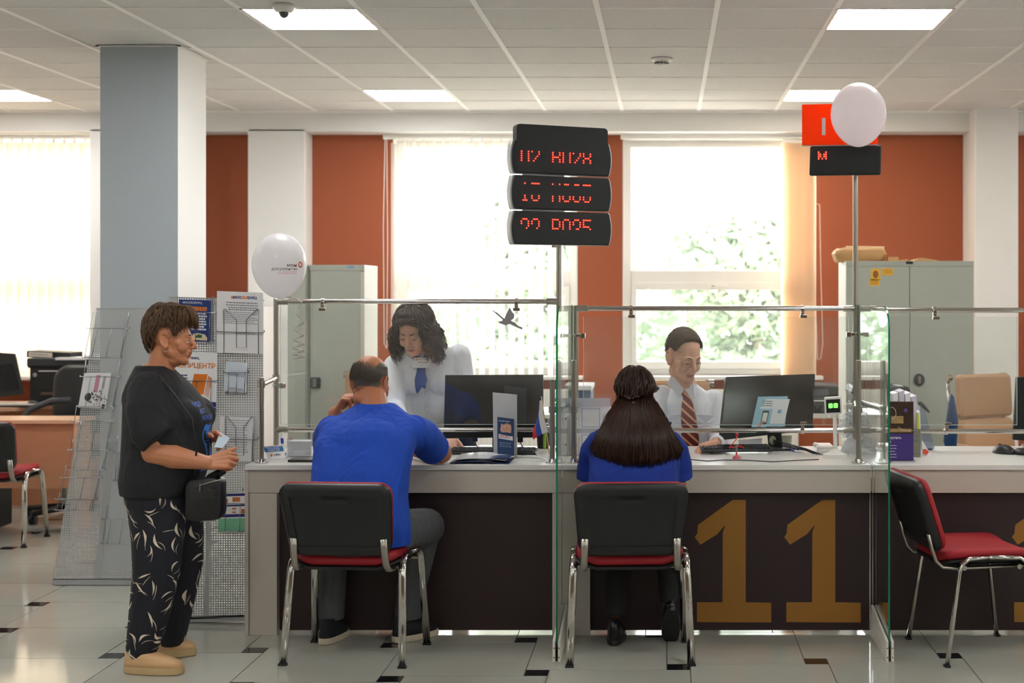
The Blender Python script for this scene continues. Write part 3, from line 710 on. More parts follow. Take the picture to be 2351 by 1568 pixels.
# ================================================================= VISITOR CHAIRS (red seat, black shells, chrome legs)
def make_chair(label, loc, rot):
    t = thing('visitor_chair', label, 'chair', loc, rot, 'red and black visitor chairs')
    for s_ in (-1, 1):
        x = s_
        rear = [(.262 * x, -.215, .0), (.247 * x, -.155, .40), (.244 * x, -.142, .435), (.242 * x, -.11, .458), (.242 * x, -.02, .462)]
        front = [(.262 * x, .215, .0), (.247 * x, .165, .40), (.244 * x, .152, .435), (.242 * x, .12, .458), (.242 * x, -.02, .462)]
        for pts in (rear, front):
            MB().tube(pts, .0175, 12, r2=.0095, ref=(1, 0, 0)).build('leg', M_CHROME, t, smooth='all')
            p0 = V(pts[0]); MB().box((p0.x - .0185, p0.y - .0105, 0), (p0.x + .0185, p0.y + .0105, .010)).build('foot_cap', M_BLACKP, t)
        # seat rail turning up into the back support
        MB().tube([(.205 * x, .175, .418), (.205 * x, -.16, .412), (.203 * x, -.215, .418), (.20 * x, -.243, .445), (.198 * x, -.262, .50), (.196 * x, -.275, .56)], .016, 10, r2=.008, ref=(1, 0, 0)).build('back_support', M_CHROME2, t, smooth='all')
    MB().cyl((-.245, -.13, .418), (.245, -.13, .418), .011, 12).cyl((-.245, .12, .418), (.245, .12, .418), .011, 12).build('cross_bar', M_CHROME2, t, smooth=True)
    Mx = Matrix.Translation((0, .0, .43)) @ Matrix.Rotation(radians(90), 4, 'X')
    def sbend(p): return (p.x, p.y, p.z)
    def seatf(p): return V((p.x, p.y, p.z))
    mb = MB(); M1 = Matrix.Rotation(radians(-90), 4, 'X')      # local y (depth) -> -z
    pillow(mb, .47, .44, .09, [(.02, -.0), (.0, -.006), (.0, -.016), (.01, -.022)], M1); mb.fn(lambda p: (p.x, p.y + .01, p.z + .394 + .046 * (abs(p.x) / .24) ** 2 - (.015 if p.y > .15 else 0)))
    mb.build('seat_shell', M_BLACKP, t, smooth=True)
    mb = MB(); pillow(mb, .465, .435, .09, [(.03, .0), (.004, -.004), (.0, -.022), (.006, -.036), (.022, -.046), (.06, -.052)], M1)
    mb.fn(lambda p: (p.x, p.y + .01, p.z + .457 - .052 + .05 + .046 * (abs(p.x) / .24) ** 2 + (.012 if p.z > -.03 else 0) - .03 * max(0, (p.y - .12) / .1) ** 2 - .052 + .0))
    mb.build('seat_cushion', M_RED, t, smooth='all')
    # back: tilted frame
    Mb = Matrix.Translation((0, -.285, .64)) @ Matrix.Rotation(radians(19), 4, 'X')
    def bb(p): return (p.x * (1 - .10 * max(0, -p.z / .16)), p.y + .30 * p.x * p.x, p.z)
    mb = MB(); pillow(mb, .485, .335, .055, [(.055, -.020), (.05, -.022), (.05, -.030), (.035, -.033), (.012, -.028), (.0, -.016), (.0, .0), (.012, .004)], Matrix.Identity(4), bb); mb.xf(Mb)
    mb.build('back_shell', M_BLACKP, t, smooth=True)
    mb = MB(); pillow(mb, .482, .332, .055, [(.01, .002), (.0, .008), (.0, .018), (.012, .030), (.04, .038), (.09, .042)], Matrix.Identity(4), bb); mb.xf(Mb)
    mb.build('back_cushion', M_RED, t, smooth='all')
    mb = MB(); pillow(mb, .12, .02, .008, [(0, -.0345), (0, -.0325)], Matrix.Identity(4), bb); mb.fn(lambda p: (p.x, p.y, p.z + .10)); mb.xf(Mb); mb.build('back_badge', M_BLACKP, t)
    return t
ch = make_chair('red and black visitor chair under the seated man in the royal blue T-shirt', (-1.372, 6.625, 0), radians(-5))
dup(ch, (-.165, 6.63, 0), radians(3), 'red and black visitor chair under the woman with long brown hair')
dup(ch, (1.375, 6.70, 0), radians(-81), 'empty red and black visitor chair turned sideways at the right desk')
dup(ch, (-4.33, 9.62, 0), radians(4), 'red and black visitor chair at the beech desk, left edge of the view')
# ================================================================= CABINETS
def cabinet(label, fx0, fx1, yf, depth, ztop, doors, m_front, m_side):
    t = thing('metal_cabinet', label, 'cabinet', ((fx0 + fx1) / 2, yf + depth / 2, 0))
    b_ = MB().box((fx0, yf + .01, .0), (fx1, yf + depth, ztop)); b_.build('cabinet_body', m_side, t, world=True, bevel=.004)
    MB().box((fx0, yf, ztop - .035), (fx1, yf + .012, ztop - .001)).build('top_rail', m_front, t, world=True); MB().box((fx0, yf, .0), (fx1, yf + .012, .05)).build('plinth', m_front, t, world=True)
    for (a2, b2) in doors: MB().box((a2 + .002, yf - .006, .052), (b2 - .002, yf + .011, ztop - .037)).build('door', m_front, t, world=True, bevel=.002)
    return t
Yc = 9.4; fx0, fx1 = PX(660, Yc), PX(836, Yc)
t = cabinet('tall grey metal cabinet behind the left desk, beside the standing clerk', fx0, fx1, Yc, .44, PZ(608, Yc), [(fx0, PX(703, Yc)), (PX(716, Yc), PX(828, Yc))], M_CAB, M_CABW)
x = PX(709, Yc); MB().box((x - .008, Yc - .003, .06), (x + .008, Yc + .011, PZ(612, Yc))).build('door_post', mat('dark seam', '6d746c', .5), t, world=True)
MB().box((PX(714, Yc), Yc - .022, PZ(891, Yc)), (PX(737, Yc), Yc - .006, PZ(866, Yc))).build('handle_plate', M_DARKG, t, world=True, bevel=.006)
MB().box((PX(721, Yc), Yc - .034, PZ(888, Yc)), (PX(729, Yc), Yc - .022, PZ(869, Yc))).build('lock', M_CHROME2, t, world=True, bevel=.002)
MB().box((PX(797, Yc), Yc - .002, PZ(616, Yc)), (PX(813, Yc), Yc + .0, PZ(610, Yc))).build('name_plate', mat('plate blue', '7fa0b4', .4), t, world=True)
Yc = 9.8; fx0, fx1 = PX(1942, Yc), PX(2236, Yc); sm = PX(2088, Yc)
t = cabinet('wide grey-green metal cabinet with two doors and yellow stickers, right side', fx0, fx1, Yc, .42, PZ(599, Yc), [(fx0, sm), (sm, fx1)], M_CAB, M_CABW)
hc = P(2110, 872, Yc - .01)
MB().rings([[V((hc.x + r * cos(2 * pi * k / 24), y, hc.z + 1.12 * r * sin(2 * pi * k / 24))) for k in range(24)] for r, y in ((.036, Yc - .005), (.036, Yc - .018), (.028, Yc - .026))]).build('handle_disc', mat('lock disc', '20262c', .4), t, world=True, smooth=True)
MB().box((hc.x - .008, Yc - .034, hc.z - .022), (hc.x + .008, Yc - .026, hc.z + .022)).build('lock', M_CHROME2, t, world=True, bevel=.002)
MB().box((PX(2080, Yc), Yc - .003, PZ(606, Yc)), (PX(2096, Yc), Yc, PZ(600, Yc))).build('name_plate', M_DARKG, t, world=True)
M_YEL = mat('yellow sticker', 'e8b430', .5, var=.15, scale=60)
for q, nm in (((1999, 617, 2021, 643), 'a'), ((2025, 616, 2050, 632), 'b'), ((1996, 641, 2019, 656), 'c')):
    a2 = P(q[0], q[3], Yc); b2 = P(q[2], q[1], Yc)
    st = MB(); st.box((a2.x, Yc - .0075, a2.z), (b2.x, Yc - .0065, b2.z)); st.mi = 1
    if nm == 'a': st.ell(((a2.x + b2.x) / 2, Yc - .0076, (a2.z + b2.z) / 2), (.018, .0006, .026)); 
    else:
        for k in range(3): st.box((a2.x + .008, Yc - .008, b2.z - .012 - k * .01), (b2.x - .008, Yc - .0076, b2.z - .009 - k * .01))
    tag(st.build('sticker', [M_YEL, mat('sticker print', '9a5a2c', .6)], loc=((a2.x + b2.x) / 2, Yc - .007, a2.z)),
        {'a': 'yellow sticker with a small brown picture on the cabinet door', 'b': 'yellow text sticker on the cabinet, to the right of the picture sticker', 'c': 'yellow text sticker on the cabinet, below the picture sticker'}[nm], 'sticker', 'yellow stickers on the wide cabinet')
# bags and papers on the wide cabinet
M_KR = mat('kraft paper', 'c99e68', .7, var=.12, scale=12, bump=.3, bscale=40)
Z2 = PZ(599, Yc)
def crumple(mb, a2, s_=30):
    return mb.fn(lambda p: (p.x + a2 * noise.noise(p * s_), p.y + a2 * noise.noise(p * s_ + V((9, 3, 1))), p.z + a2 * noise.noise(p * s_ + V((2, 7, 5)))))
xa, xb = PX(1924, Yc), PX(2036, Yc)
m = MB(); rs = []
for k, (z, ins, sh) in enumerate(((0, .01, .0), (.012, .0, 0), (.05, -.012, .004), (.075, .0, .006), (.09, .02, .0))):
    rs.append([V((xa + (xb - xa) / 2 + x_ * 1, Yc + .18 + y_, Z2 + z + .004 * sin(x_ * 60))) for x_, y_ in rrect((xb - xa) - 2 * ins, .2 - 2 * ins, .03)])
m.rings(rs); crumple(m, .012, 18)
tag(m.build('paper_bag', M_KR, loc=(xa + .15, Yc + .18, Z2), smooth=True), 'large crumpled kraft paper bag lying on top of the wide cabinet', 'paper bag')
m = MB().tube([P(1942, 570, Yc + .2), P(2030, 571, Yc + .2)], .015, 10)
tag(m.build('paper_roll', mat('pale roll', 'd8bb8c', .6), loc=P(1985, 575, Yc + .2), smooth=True), 'rolled sheet of beige paper lying on the kraft bag', 'paper roll')
for (x0_, x1_, h, lb) in ((2042, 2066, .028, 'small beige box on the cabinet, right of the kraft bag'), (2068, 2094, .008, 'flat folded kraft sheet on the cabinet above the seam of its doors'), (2098, 2160, .012, 'thin folded kraft sheets at the right end of the cabinet top')):
    m = MB(); a2, b2 = PX(x0_, Yc), PX(x1_, Yc)
    if h > .02: m.box((a2, Yc + .06, Z2), (b2, Yc + .14, Z2 + h))
    else:
        m.prism([(a2, Yc + .02, Z2), (b2, Yc + .02, Z2), (b2 - .03, Yc + .02, Z2 + h * .6), (a2 + .06, Yc + .02, Z2 + h * 1.8), (a2 + .02, Yc + .02, Z2 + h)], (0, .2, 0))
    tag(m.build('folded_paper' if h < .02 else 'paper_box', M_KR, loc=((a2 + b2) / 2, Yc + .1, Z2)), lb, 'paper', 'paper things on the wide cabinet')

# ================================================================= BEECH DESKS AT THE LEFT
def slab(mb, pts, z0, z1): return mb.prism([V((x_, y_, z0)) for x_, y_ in pts], (0, 0, z1 - z0))
t = thing('office_desk', 'beech desk with a plain front panel at the left edge, nearest the aisle', 'desk', (-5.2, 10.2, 0))
xr = PX(170, 9.95)
slab(MB(), [(-6.7, 9.95), (xr, 9.95), (xr, 10.32), (-6.7, 10.32)], .735, .76).build('worktop', M_BEECH, t, world=True, bevel=.002)
MB().box((-6.65, 10.0, .0), (-4.93 + .02, 10.02, .735)).box((-4.9, 10.0, .30), (xr - .02, 10.02, .735)).build('front_panel', M_BEECHD, t, world=True)
MB().box((xr - .05, 10.02, 0), (xr - .025, 10.3, .735)).build('side_panel', M_BEECHD, t, world=True)
t = thing('office_desk', 'beech computer desk below the closed blinds, with a curved front edge', 'desk', (-5.0, 11.35, 0))
pts = [(-6.7, 11.0)]
for k in range(10):
    a2 = k / 9; pts.append((PX(0 + 40 * a2, 11.1) , 11.0 + .0 * a2))
for k in range(9):
    a2 = radians(90 * k / 8); pts.append((PX(48, 11.2) + .12 * sin(a2) - .02, 11.02 + .22 * (1 - cos(a2))))
pts += [(PX(235, 11.3), 11.26), (PX(235, 11.3), 11.7), (-6.7, 11.7)]
slab(MB(), pts, .735, .762).build('worktop', M_BEECH, t, world=True)
MB().box((-6.6, 11.3, 0), (PX(232, 11.3), 11.32, .735)).build('front_panel', M_BEECHD, t, world=True)
MB().box((PX(155, 11.3), 11.25, .55), (PX(166, 11.3), 11.29, .73)).build('drawer_edge', M_BEECH, t, world=True)
# dark box under the near desk, castor chair behind
def office_chair_black():
    c0 = V((PX(150, 10.62), 10.62, 0)); t = thing('office_chair', 'black office chair with curved arms between the beech desks', 'chair', tuple(c0))
    m = MB()
    for k in range(5):
        a2 = 2 * pi * k / 5 + .5; m.tube([(0, 0, .09), (.28 * cos(a2), .28 * sin(a2), .075)], .018, 8, radii=[.028, .018])
    m.build('base', M_BLACKP, t, smooth='all')
    for k in range(5):
        a2 = 2 * pi * k / 5 + .5; x_, y_ = .28 * cos(a2), .28 * sin(a2)
        w1 = MB().cyl((x_ - .022, y_, .03), (x_ - .008, y_, .03), .03, 16).cyl((x_ + .008, y_, .03), (x_ + .022, y_, .03), .03, 16).cyl((x_, y_, .03), (x_, y_, .08), .009, 8)
        w1.build('castor', M_DARKG, t, smooth=True)
    MB().cyl((0, 0, .08), (0, 0, .44), .028, 14).build('column', M_CHROME2, t, smooth=True)
    m = MB(); pillow(m, .48, .46, .1, [(.02, 0), (0, -.02), (0, -.05), (.03, -.075)], Matrix.Translation((0, 0, .44)) @ Matrix.Rotation(radians(-90), 4, 'X')); m.build('seat', M_BLACKP, t, smooth='all')
    m = MB(); pillow(m, .46, .5, .12, [(.03, .0), (0, .02), (0, .045), (.03, .06)], Matrix.Translation((.05, .2, .84)) @ Matrix.Rotation(radians(-6), 4, 'X')); m.build('backrest', M_BLACKP, t, smooth='all')
    for s_ in (-1, 1):
        MB().tube([(.25 * s_, .12, .46), (.285 * s_, .12, .50), (.285 * s_, .10, .60), (.285 * s_, .02, .70), (.285 * s_, -.10, .735), (.285 * s_, -.2, .72)] if s_ > 0 else
                  [(-.25, .12, .46), (-.285, .12, .5), (-.285, -.12, .60), (-.28, -.10, .68), (-.24, -.04, .78), (-.10, .0, .84), (.02, .05, .845)], .022, 10, r2=.012).build('armrest', M_DARKG, t, smooth='all')
office_chair_black()
box_ = MB().box((-5.1, 10.05, .02), (-4.5, 10.28, .46)); tag(box_.build('computer_tower', M_BLACKP, loc=(-4.8, 10.6, .02), bevel=.01), 'black computer case on the floor under the beech desk', 'computer')
# monitor at the far left
t = thing('computer_monitor', 'black monitor cut by the left edge of the view, on the beech desk', 'monitor', (PX(-10, 11.3), 11.3, .76))
m = MB(); a2 = [P(-60, 806, 11.25), P(33, 812, 11.25), P(52, 905, 11.18), P(-60, 918, 11.18)]; m.prism(a2, (0, .03, 0)); m.build('monitor_body', M_BLACKP, t, world=True, bevel=.004)
m = MB(); m.prism([P(-60, 814, 11.247), P(26, 820, 11.247), P(43, 893, 11.18), P(-60, 903, 11.18)], (0, .004, 0)); m.build('screen', mat('dark screen', '0d1013', .12), t, world=True)
MB().cyl(P(-15, 900, 11.32), (PX(-15, 11.32), 11.32, .765), .03, 12).box((PX(-60, 11.3), 11.22, .762), (PX(20, 11.3), 11.45, .772)).build('stand', M_BLACKP, t, world=True)
def keyboard(label, c, w_, d_, rot, m1, m2, tilt=4, z=.762, base=None):
    t = thing('keyboard', label, 'keyboard', (c[0], c[1], z), radians(rot))
    T = Matrix.Rotation(radians(tilt), 4, 'X')
    MB().box((-w_ / 2, -d_ / 2, .004), (w_ / 2, d_ / 2, .018), T).build('keyboard_body', m1, t, bevel=.004)
    k_ = MB(); n = 18
    for r in range(5):
        for q in range(n):
            x0 = -w_ / 2 + .012 + q * (w_ - .024) / n; y0 = -d_ / 2 + .012 + r * (d_ - .024) / 5
            k_.box((x0, y0, .018), (x0 + (w_ - .024) / n - .003, y0 + (d_ - .024) / 5 - .003, .0235), T)
    k_.build('keys', m2, t); return t
keyboard('grey computer keyboard with pale keys on the beech desk', (PX(25, 11.05), 11.12), .42, .15, 4, M_DARKG, mat('pale keys', 'b9b6b0', .5))
def mouse(label, c, z, rot=0, s=1.0, m_=None):
    t = thing('computer_mouse', label, 'mouse', (c[0], c[1], z), radians(rot))
    m = MB().ell((0, 0, .0), (.034 * s, .058 * s, .036 * s), u=20, v=12); m.v = [V((p.x, p.y, max(p.z, 0))) for p in m.v]; m.build('mouse_body', m_ or M_DARKG, t, smooth='all')
    MB().cyl((-.004, .03, .032 * s), (.004, .03, .032 * s), .007, 10).build('scroll_wheel', M_BLACKP, t, smooth=True)
    return t
mouse('dark computer mouse on the beech desk, right of the grey keyboard', (PX(84, 11.2), 11.15), .762, 60, 1.25)
# printer with binder on top
Yp = 11.22; xa, xb = PX(62, Yp), PX(196, Yp); z0 = .762; z1 = PZ(822, Yp)
t = thing('printer', 'large black office printer on the beech desk below the closed blinds', 'printer', ((xa + xb) / 2, Yp + .2, z0))
MB().box((xa + .01, Yp + .02, z0), (xb, Yp + .42, z1 - .03)).box((xa, Yp, PZ(845, Yp)), (xb, Yp + .42, PZ(838, Yp))).build('printer_body', M_BLACKP, t, world=True, bevel=.012)
MB().box((xa - .002, Yp - .01, PZ(842, Yp)), (xb, Yp + .40, z1)).build('scanner_lid', M_DARKG, t, world=True, bevel=.012)
MB().box((PX(88, Yp), Yp + .004, PZ(853, Yp)), (PX(182, Yp), Yp + .02, PZ(851, Yp))).build('light_bar', M_PAPER, t, world=True)
MB().box((PX(95, Yp), Yp - .0, PZ(925, Yp)), (PX(176, Yp), Yp + .018, PZ(904, Yp))).build('paper_tray', mat('tray black', '0a0b0c', .3), t, world=True, bevel=.004)
MB().box((PX(97, Yp), Yp - .03, PZ(906, Yp)), (PX(174, Yp), Yp + .02, PZ(901, Yp))).build('tray_edge', mat('tray brown', '5a4638', .5), t, world=True)
MB().box((PX(155, Yp), Yp - .01, PZ(889, Yp)), (PX(192, Yp), Yp + .02, PZ(869, Yp))).build('control_panel', mat('panel grey', '3c4448', .4), t, world=True, bevel=.003)
MB().box((PX(169, Yp), Yp - .013, PZ(880, Yp)), (PX(182, Yp), Yp - .009, PZ(873, Yp))).build('lcd', mat('lcd', '8fb0b4', .3), t, world=True)
m = MB().cyl((PX(78, Yp), Yp + .019, PZ(861, Yp)), (PX(78, Yp), Yp + .010, PZ(861, Yp)), .015, 20); m.build('round_logo', mat('logo silver', 'b4b8ba', .4), t, world=True)
bd = Board(P(78, 861, Yp + .008), (1, 0, 0), (0, 0, 1)); m = MB(); bd.text(m, 'hp', .022, 0, 0, 0.001); m.build('logo_letters', M_DARKG, t, world=True)
t = thing('ring_binder', 'black ring binder with a white spine label lying on the printer', 'binder', tuple(P(125, 818, Yp + .2)))
T = Matrix.Translation(P(126, 813.5, Yp + .18)) @ Matrix.Rotation(radians(2.5), 4, 'Y')
MB().box((-.165, -.12, -.024), (.165, .12, .024), T).build('binder_cover', M_BLACKP, t, world=True, bevel=.003)
MB().box((-.15, -.1215, -.018), (.03, -.1205, .017), T).build('spine_label', mat('label paper', 'd8cfc4', .7), t, world=True)
bd = Board(T @ V((-.145, -.122, -.0)), (1, 0, -.04), (0, 0, 1)); m = MB(); bd.lines(m, .01, .15, .004, 1, .01, .006, .0006); m.build('label_text', M_INKG, t, world=True)
t = thing('paper_stack', 'loose white sheets on the right half of the printer lid', 'paper', tuple(P(175, 822, Yp + .2)))
T = Matrix.Translation(P(172, 825, Yp + .1))
MB().box((-.1, -.12, -.0), (.12, .12, .018), T).build('sheets', M_PAPER, t, world=True)
MB().box((.11, -.1, .02), (.2, .12, .045), T @ Matrix.Rotation(radians(6), 4, 'Y')).build('loose_sheet', M_PAPER, t, world=True)

# ================================================================= PERFORATED BROCHURE STANDS
def perf(name, col, pitch, r):
    m = mat(name, col, .45, .2, var=.04, scale=3); n = m.node_tree.nodes; l = m.node_tree.links; out = n['Material Output']
    t_ = n.new('ShaderNodeTexCoord'); s_ = n.new('ShaderNodeSeparateXYZ'); l.new(t_.outputs['Object'], s_.inputs[0]); sq = []
    for ax in ('X', 'Z'):
        d = n.new('ShaderNodeMath'); d.operation = 'DIVIDE'; d.inputs[1].default_value = pitch; l.new(s_.outputs[ax], d.inputs[0])
        f = n.new('ShaderNodeMath'); f.operation = 'FRACT'; l.new(d.outputs[0], f.inputs[0])
        u = n.new('ShaderNodeMath'); u.operation = 'SUBTRACT'; u.inputs[1].default_value = .5; l.new(f.outputs[0], u.inputs[0])
        p_ = n.new('ShaderNodeMath'); p_.operation = 'POWER'; p_.inputs[1].default_value = 2; l.new(u.outputs[0], p_.inputs[0]); sq.append(p_)
    a2 = n.new('ShaderNodeMath'); l.new(sq[0].outputs[0], a2.inputs[0]); l.new(sq[1].outputs[0], a2.inputs[1])
    c_ = n.new('ShaderNodeMath'); c_.operation = 'LESS_THAN'; c_.inputs[1].default_value = (r / pitch) ** 2; l.new(a2.outputs[0], c_.inputs[0])
    tp = n.new('ShaderNodeBsdfTransparent'); mx = n.new('ShaderNodeMixShader'); l.new(c_.outputs[0], mx.inputs[0])
    l.new(n['Principled BSDF'].outputs[0], mx.inputs[1]); l.new(tp.outputs[0], mx.inputs[2]); l.new(mx.outputs[0], out.inputs['Surface']); return m
M_PERF = perf('perforated steel sheet', 'b4b7b8', .0118, .0031)
M_SOLID = mat('plain steel sheet', 'a4a8aa', .4, .2, var=.04)
M_WIRE = mat('chrome wire', '8e9498', .25, .9)
# left stand (slanted side edges)
YA = 8.2
tA = thing('brochure_stand', 'slanted perforated metal brochure stand left of the standing woman', 'brochure stand', (PX(230, YA), YA, 0), group='perforated metal brochure stands')
m = MB().prism([P(222, 709, YA), P(372, 709, YA), P(420, 1331, YA), P(122, 1331, YA)], (0, .0012, 0)); m.build('perforated_panel', M_PERF, tA, world=True)
m = MB().prism([P(122, 1329, YA), P(420, 1329, YA), P(420, 1343, YA), P(120, 1343, YA)], (0, .09, 0)); m.build('foot', M_SOLID, tA, world=True)
m = MB().prism([P(221, 707, YA - .002), P(372, 707, YA - .002), P(372, 710, YA - .002), P(221, 710, YA - .002)], (0, .02, 0)); m.build('top_edge', M_SOLID, tA, world=True)
m = MB().prism([P(288, 715, YA + .03), P(298, 715, YA + .03), P(228, 1331, YA + .03), P(214, 1331, YA + .03)], (0, .03, 0)); m.build('back_strut', M_SOLID, tA, world=True)
def rack(par, x0, x1, y0, y1, Y, name='wire_rack', dep=.045, sl=0.0, nv=3, lip=True):
    """literature pocket: a front hoop, a lower hoop, uprights (pixels)"""
    def hoop(mb, yp, xa_, xb_):
        mb.tube([P(xa_, yp - 2, Y), P(xa_ - 1, yp, Y - dep * .6), P(xa_ + 2, yp + 1, Y - dep), P(xb_ - 2, yp + 1, Y - dep), P(xb_ + 1, yp, Y - dep * .6), P(xb_, yp - 2, Y)], .0021, 6)
    mb = MB(); h = y1 - y0; hoop(mb, y0 + h * .35, x0 + sl * .35, x1 + sl * .35)
    if lip: hoop(mb, y1 - 2, x0 + 4 + sl, x1 - 4 + sl)
    for k in range(nv):
        u = (k + .5) / nv; xx = x0 + (x1 - x0) * u
        mb.tube([P(xx + 2, y0 + h * .35, Y - dep), P(xx + sl * .6, y1 - 2, Y - dep), P(xx + sl * .6, y1 - 2, Y - .003)], .0018, 6)
    for xx in (x0 + 8, x1 - 8): mb.tube([P(xx, y0, Y - .004), P(xx + sl, y1, Y - .004)], .0018, 6)
    return mb.build(name, M_WIRE, par, world=True, smooth='all')
for q in ((206, 304, 716, 822, -20), (190, 284, 826, 935, -16), (168, 268, 930, 1035, -14), (160, 258, 1008, 1080, -12), (144, 240, 1068, 1148, -14), (130, 226, 1130, 1172, -8), (262, 325, 1000, 1105, -6), (238, 322, 1160, 1250, -10)):
    rack(tA, q[0], q[1], q[2], q[3], YA - .002, sl=q[4], nv=3)
# right stand
YB = 7.26
tB = thing('brochure_stand', 'upright perforated metal brochure stand between the standing woman and the left desk', 'brochure stand', (PX(490, YB), YB, 0), group='perforated metal brochure stands')
m = MB().prism([P(388, 683, YB), P(604, 690, YB), P(604, 1416, YB), P(380, 1424, YB)], (0, .0012, 0)); m.build('perforated_panel', M_PERF, tB, world=True)
m = MB().prism([P(380, 1418, YB), P(604, 1410, YB), P(604, 1424, YB), P(380, 1431, YB)], (0, .06, 0)); m.build('foot', M_SOLID, tB, world=True)
m = MB().prism([P(474, 1180, YB + .004), P(482, 1180, YB + .004), P(478, 1420, YB + .004), P(468, 1420, YB + .004)], (0, .02, 0)); m.build('back_strut', M_SOLID, tB, world=True)
m = MB().prism([P(387, 681, YB - .002), P(605, 688, YB - .002), P(605, 691, YB - .002), P(387, 684, YB - .002)], (0, .014, 0)); m.build('top_edge', M_SOLID, tB, world=True)
def big_rack(par, x0, x1, y0, ym, yb, Y, dep=.05):
    """A4 pocket: W-shaped front wire, one cross hoop"""
    mb = MB(); w_ = x1 - x0; d = Y - dep
    a1, a2_, b1, b2 = x0 + w_ * .14, x0 + w_ * .41, x0 + w_ * .62, x0 + w_ * .88; kn = y0 + (yb - y0) * .24; bt = y0 + (yb - y0) * .86
    mb.tube([P(a1, yb, Y), P(a1, yb, d), P(a1, y0, d), P(a1 + 3, y0, d), P(a2_, kn, d), P(a2_, bt, d), P(b1, bt, d), P(b1, kn, d), P(b2 - 3, y0, d), P(b2, y0, d), P(b2, yb, d), P(b2, yb, Y)], .0022, 6)
    mb.tube([P(x0, ym - 4, Y), P(x0 - 1, ym - 1, d), P(x0 + 2, ym, d), P(x1 - 2, ym + 2, d), P(x1 + 1, ym, d), P(x1, ym - 4, Y)], .0024, 6)
    return mb.build('wire_rack', M_WIRE, par, world=True, smooth='all')
big_rack(tB, 499, 606, 710, 762, 812, YB - .002)
big_rack(tB, 506, 592, 956, 1008, 1060, YB - .002)
rack(tB, 514, 570, 827, 905, YB - .002, nv=3); rack(tB, 398, 500, 835, 945, YB - .002, nv=3); rack(tB, 400, 496, 680, 786, YB - .002, nv=3); rack(tB, 500, 566, 1120, 1222, YB - .002, nv=2)
# leaflets: thin sheets in the pockets
def leaflet(name, label, cat, corners, Y, m_, group=None, th=.003, tilt=.012):
    """corners px: tl, tr, br, bl -> thing with a sheet part and a board to print on"""
    tl, tr, br, bl = [P(x_, y_, Y - (tilt if k < 2 else 0)) for k, (x_, y_) in enumerate(corners)]
    t = thing(name, label, cat, tuple((bl + br) / 2), group=group)
    MB().prism([tl, tr, br, bl], (0, th, 0)).build('sheet', m_, t, world=True)
    bd = Board(bl, br - bl, tl - bl); bd.w = (br - bl).length; bd.h = (tl - bl).length; return t, bd
t, b_ = leaflet('booklet', 'booklet with a black and white photo and pink letters, on the slanted stand', 'booklet', [(194, 857), (254, 857), (240, 938), (179, 936)], YA - .035, M_PAPER, th=.016)
rg = random.Random(5)
m = MB()
for k in range(46):
    u, v = .5 + rg.gauss(0, .16), .27 + rg.gauss(0, .09)
    b_.rect(m, (u + .08) * b_.w, v * b_.h, (u + .08 + rg.uniform(.02, .06)) * b_.w, (v + rg.uniform(.02, .05)) * b_.h)
b_.poly(m, [(b_.w * (.30 + .13 * cos(a2)), b_.h * (.32 + .12 * sin(a2))) for a2 in [2 * pi * k / 12 for k in range(12)]]); b_.rect(m, .88 * b_.w, 0, .99 * b_.w, .13 * b_.h)
m.build('photo_print', mat('photo grey', '4a4a4c', .6), t, world=True)
m = MB(); b_.rect(m, .46 * b_.w, .46 * b_.h, .62 * b_.w, .96 * b_.h); m.build('pink_letters', mat('pink print', 'c98ba6', .6), t, world=True)
m = MB(); b_.rect(m, .74 * b_.w, .58 * b_.h, .84 * b_.w, .94 * b_.h, d1=.0008); m.build('white_letters', mat('pale print', 'b9b9bd', .6), t, world=True)
YL = YB - .03
t, b_ = leaflet('poster_leaflet', 'dark blue leaflet with white text and a cow-coloured drawing, beside the woman\'s face', 'leaflet', [(411, 687), (484, 690), (482, 787), (409, 784)], YL, M_NAVY)
m = MB(); b_.lines(m, .06 * b_.w, .9 * b_.w, .70 * b_.h, 7, .062 * b_.h, .008); b_.text(m, 'МОСОБЛЕИРЦ', .013, .42 * b_.w, .93 * b_.h, bold=.0002); m.build('white_text', M_PAPER, t, world=True)
m = MB(); b_.lines(m, .06 * b_.w, .9 * b_.w, .84 * b_.h, 2, .05 * b_.h, .010); m.build('orange_text', M_ORI, t, world=True)
m = MB(); b_.poly(m, [(.35 * b_.w, .05 * b_.h), (.9 * b_.w, .05 * b_.h), (.92 * b_.w, .10 * b_.h), (.84 * b_.w, .19 * b_.h), (.6 * b_.w, .22 * b_.h), (.35 * b_.w, .17 * b_.h)]); m.build('drawing', mat('cream print', 'dcc9a8', .6), t, world=True)
m = MB(); b_.poly(m, [(.52 * b_.w, .11 * b_.h), (.72 * b_.w, .11 * b_.h), (.76 * b_.w, .17 * b_.h), (.62 * b_.w, .19 * b_.h)], d1=.0012); m.build('drawing_patch', mat('green print', '2c6a48', .6), t, world=True)
t, b_ = leaflet('notice_sheet', 'large white notice sheet with printed text at the top right of the upright stand', 'notice', [(498, 668), (604, 672), (604, 813), (498, 809)], YL - .004, M_PAPER)
m = MB(); b_.lines(m, .2 * b_.w, .9 * b_.w, .83 * b_.h, 2, .04 * b_.h, .005); b_.lines(m, .25 * b_.w, .9 * b_.w, .75 * b_.h, 2, .034 * b_.h, .005); b_.lines(m, .13 * b_.w, .9 * b_.w, .67 * b_.h, 7, .03 * b_.h, .003); b_.lines(m, .4 * b_.w, .85 * b_.w, .33 * b_.h, 1, .03, .004); m.build('printed_text', M_INKG, t, world=True)
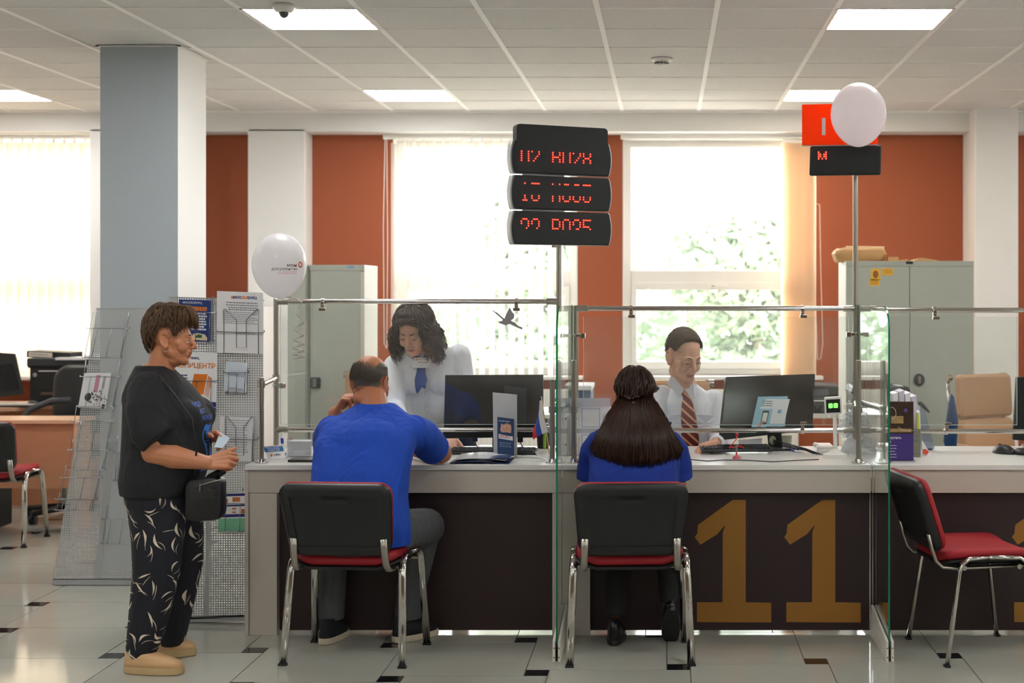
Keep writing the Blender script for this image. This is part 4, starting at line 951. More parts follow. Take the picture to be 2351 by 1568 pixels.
m = MB(); b_.text(m, 'МОС', .017, .53 * b_.w, .905 * b_.h, bold=.0006, align='RIGHT'); b_.text(m, 'ЕИРЦ', .017, .66 * b_.w, .905 * b_.h, bold=.0006, align='LEFT'); m.build('navy_letters', M_NAVY, t, world=True)
m = MB(); b_.text(m, 'ОБЛ', .017, .595 * b_.w, .905 * b_.h, bold=.0006)
b_.poly(m, [((.33 + (.036 if k % 2 else .022) * cos(2 * pi * k / 16)) * b_.w, .905 * b_.h + (.036 if k % 2 else .022) * b_.w * sin(2 * pi * k / 16)) for k in range(16)]); m.build('orange_emblem', M_ORI, t, world=True)
t, b_ = leaflet('copy_centre_poster', 'white poster with orange КОПИЦЕНТР lettering and an orange paper drawing', 'poster', [(395, 806), (498, 811), (496, 942), (393, 938)], YL - .006, M_PAPER)
m = MB(); b_.text(m, 'КОПИЦЕНТР', .034, .52 * b_.w, .76 * b_.h, bold=.0007, sx=.92); b_.text(m, 'ОБЛ', .014, .42 * b_.w, .89 * b_.h, bold=.0005, align='RIGHT')
b_.poly(m, [(.40 * b_.w, .25 * b_.h), (.71 * b_.w, .27 * b_.h), (.80 * b_.w, .62 * b_.h), (.50 * b_.w, .62 * b_.h)])
for k in range(4): b_.poly(m, [((.73 + .025 * k) * b_.w, (.26 - .015 * k) * b_.h), ((.74 + .025 * k) * b_.w, (.26 - .015 * k) * b_.h), ((.835 + .022 * k) * b_.w, (.58 - .012 * k) * b_.h), ((.82 + .022 * k) * b_.w, (.60 - .012 * k) * b_.h)])
m.build('orange_print', M_ORI, t, world=True)
m = MB(); b_.text(m, 'ЕИРЦ', .014, .43 * b_.w, .89 * b_.h, bold=.0005, align='LEFT'); b_.rect(m, 0, 0, b_.w, .14 * b_.h); b_.lines(m, .1 * b_.w, .36 * b_.w, .60 * b_.h, 3, .05 * b_.h, .006); m.build('navy_print', mat('indigo ink', '2b2f78', .5), t, world=True)
m = MB(); b_.text(m, 'ПЕЧАТЬ', .012, .66 * b_.w, .10 * b_.h, d=.002, bold=.0003); b_.rect(m, .1 * b_.w, .045 * b_.h, b_.w, .055 * b_.h, d1=.001); m.build('pale_print', mat('lilac print', 'b9b4e0', .5), t, world=True)
t, b_ = leaflet('small_leaflet', 'small pale blue leaflet in the narrow rack below the large notice', 'leaflet', [(519, 829), (568, 834), (564, 902), (513, 896)], YL, mat('pale blue paper', 'd4deea', .7))
m = MB(); b_.lines(m, .25 * b_.w, .9 * b_.w, .60 * b_.h, 2, .05 * b_.h, .003); b_.lines(m, .25 * b_.w, .9 * b_.w, .12 * b_.h, 2, .05 * b_.h, .003); m.build('printed_text', M_INKG, t, world=True)
t, b_ = leaflet('notice_sheet', 'white printed form in the lower wire pocket, behind the woman\'s hands', 'notice', [(506, 956), (581, 960), (576, 1059), (503, 1057)], YL, M_PAPER)
m = MB(); b_.lines(m, .12 * b_.w, .9 * b_.w, .93 * b_.h, 14, .055 * b_.h, .003); m.build('printed_text', M_INKG, t, world=True)
t, b_ = leaflet('colour_leaflet', 'colourful leaflet with green, white and navy bands below the handbag', 'leaflet', [(503, 1134), (572, 1128), (570, 1218), (501, 1220)], YL, M_PAPER)
m = MB(); 
for v0, v1 in ((.93, 1), (.66, .70), (.37, .45)): b_.rect(m, 0, v0 * b_.h, b_.w, v1 * b_.h)
m.build('navy_bands', mat('indigo ink'  , '2b2f78', .5), t, world=True)
m = MB(); b_.rect(m, 0, 0, b_.w, .34 * b_.h); m.build('green_band', mat('mint print', '7cc09a', .6), t, world=True)
m = MB(); 
for q in ((.1, .75, .3, .86), (.45, .78, .7, .9), (.75, .46, 1, .58), (.45, .48, .58, .52), (.45, .57, .58, .62), (.05, .46, .15, .52)): b_.rect(m, q[0] * b_.w, q[1] * b_.h, q[2] * b_.w, q[3] * b_.h)
m.build('orange_drawings', mat('terracotta ink', 'c4713c', .6), t, world=True)

t = thing('white_backing', 'white cupboard-like block added so the holes of the upright stand show bright', 'backing block', (PX(520, 11.4), 11.5, 0))
MB().box((PX(452, 11.3), 11.32, 0), (PX(604, 11.3), 11.7, PZ(705, 11.3))).build('backing_body', M_WHITE, t, world=True, bevel=.004)  # invented block: its white face stands in for brightness behind the holes
for k in range(2): MB().box((PX(454 + 75 * k, 11.3), 11.30, .06), (PX(526 + 75 * k, 11.3), 11.318, PZ(712, 11.3))).build('door', M_WHITE, t, world=True, bevel=.003)
# ================================================================= BEIGE OFFICE CHAIRS BEHIND THE DESKS
def beige_chair(label, loc, rot):
    t = thing('office_armchair', label, 'chair', loc, rot, 'beige leather office chairs')
    # local: seat faces +y; backrest at -y
    def prof(z): return -.25 - .10 * (z - .5) - (.06 * max(0, z - .95) * -1) - .08 * max(0, .62 - z) * -1
    def seg(z0, z1, name):
        m = MB(); M1 = Matrix.Identity(4); hh = z1 - z0
        pillow(m, .42, hh, .03, [(.012, 0), (0, .008), (0, .045), (.015, .06)], M1, None)
        m.fn(lambda p: (p.x * (1 - .03 * (p.z / hh)), p.y + prof(p.z + (z0 + z1) / 2) + .05 * (p.x / .23) ** 2, p.z + (z0 + z1) / 2)); m.build(name, M_BEIGE, t, smooth=True)
    seg(.48, .86, 'back_cushion'); seg(.865, 1.12, 'head_cushion')
    m = MB(); pillow(m, .5, .48, .06, [(.02, 0), (0, -.02), (0, -.06), (.02, -.08)], Matrix.Translation((0, .0, .5)) @ Matrix.Rotation(radians(-90), 4, 'X')); m.build('seat', M_BEIGE, t, smooth=True)
    for s_ in (-1, 1):
        MB().tube([(.218 * s_, prof(1.12) + .0, 1.12), (.22 * s_, prof(.95), .95), (.22 * s_, prof(.7), .7), (.245 * s_, prof(.5) + .02, .5), (.245 * s_, -.1, .44), (.245 * s_, .22, .44)], .011, 8).build('side_rail', M_CHROME, t, smooth='all')
        MB().tube([(.25 * s_, -.24, .60), (.30 * s_, -.2, .68), (.31 * s_, -.05, .70), (.31 * s_, .12, .69), (.31 * s_, .2, .62), (.28 * s_, .2, .48), (.245 * s_, .16, .45)], .012, 8).build('armrest', M_CHROME, t, smooth='all')
        MB().tube([(.31 * s_, -.12, .708), (.31 * s_, .1, .70)], .024, 10, r2=.016).build('arm_pad', M_BEIGE, t, smooth='all')
        MB().cyl((.205 * s_, prof(1.1) + .01, 1.1), (.238 * s_, prof(1.1) + .01, 1.1), .02, 14).build('corner_bolt', M_CHROME, t, smooth=True)
    MB().cyl((0, 0, .08), (0, 0, .43), .03, 14).build('column', M_CHROME2, t, smooth=True)
    m = MB()
    for k in range(5):
        a2 = 2 * pi * k / 5; m.tube([(0, 0, .10), (.3 * cos(a2), .3 * sin(a2), .07)], .02, 8, radii=[.03, .018])
    m.build('base', M_CHROME, t, smooth='all')
    for k in range(5):
        a2 = 2 * pi * k / 5; MB().cyl((.3 * cos(a2) - .02, .3 * sin(a2), .03), (.3 * cos(a2) + .02, .3 * sin(a2), .03), .03, 14).build('castor', M_BLACKP, t, smooth=True)
    return t
oc = beige_chair('empty beige leather office chair behind the right desk', (2.02, 8.75, .0), radians(212))
dup(oc, (-1.78, 9.0, 0), radians(178), 'beige leather office chair behind the bald man\'s head')
dup(oc, (.05, 8.42, -.02), radians(182), 'beige leather office chair the young clerk sits on')
# blue jacket hanging on the right chair
m = MB(); jx, jy = PX(2186, 8.62), 8.62
m.loft([(PX(2192, jy), jy, PZ(1066, jy), .040, .04), (PX(2184, jy), jy, PZ(1015, jy), .038, .04), (PX(2187, jy), jy, PZ(960, jy), .022, .03), (PX(2191, jy), jy, PZ(905, jy), .010, .015)], sup=1.6)
m.fn(lambda p: (p.x + .012 * sin(p.z * 30 + p.x * 60), p.y, p.z + .02 * sin(p.x * 55)))
tag(m.build('jacket', mat('blue jacket cloth', '173a62', .85, var=.15, scale=40, bump=.3), loc=(jx, jy, PZ(1062, jy)), smooth='all'), 'blue jacket hanging behind the empty beige chair at right', 'jacket')
# ================================================================= THINGS ON THE LEFT DESK
def card(name, par, corners, Y, m_, th=.001, dy=0):
    return MB().prism([P(x_, y_, Y + dy * k) for k, (x_, y_) in enumerate(corners)], (0, th, 0)).build(name, m_, par, world=True)
# small tent card
Yq = 7.25; t = thing('tent_card', 'small blue and white payment tent card at the left end of the left desk', 'sign', (PX(631, Yq), Yq, DT))
o_ = P(613, 1053, Yq - .02); MB().prism([P(613, 1054, Yq - .02), P(656, 1051, Yq - .02), P(650, 1021, Yq + .02), P(605, 1025, Yq + .02)], (0, .001, 0)).build('card', M_PAPER, t, world=True)
bd = Board(P(613, 1054, Yq - .0206), P(656, 1051, Yq - .02) - P(613, 1054, Yq - .02), P(605, 1025, Yq + .02) - P(613, 1054, Yq - .02)); bw = (P(656, 1051, Yq) - P(613, 1054, Yq)).length; bh = .075
m = MB(); bd.poly(m, [(-.001, .040), (bw - .0, .040), (bw, .0735), (-.002, .0735)]); m.build('blue_band', M_BLUEI, t, world=True)
m = MB(); bd.text(m, 'ЗДЕСЬ МОЖНО', .0105, bw / 2, .068, .0016, .0002); bd.text(m, 'ОПЛАТИТЬ', .0105, bw / 2, .057, .0016, .0002); bd.text(m, 'ЧЕРЕЗ СБП', .0105, bw / 2, .046, .0016, .0002); m.build('white_words', M_PAPER, t, world=True)
m = MB(); bd.text(m, 'сбп', .018, bw * .6, .020, .0012, .0005); m.build('dark_words', mat('plum ink', '3a2a5a', .6), t, world=True)
m = MB(); bd.poly(m, [(.020, .010), (.034, .020), (.020, .030), (.024, .020)]); m.build('emblem', M_ORI, t, world=True)
# white cubby with note paper
Yq = 7.32; t = thing('note_box', 'clear box filled with white note paper on the left desk', 'paper box', (PX(686, Yq), Yq, DT))
a2, b2 = PX(658, Yq), PX(716, Yq); zt_ = PZ(1008, Yq)
MB().box((a2 + .006, Yq + .006, DT + .004), (b2 - .006, Yq + .10, zt_ - .012)).build('note_paper', M_PAPER, t, world=True)
m = MB()
for q in (((a2, Yq, DT), (b2, Yq + .002, zt_)), ((a2, Yq, DT), (a2 + .002, Yq + .106, zt_)), ((b2 - .002, Yq, DT), (b2, Yq + .106, zt_)), ((a2, Yq + .104, DT), (b2, Yq + .106, zt_))): m.box(*q)
m.build('clear_box', M_ACR, t, world=True)
Yq = 7.13; m = MB().box((PX(664, Yq), Yq - .03, DT), (PX(722, Yq), Yq + .06, DT + .012)); tag(m.build('wallet', M_BLACKP, loc=(PX(690, Yq), Yq, DT), bevel=.003), 'flat black wallet lying on the desk beside the tent card', 'wallet')
# striped blue bottle-like tube behind
Yq = 7.42; t = thing('glue_bottle', 'slim blue and white marker standing behind the note box', 'marker', (PX(650, Yq), Yq, DT))
MB().tube([P(652, 1052, Yq), P(646, 992, Yq)], .007, 8).build('barrel', M_PAPER, t, world=True, smooth='all'); MB().tube([P(652.3, 1052, Yq), P(651, 1040, Yq)], .011, 8).tube([P(648.5, 1018, Yq), P(647.4, 1006, Yq)], .0078, 8).build('cap', mat('bright blue', '2452c4', .4), t, world=True)
# monitor seen from behind
def vga(t, px, py, Y, pts, m_=None, r=.0028):
    MB().box(tuple(P(px - 7, py + 12, Y)), tuple(P(px + 6, py, Y + .02))).build('plug', m_ or M_BLACKP, t, world=True, bevel=.002)
    MB().tube(pts, r, 6).build('cable', M_BLACKP, t, world=True, smooth='all')
Yq = 7.69; t = thing('computer_monitor', 'large dark monitor seen from behind on the left desk, in front of the standing clerk', 'monitor', (PX(1130, Yq), Yq, DT))
M_MON = mat('dark glossy plastic', '0e1312', .35, var=.15, scale=3, spec=.3)
MB().prism([P(1022, 861, Yq + .02), P(1247, 860, Yq + .02), P(1247, 1005, Yq), P(1018, 1005, Yq)], (0, .02, 0)).build('back_shell', M_MON, t, world=True, bevel=.002)
MB().prism([P(1017, 984, Yq - .015), P(1247, 983, Yq - .015), P(1247, 1003, Yq - .015), P(1017, 1007, Yq - .015)], (0, .03, 0)).build('lower_housing', M_BLACKP, t, world=True, bevel=.003)
m = MB().box((PX(1128, Yq), Yq + .04, DT), (PX(1160, Yq), Yq + .06, PZ(960, Yq))).box((PX(1095, Yq), Yq - .06, DT), (PX(1195, Yq), Yq + .12, DT + .012)); m.build('stand', M_BLACKP, t, world=True, bevel=.003)
vga(t, 1091, 1002, Yq - .01, [P(1091, 1014, Yq - .005), P(1093, 1022, Yq - .01), P(1101, 1032, Yq - .05), P(1114, 1037, Yq - .1), P(1122, 1042, Yq - .18)], mat('vga blue', '1a2c5a', .4))
vga(t, 1195, 1004, Yq - .01, [P(1195, 1015, Yq), P(1198, 1022, Yq), P(1204, 1031, Yq - .05), P(1216, 1035, Yq - .12), P(1228, 1036, Yq - .2), P(1232, 1046, Yq - .28), P(1242, 1054, Yq - .36)])
# leaflet holder
Yq = 7.3; t = thing('leaflet_holder', 'tall white acrylic leaflet holder with a blue leaflet on the left desk', 'leaflet holder', (PX(1159, Yq), Yq, DT))
M_WAC = mat('milky acrylic', 'd6d6da', .2, alpha=.93, trans=.3)
MB().prism([P(1131, 901, Yq), P(1187, 906, Yq + .02), P(1187, 1047, Yq + .02), P(1133, 1042, Yq)], (0, .006, 0)).build('back_plate', M_WAC, t, world=True, bevel=.001)
MB().box((PX(1131, Yq), Yq - .03, DT), (PX(1187, Yq), Yq + .05, DT + .005)).build('base_plate', M_ACR, t, world=True)
a2 = [P(1142, 957, Yq - .012), P(1180, 962, Yq - .002), P(1180, 1046, Yq - .014), P(1142, 1043, Yq - .022)]
MB().prism(a2, (0, .004, 0)).build('leaflet', mat('deep blue print', '1f3c66', .35), t, world=True)
bd = Board(a2[3], a2[2] - a2[3], a2[0] - a2[3]); m = MB(); rg = random.Random(8)
bd.poly(m, [(.014, .118), (.018, .150), (.03, .146), (.045, .155), (.066, .148), (.068, .125), (.066, .108), (.045, .110), (.02, .108)]); m.build('crowd_picture', mat('peach print', 'c99a84', .6, var=.5, scale=120), t, world=True)
m = MB(); bd.poly(m, [(.006, .078), (.075, .072), (.075, .092), (.006, .100)]); bd.lines(m, .008, .06, .165, 1, .01, .003); m.build('white_box', M_PAPER, t, world=True)
m = MB(); bd.lines(m, .01, .06, .095, 2, .008, .003, .0024); m.build('red_text', mat('red ink', 'b83a4a', .6), t, world=True)
m = MB(); bd.lines(m, .01, .07, .06, 3, .009, .003); m.build('pale_text', mat('pale blue ink', '8fa6c4', .6), t, world=True)
# keyboards, folder
keyboard('black keyboard behind the leaflet holder on the left desk', (PX(1130, 7.45), 7.5), .44, .14, -2, M_BLACKP, M_DARKG, z=DT)
Yq = 7.17; t = thing('document_folder', 'open dark blue folder with glossy white sheets on the left desk', 'folder', (PX(1105, Yq), Yq, DT))
def curved(mb, x0, x1, ya, yb, z, am, th, n=12, wav=.6):
    top = [V((x0 + (x1 - x0) * k / n, 0, z + am * sin(pi * k / n * wav + .3))) for k in range(n + 1)]
    for k in range(n):
        p, q = top[k], top[k + 1]; mb.add([(p.x, ya, p.z), (q.x, ya, q.z), (q.x, yb, q.z), (p.x, yb, p.z), (p.x, ya, p.z + th), (q.x, ya, q.z + th), (q.x, yb, q.z + th), (p.x, yb, p.z + th)],
                                         [(0, 3, 2, 1), (4, 5, 6, 7), (0, 1, 5, 4), (2, 3, 7, 6)] + ([(0, 4, 7, 3)] if k == 0 else []) + ([(1, 2, 6, 5)] if k == n - 1 else []))
    return mb
curved(MB(), PX(1042, Yq), PX(1176, Yq), 7.03, 7.33, DT + .001, .008, .003, wav=1.0).build('folder_cover', mat('navy folder', '17305e', .3), t, world=True, smooth=True)
curved(MB(), PX(1050, Yq), PX(1168, Yq), 7.05, 7.32, DT + .012, .012, .002, wav=.9).build('sheets', mat('glossy sheet', 'dcdfe6', .15), t, world=True, smooth=True)
curved(MB(), PX(1120, Yq), PX(1177, Yq), 7.04, 7.16, DT + .014, .012, .003, wav=.5).build('folder_flap', mat('navy folder', '17305e', .3), t, world=True, smooth=True)
# cables and receipt on desk
m = MB().tube([(PX(x_, y_), y_, DT + .004) for x_, y_ in ((1180, 7.35), (1205, 7.3), (1225, 7.33), (1238, 7.27), (1252, 7.2), (1248, 7.13), (1232, 7.12), (1210, 7.2), (1190, 7.18))], .0028, 6)
tag(m.build('cable', mat('white cable', 'e8e8e8', .4), loc=(PX(1215, 7.2), 7.25, DT), smooth='all'), 'white cable lying in a loop beside the small flag', 'cable')
# Russian table flag
Yq = 7.33; t = thing('table_flag', 'small white, blue and red table flag on a stick, by the left desk\'s glass divider', 'flag', (PX(1263, Yq), Yq, DT))
M_FW, M_FB, M_FR = mat('flag white', 'e6e4e4', .6, trans=.3), mat('flag blue', '1c50a8', .6, trans=.3), mat('flag red', 'd42432', .6, trans=.3)
MB().tube([P(1243, 910, Yq), P(1263, 1052, Yq)], .0028, 8).build('stick', mat('light wood', 'c8b48a', .5), t, world=True, smooth='all')
MB().cyl((PX(1263, Yq), Yq, DT), (PX(1263, Yq), Yq, DT + .012), .022, 16).build('base', M_PAPER, t, world=True)
def band(cols, m_, nm):
    n = 10; mb = MB(); fa, fb = cols; vs = []
    for k in range(n + 1):
        u = k / n
        for f_ in (fa, fb):
            (x0_, y0_), (x1_, y1_) = f_; bx = x0_ + (x1_ - x0_) * u - 4 * sin(pi * u) * 1.2; by = y0_ + (y1_ - y0_) * u; vs.append(P(bx, by, Yq - .004 + .012 * sin(5 * u + (0 if f_ is fa else .8))))
    mb.add(vs, [(2 * k, 2 * k + 1, 2 * k + 3, 2 * k + 2) for k in range(n)]); return mb.build(nm, m_, t, world=True, smooth='all')
band((((1245, 918)), (1258, 990)) and (((1246, 918), (1258, 990)), ((1239, 920), (1245, 997))), M_FW, 'white_stripe')
band((((1239.5, 919), (1245, 997)), ((1237, 950), (1233, 1003))), M_FB, 'blue_stripe')
band((((1237, 950), (1233, 1003)), ((1234, 965), (1224, 1010))), M_FR, 'red_stripe')
# dark pen cup with green
Yq = 7.75; t = thing('pen_cup', 'black pen cup with green pens beside the glass divider, left desk', 'pen cup', (PX(1247, Yq), Yq, DT))
MB().loft([(PX(1247, Yq), Yq, DT, .03, .03), (PX(1247, Yq), Yq, DT + .08, .034, .034), (PX(1245, Yq), Yq, DT + .11, .04, .034), (PX(1244, Yq), Yq, DT + .13, .03, .025)]).build('cup', M_BLACKP, t, world=True, smooth=True)
MB().cyl((PX(1252, Yq), Yq - .04, DT), (PX(1252, Yq), Yq - .045, DT + .10), .008, 8).build('pen', mat('lime plastic', '9cc43a', .4), t, world=True)
# upright papers between the dividers
Yq = 7.4; t = thing('paper_holder', 'upright holder of papers seen edge-on right behind the left glass divider', 'paper holder', (PX(1292, Yq), Yq, DT))
for k, (x0_, x1_, y0_, y1_, c) in enumerate(((1280, 1283, 832, 1045, 'dcd6e4'), (1284, 1288, 828, 1050, 'e4e0ea'), (1289, 1292, 840, 1048, 'cdc4d4'), (1293, 1300, 960, 1052, 'd8cab8'), (1301, 1306, 985, 1052, 'b49a78'))):
    MB().box((PX(x0_, Yq), Yq, DT), (PX(x1_, Yq), Yq + .2, PZ(y0_, Yq))).build('sheet', mat('edge paper %d' % k, c, .7), t, world=True)
MB().cyl((PX(1287, Yq), Yq + .1, PZ(829, Yq)), (PX(1287, Yq), Yq + .12, PZ(826, Yq)), .006, 8).build('clip', M_CHROME, t, world=True)
# printer / devices far behind, left of the middle desk
Yq = 10.5
t = thing('printer', 'blue-grey office printer below the windows, seen beside the left pole', 'printer', (PX(1330, Yq), Yq + .2, .76))
MB().box((PX(1296, Yq), Yq, .76), (PX(1357, Yq), Yq + .4, PZ(896, Yq))).build('printer_body', mat('printer slate', '4a5c70', .4), t, world=True, bevel=.01)
MB().box((PX(1294, Yq), Yq - .01, PZ(896, Yq)), (PX(1359, Yq), Yq + .4, PZ(885, Yq))).build('scanner_lid', mat('printer white', 'd0d4d8', .3), t, world=True, bevel=.006)
t = thing('side_table', 'white side table below the windows behind the desks', 'table', (PX(1500, 10.7), 10.75, 0))
MB().box((PX(1230, 10.4), 10.4, .735), (PX(2110, 10.4), 11.1, .76)).build('table_top', M_LAMTOP, t, world=True)
for x_ in (-.85, .3, 1.7):
    for y_ in (10.45, 11.05): MB().box((x_ - .02, y_ - .02, 0), (x_ + .02, y_ + .02, .735)).build('leg', M_DARKG, t, world=True)
t = thing('printer', 'black office printer behind the right end of the tilted monitor', 'printer', (PX(1900, 10.5), 10.7, .76))
MB().box((PX(1862, Yq), Yq, .76), (PX(1934, Yq), Yq + .4, PZ(912, Yq))).build('printer_body', M_BLACKP, t, world=True, bevel=.012)
MB().prism([P(1862, 912, Yq), P(1935, 908, Yq), P(1940, 896, Yq), P(1930, 886, Yq), P(1862, 884, Yq)], (0, .4, 0)).build('document_feeder', M_DARKG, t, world=True, bevel=.01)
MB().box((PX(1858, Yq), Yq - .01, PZ(921, Yq)), (PX(1925, Yq), Yq + .02, PZ(919, Yq))).build('light_strip', M_PAPER, t, world=True)
t = thing('printer', 'black printer in front of the wide cabinet, behind the chrome posts', 'printer', (PX(2030, 9.6), 9.6, .76))
MB().box((PX(1955, 9.5), 9.4, .66), (PX(2086, 9.5), 9.75, PZ(900, 9.5))).build('printer_body', M_BLACKP, t, world=True, bevel=.015)
MB().prism([P(1953, 905, 9.4), P(2092, 905, 9.4), P(2088, 888, 9.4), P(1960, 886, 9.4)], (0, .34, 0)).build('scanner_lid', M_DARKG, t, world=True, bevel=.012)
m = MB().box((PX(1950, 9.5), 9.36, 0), (PX(2130, 9.5), 9.78, .66)); tag(m.build('drawer_unit', M_CAB, loc=(PX(2040, 9.5), 9.6, 0), bevel=.005), 'low grey drawer unit in front of the wide cabinet', 'drawer unit')
m = MB(); m.box((PX(2063, 9.35), 9.42, PZ(888, 9.5)), (PX(2078, 9.35), 9.6, PZ(884, 9.5))); m.box((PX(2052, 9.35), 9.42, PZ(890, 9.5)), (PX(2076, 9.35), 9.6, PZ(887, 9.5)))
tag(m.build('paper_sheet', M_PAPER, loc=(PX(2065, 9.4), 9.5, PZ(890, 9.5))), 'white sheet lying on the black printer near the wide cabinet', 'paper')

# ================================================================= THINGS ON THE MIDDLE DESK
Yq = 7.42; t = thing('sign_holder', 'clear acrylic sign holder with blue-print cards at the left end of the middle desk', 'sign holder', (PX(1360, Yq), Yq, DT))
MB().box((PX(1308, Yq), Yq, DT), (PX(1401, Yq), Yq + .004, PZ(914, Yq))).build('acrylic_plate', mat('frosted acrylic', 'd2d2da', .2, alpha=.6), t, world=True)
MB().box((PX(1308, Yq), Yq - .05, DT), (PX(1401, Yq), Yq + .05, DT + .004)).build('base_plate', M_ACR, t, world=True)
for (y0_, y1_) in ((936, 984), (995, 1044)):
    MB().box((PX(1320, Yq), Yq - .004, PZ(y1_, Yq)), (PX(1383, Yq), Yq - .001, PZ(y0_, Yq))).build('card', M_PAPER, t, world=True)
    bd = Board((PX(1320, Yq), Yq - .004, PZ(y1_, Yq)), (0, 0, 1), (-1, 0, 0))
    m = MB(); bd2 = Board((PX(1320, Yq), Yq - .004, PZ(y1_, Yq)), (1, 0, 0), (0, 0, 1)); 
    for k in range(9): bd2.rect(m, .018, .012 + k * .009, .021, .018 + k * .009)
    m.build('printed_text', M_INKG, t, world=True)
    m = MB(); bd2.poly(m, [(.006 + .005 * cos(a3), .05 + .006 * sin(a3)) for a3 in [2 * pi * k / 10 for k in range(10)]]); m.build('emblem', mat('brown ink', '6a4a3a', .6), t, world=True)
    m = MB()
    for q in ((.034, .008, .036, .1), (.122, .008, .124, .1), (.034, .008, .124, .010), (.034, .098, .124, .1)): bd2.rect(m, *q)
    m.build('blue_frame', M_BLUEI, t, world=True)
# tilted monitor with sticker card
Yq = 7.72; t = thing('computer_monitor', 'dark glossy monitor tilted to one side, with a light blue card on its back', 'monitor', (PX(1770, Yq), Yq, DT))
C_ = [P(1667, 865, Yq + .03), P(1872, 858, Yq + .16), P(1866, 985, Yq + .10), P(1653, 1008, Yq - .04)]
nrm = (C_[1] - C_[0]).cross(C_[3] - C_[0]).normalized(); nrm = nrm if nrm.y > 0 else -nrm
MB().prism(C_, nrm * .03).build('back_shell', mat('glossy dark back', '181310', .10, var=.1, spec=.28), t, world=True, bevel=.004)
def on(a2, b2, d=0):   # bilinear point on the back of the monitor
    p = (C_[0] * (1 - a2) + C_[1] * a2) * (1 - b2) + (C_[3] * (1 - a2) + C_[2] * a2) * b2; return p - nrm * d
MB().prism([on(-.005, .90, .012), on(1.0, .90, .012), on(1.0, 1.02, .012), on(-.005, 1.02, .012)], nrm * .02).build('lower_housing', M_BLACKP, t, world=True, bevel=.003)
k1, k2 = P(1764, 985, Yq + .03), P(1790, 984, Yq + .03)
nk = MB().prism([P(1760, 980, Yq + .0), P(1793, 980, Yq + .0), P(1799, 1046, Yq + .0), P(1767, 1048, Yq + .0)], (0, .025, 0)); nk.build('stand_neck', M_BLACKP, t, world=True, bevel=.003)
MB().prism([(PX(1735, Yq), Yq - .12, DT), (PX(1832, Yq), Yq - .10, DT), (PX(1825, Yq), Yq + .1, DT), (PX(1740, Yq), Yq + .1, DT)], (0, 0, .012)).build('stand_foot', M_BLACKP, t, world=True, bevel=.003)
m = MB().ell(P(1774, 1011, Yq - .002), (.018, .002, .024)); m.build('cable_hole', mat('pale hole', 'a8a890', .6), t, world=True)
for k in range(3):
    MB().tube([P(1776, 1010 + 3 * k, Yq - .01), P(1800, 1017 + 4 * k, Yq - .08), P(1850, 1030 + 2 * k, Yq - .2), P(1892, 1046 + 3 * k, Yq - .3)], .0028, 6).build('cable', M_BLACKP, t, world=True, smooth='all')
crd = [on(.36, .34, .002), on(.755, .355, .002), on(.72, .88, .002), on(.335, .87, .002)]
crd = [on(.370, .355, .003), on(.70, .38, .003), on(.69, .92, .003), on(.325, .86, .003)]
tg = thing('info_card', 'light blue info card with a drawn phone, stuck on the tilted monitor', 'card', tuple((crd[2] + crd[3]) / 2))
MB().prism(crd, -nrm * .001).build('card', mat('light blue card', '9cc8dc', .5), tg, world=True)
bd = Board(crd[3] - nrm * .0012, crd[2] - crd[3], crd[0] - crd[3]); bw = (crd[2] - crd[3]).length; bh = (crd[0] - crd[3]).length
m = MB(); bd.poly(m, [(.10 * bw + .03, .93 * bh), (.97 * bw, .93 * bh), (.95 * bw, .12 * bh), (.52 * bw, .12 * bh), (.52 * bw, .60 * bh), (.12 * bw, .60 * bh)]); m.build('white_area', M_PAPER, tg, world=True)
m = MB(); 
for k in range(3): bd.lines(m, .16 * bw, .48 * bw, (.86 - .07 * k) * bh, 1, .01, .005, .0014)
m.build('printed_text', M_INKG, tg, world=True)
m = MB(); rr_ = [(.33 * bw + x_, .32 * bh + z_) for x_, z_ in rrect(.034, .072, .006)]; bd.poly(m, rr_, .0006, .0016); m.build('phone_drawing', M_INK, tg, world=True)
m = MB(); bd.rect(m, .33 * bw - .013, .32 * bh - .026, .33 * bw + .013, .32 * bh + .026, .0016, .002); m.build('phone_screen_drawing', mat('screen print', 'e4e2dc', .6), tg, world=True)
m = MB(); bd.poly(m, [(.16 * bw, .0), (.24 * bw, .18 * bh), (.33 * bw, .22 * bh), (.36 * bw, .18 * bh), (.28 * bw, .08 * bh), (.28 * bw, .0)], .002, .0024); m.build('hand_drawing', mat('hand print', 'c98a70', .6), tg, world=True)
m = MB(); bd.poly(m, [(.745 * bw + .0105 * cos(a3), .52 * bh + .0105 * sin(a3)) for a3 in [2 * pi * k / 18 for k in range(18)]], .0008, .0018); m.build('round_badge', mat('sky blue', '2a9ad4', .5), tg, world=True)
m = MB(); bd.poly(m, [(.745 * bw - .006, .52 * bh + .0), (.745 * bw + .006, .52 * bh + .005), (.745 * bw + .003, .52 * bh - .006)], .0018, .0022); m.build('paper_plane', M_PAPER, tg, world=True)
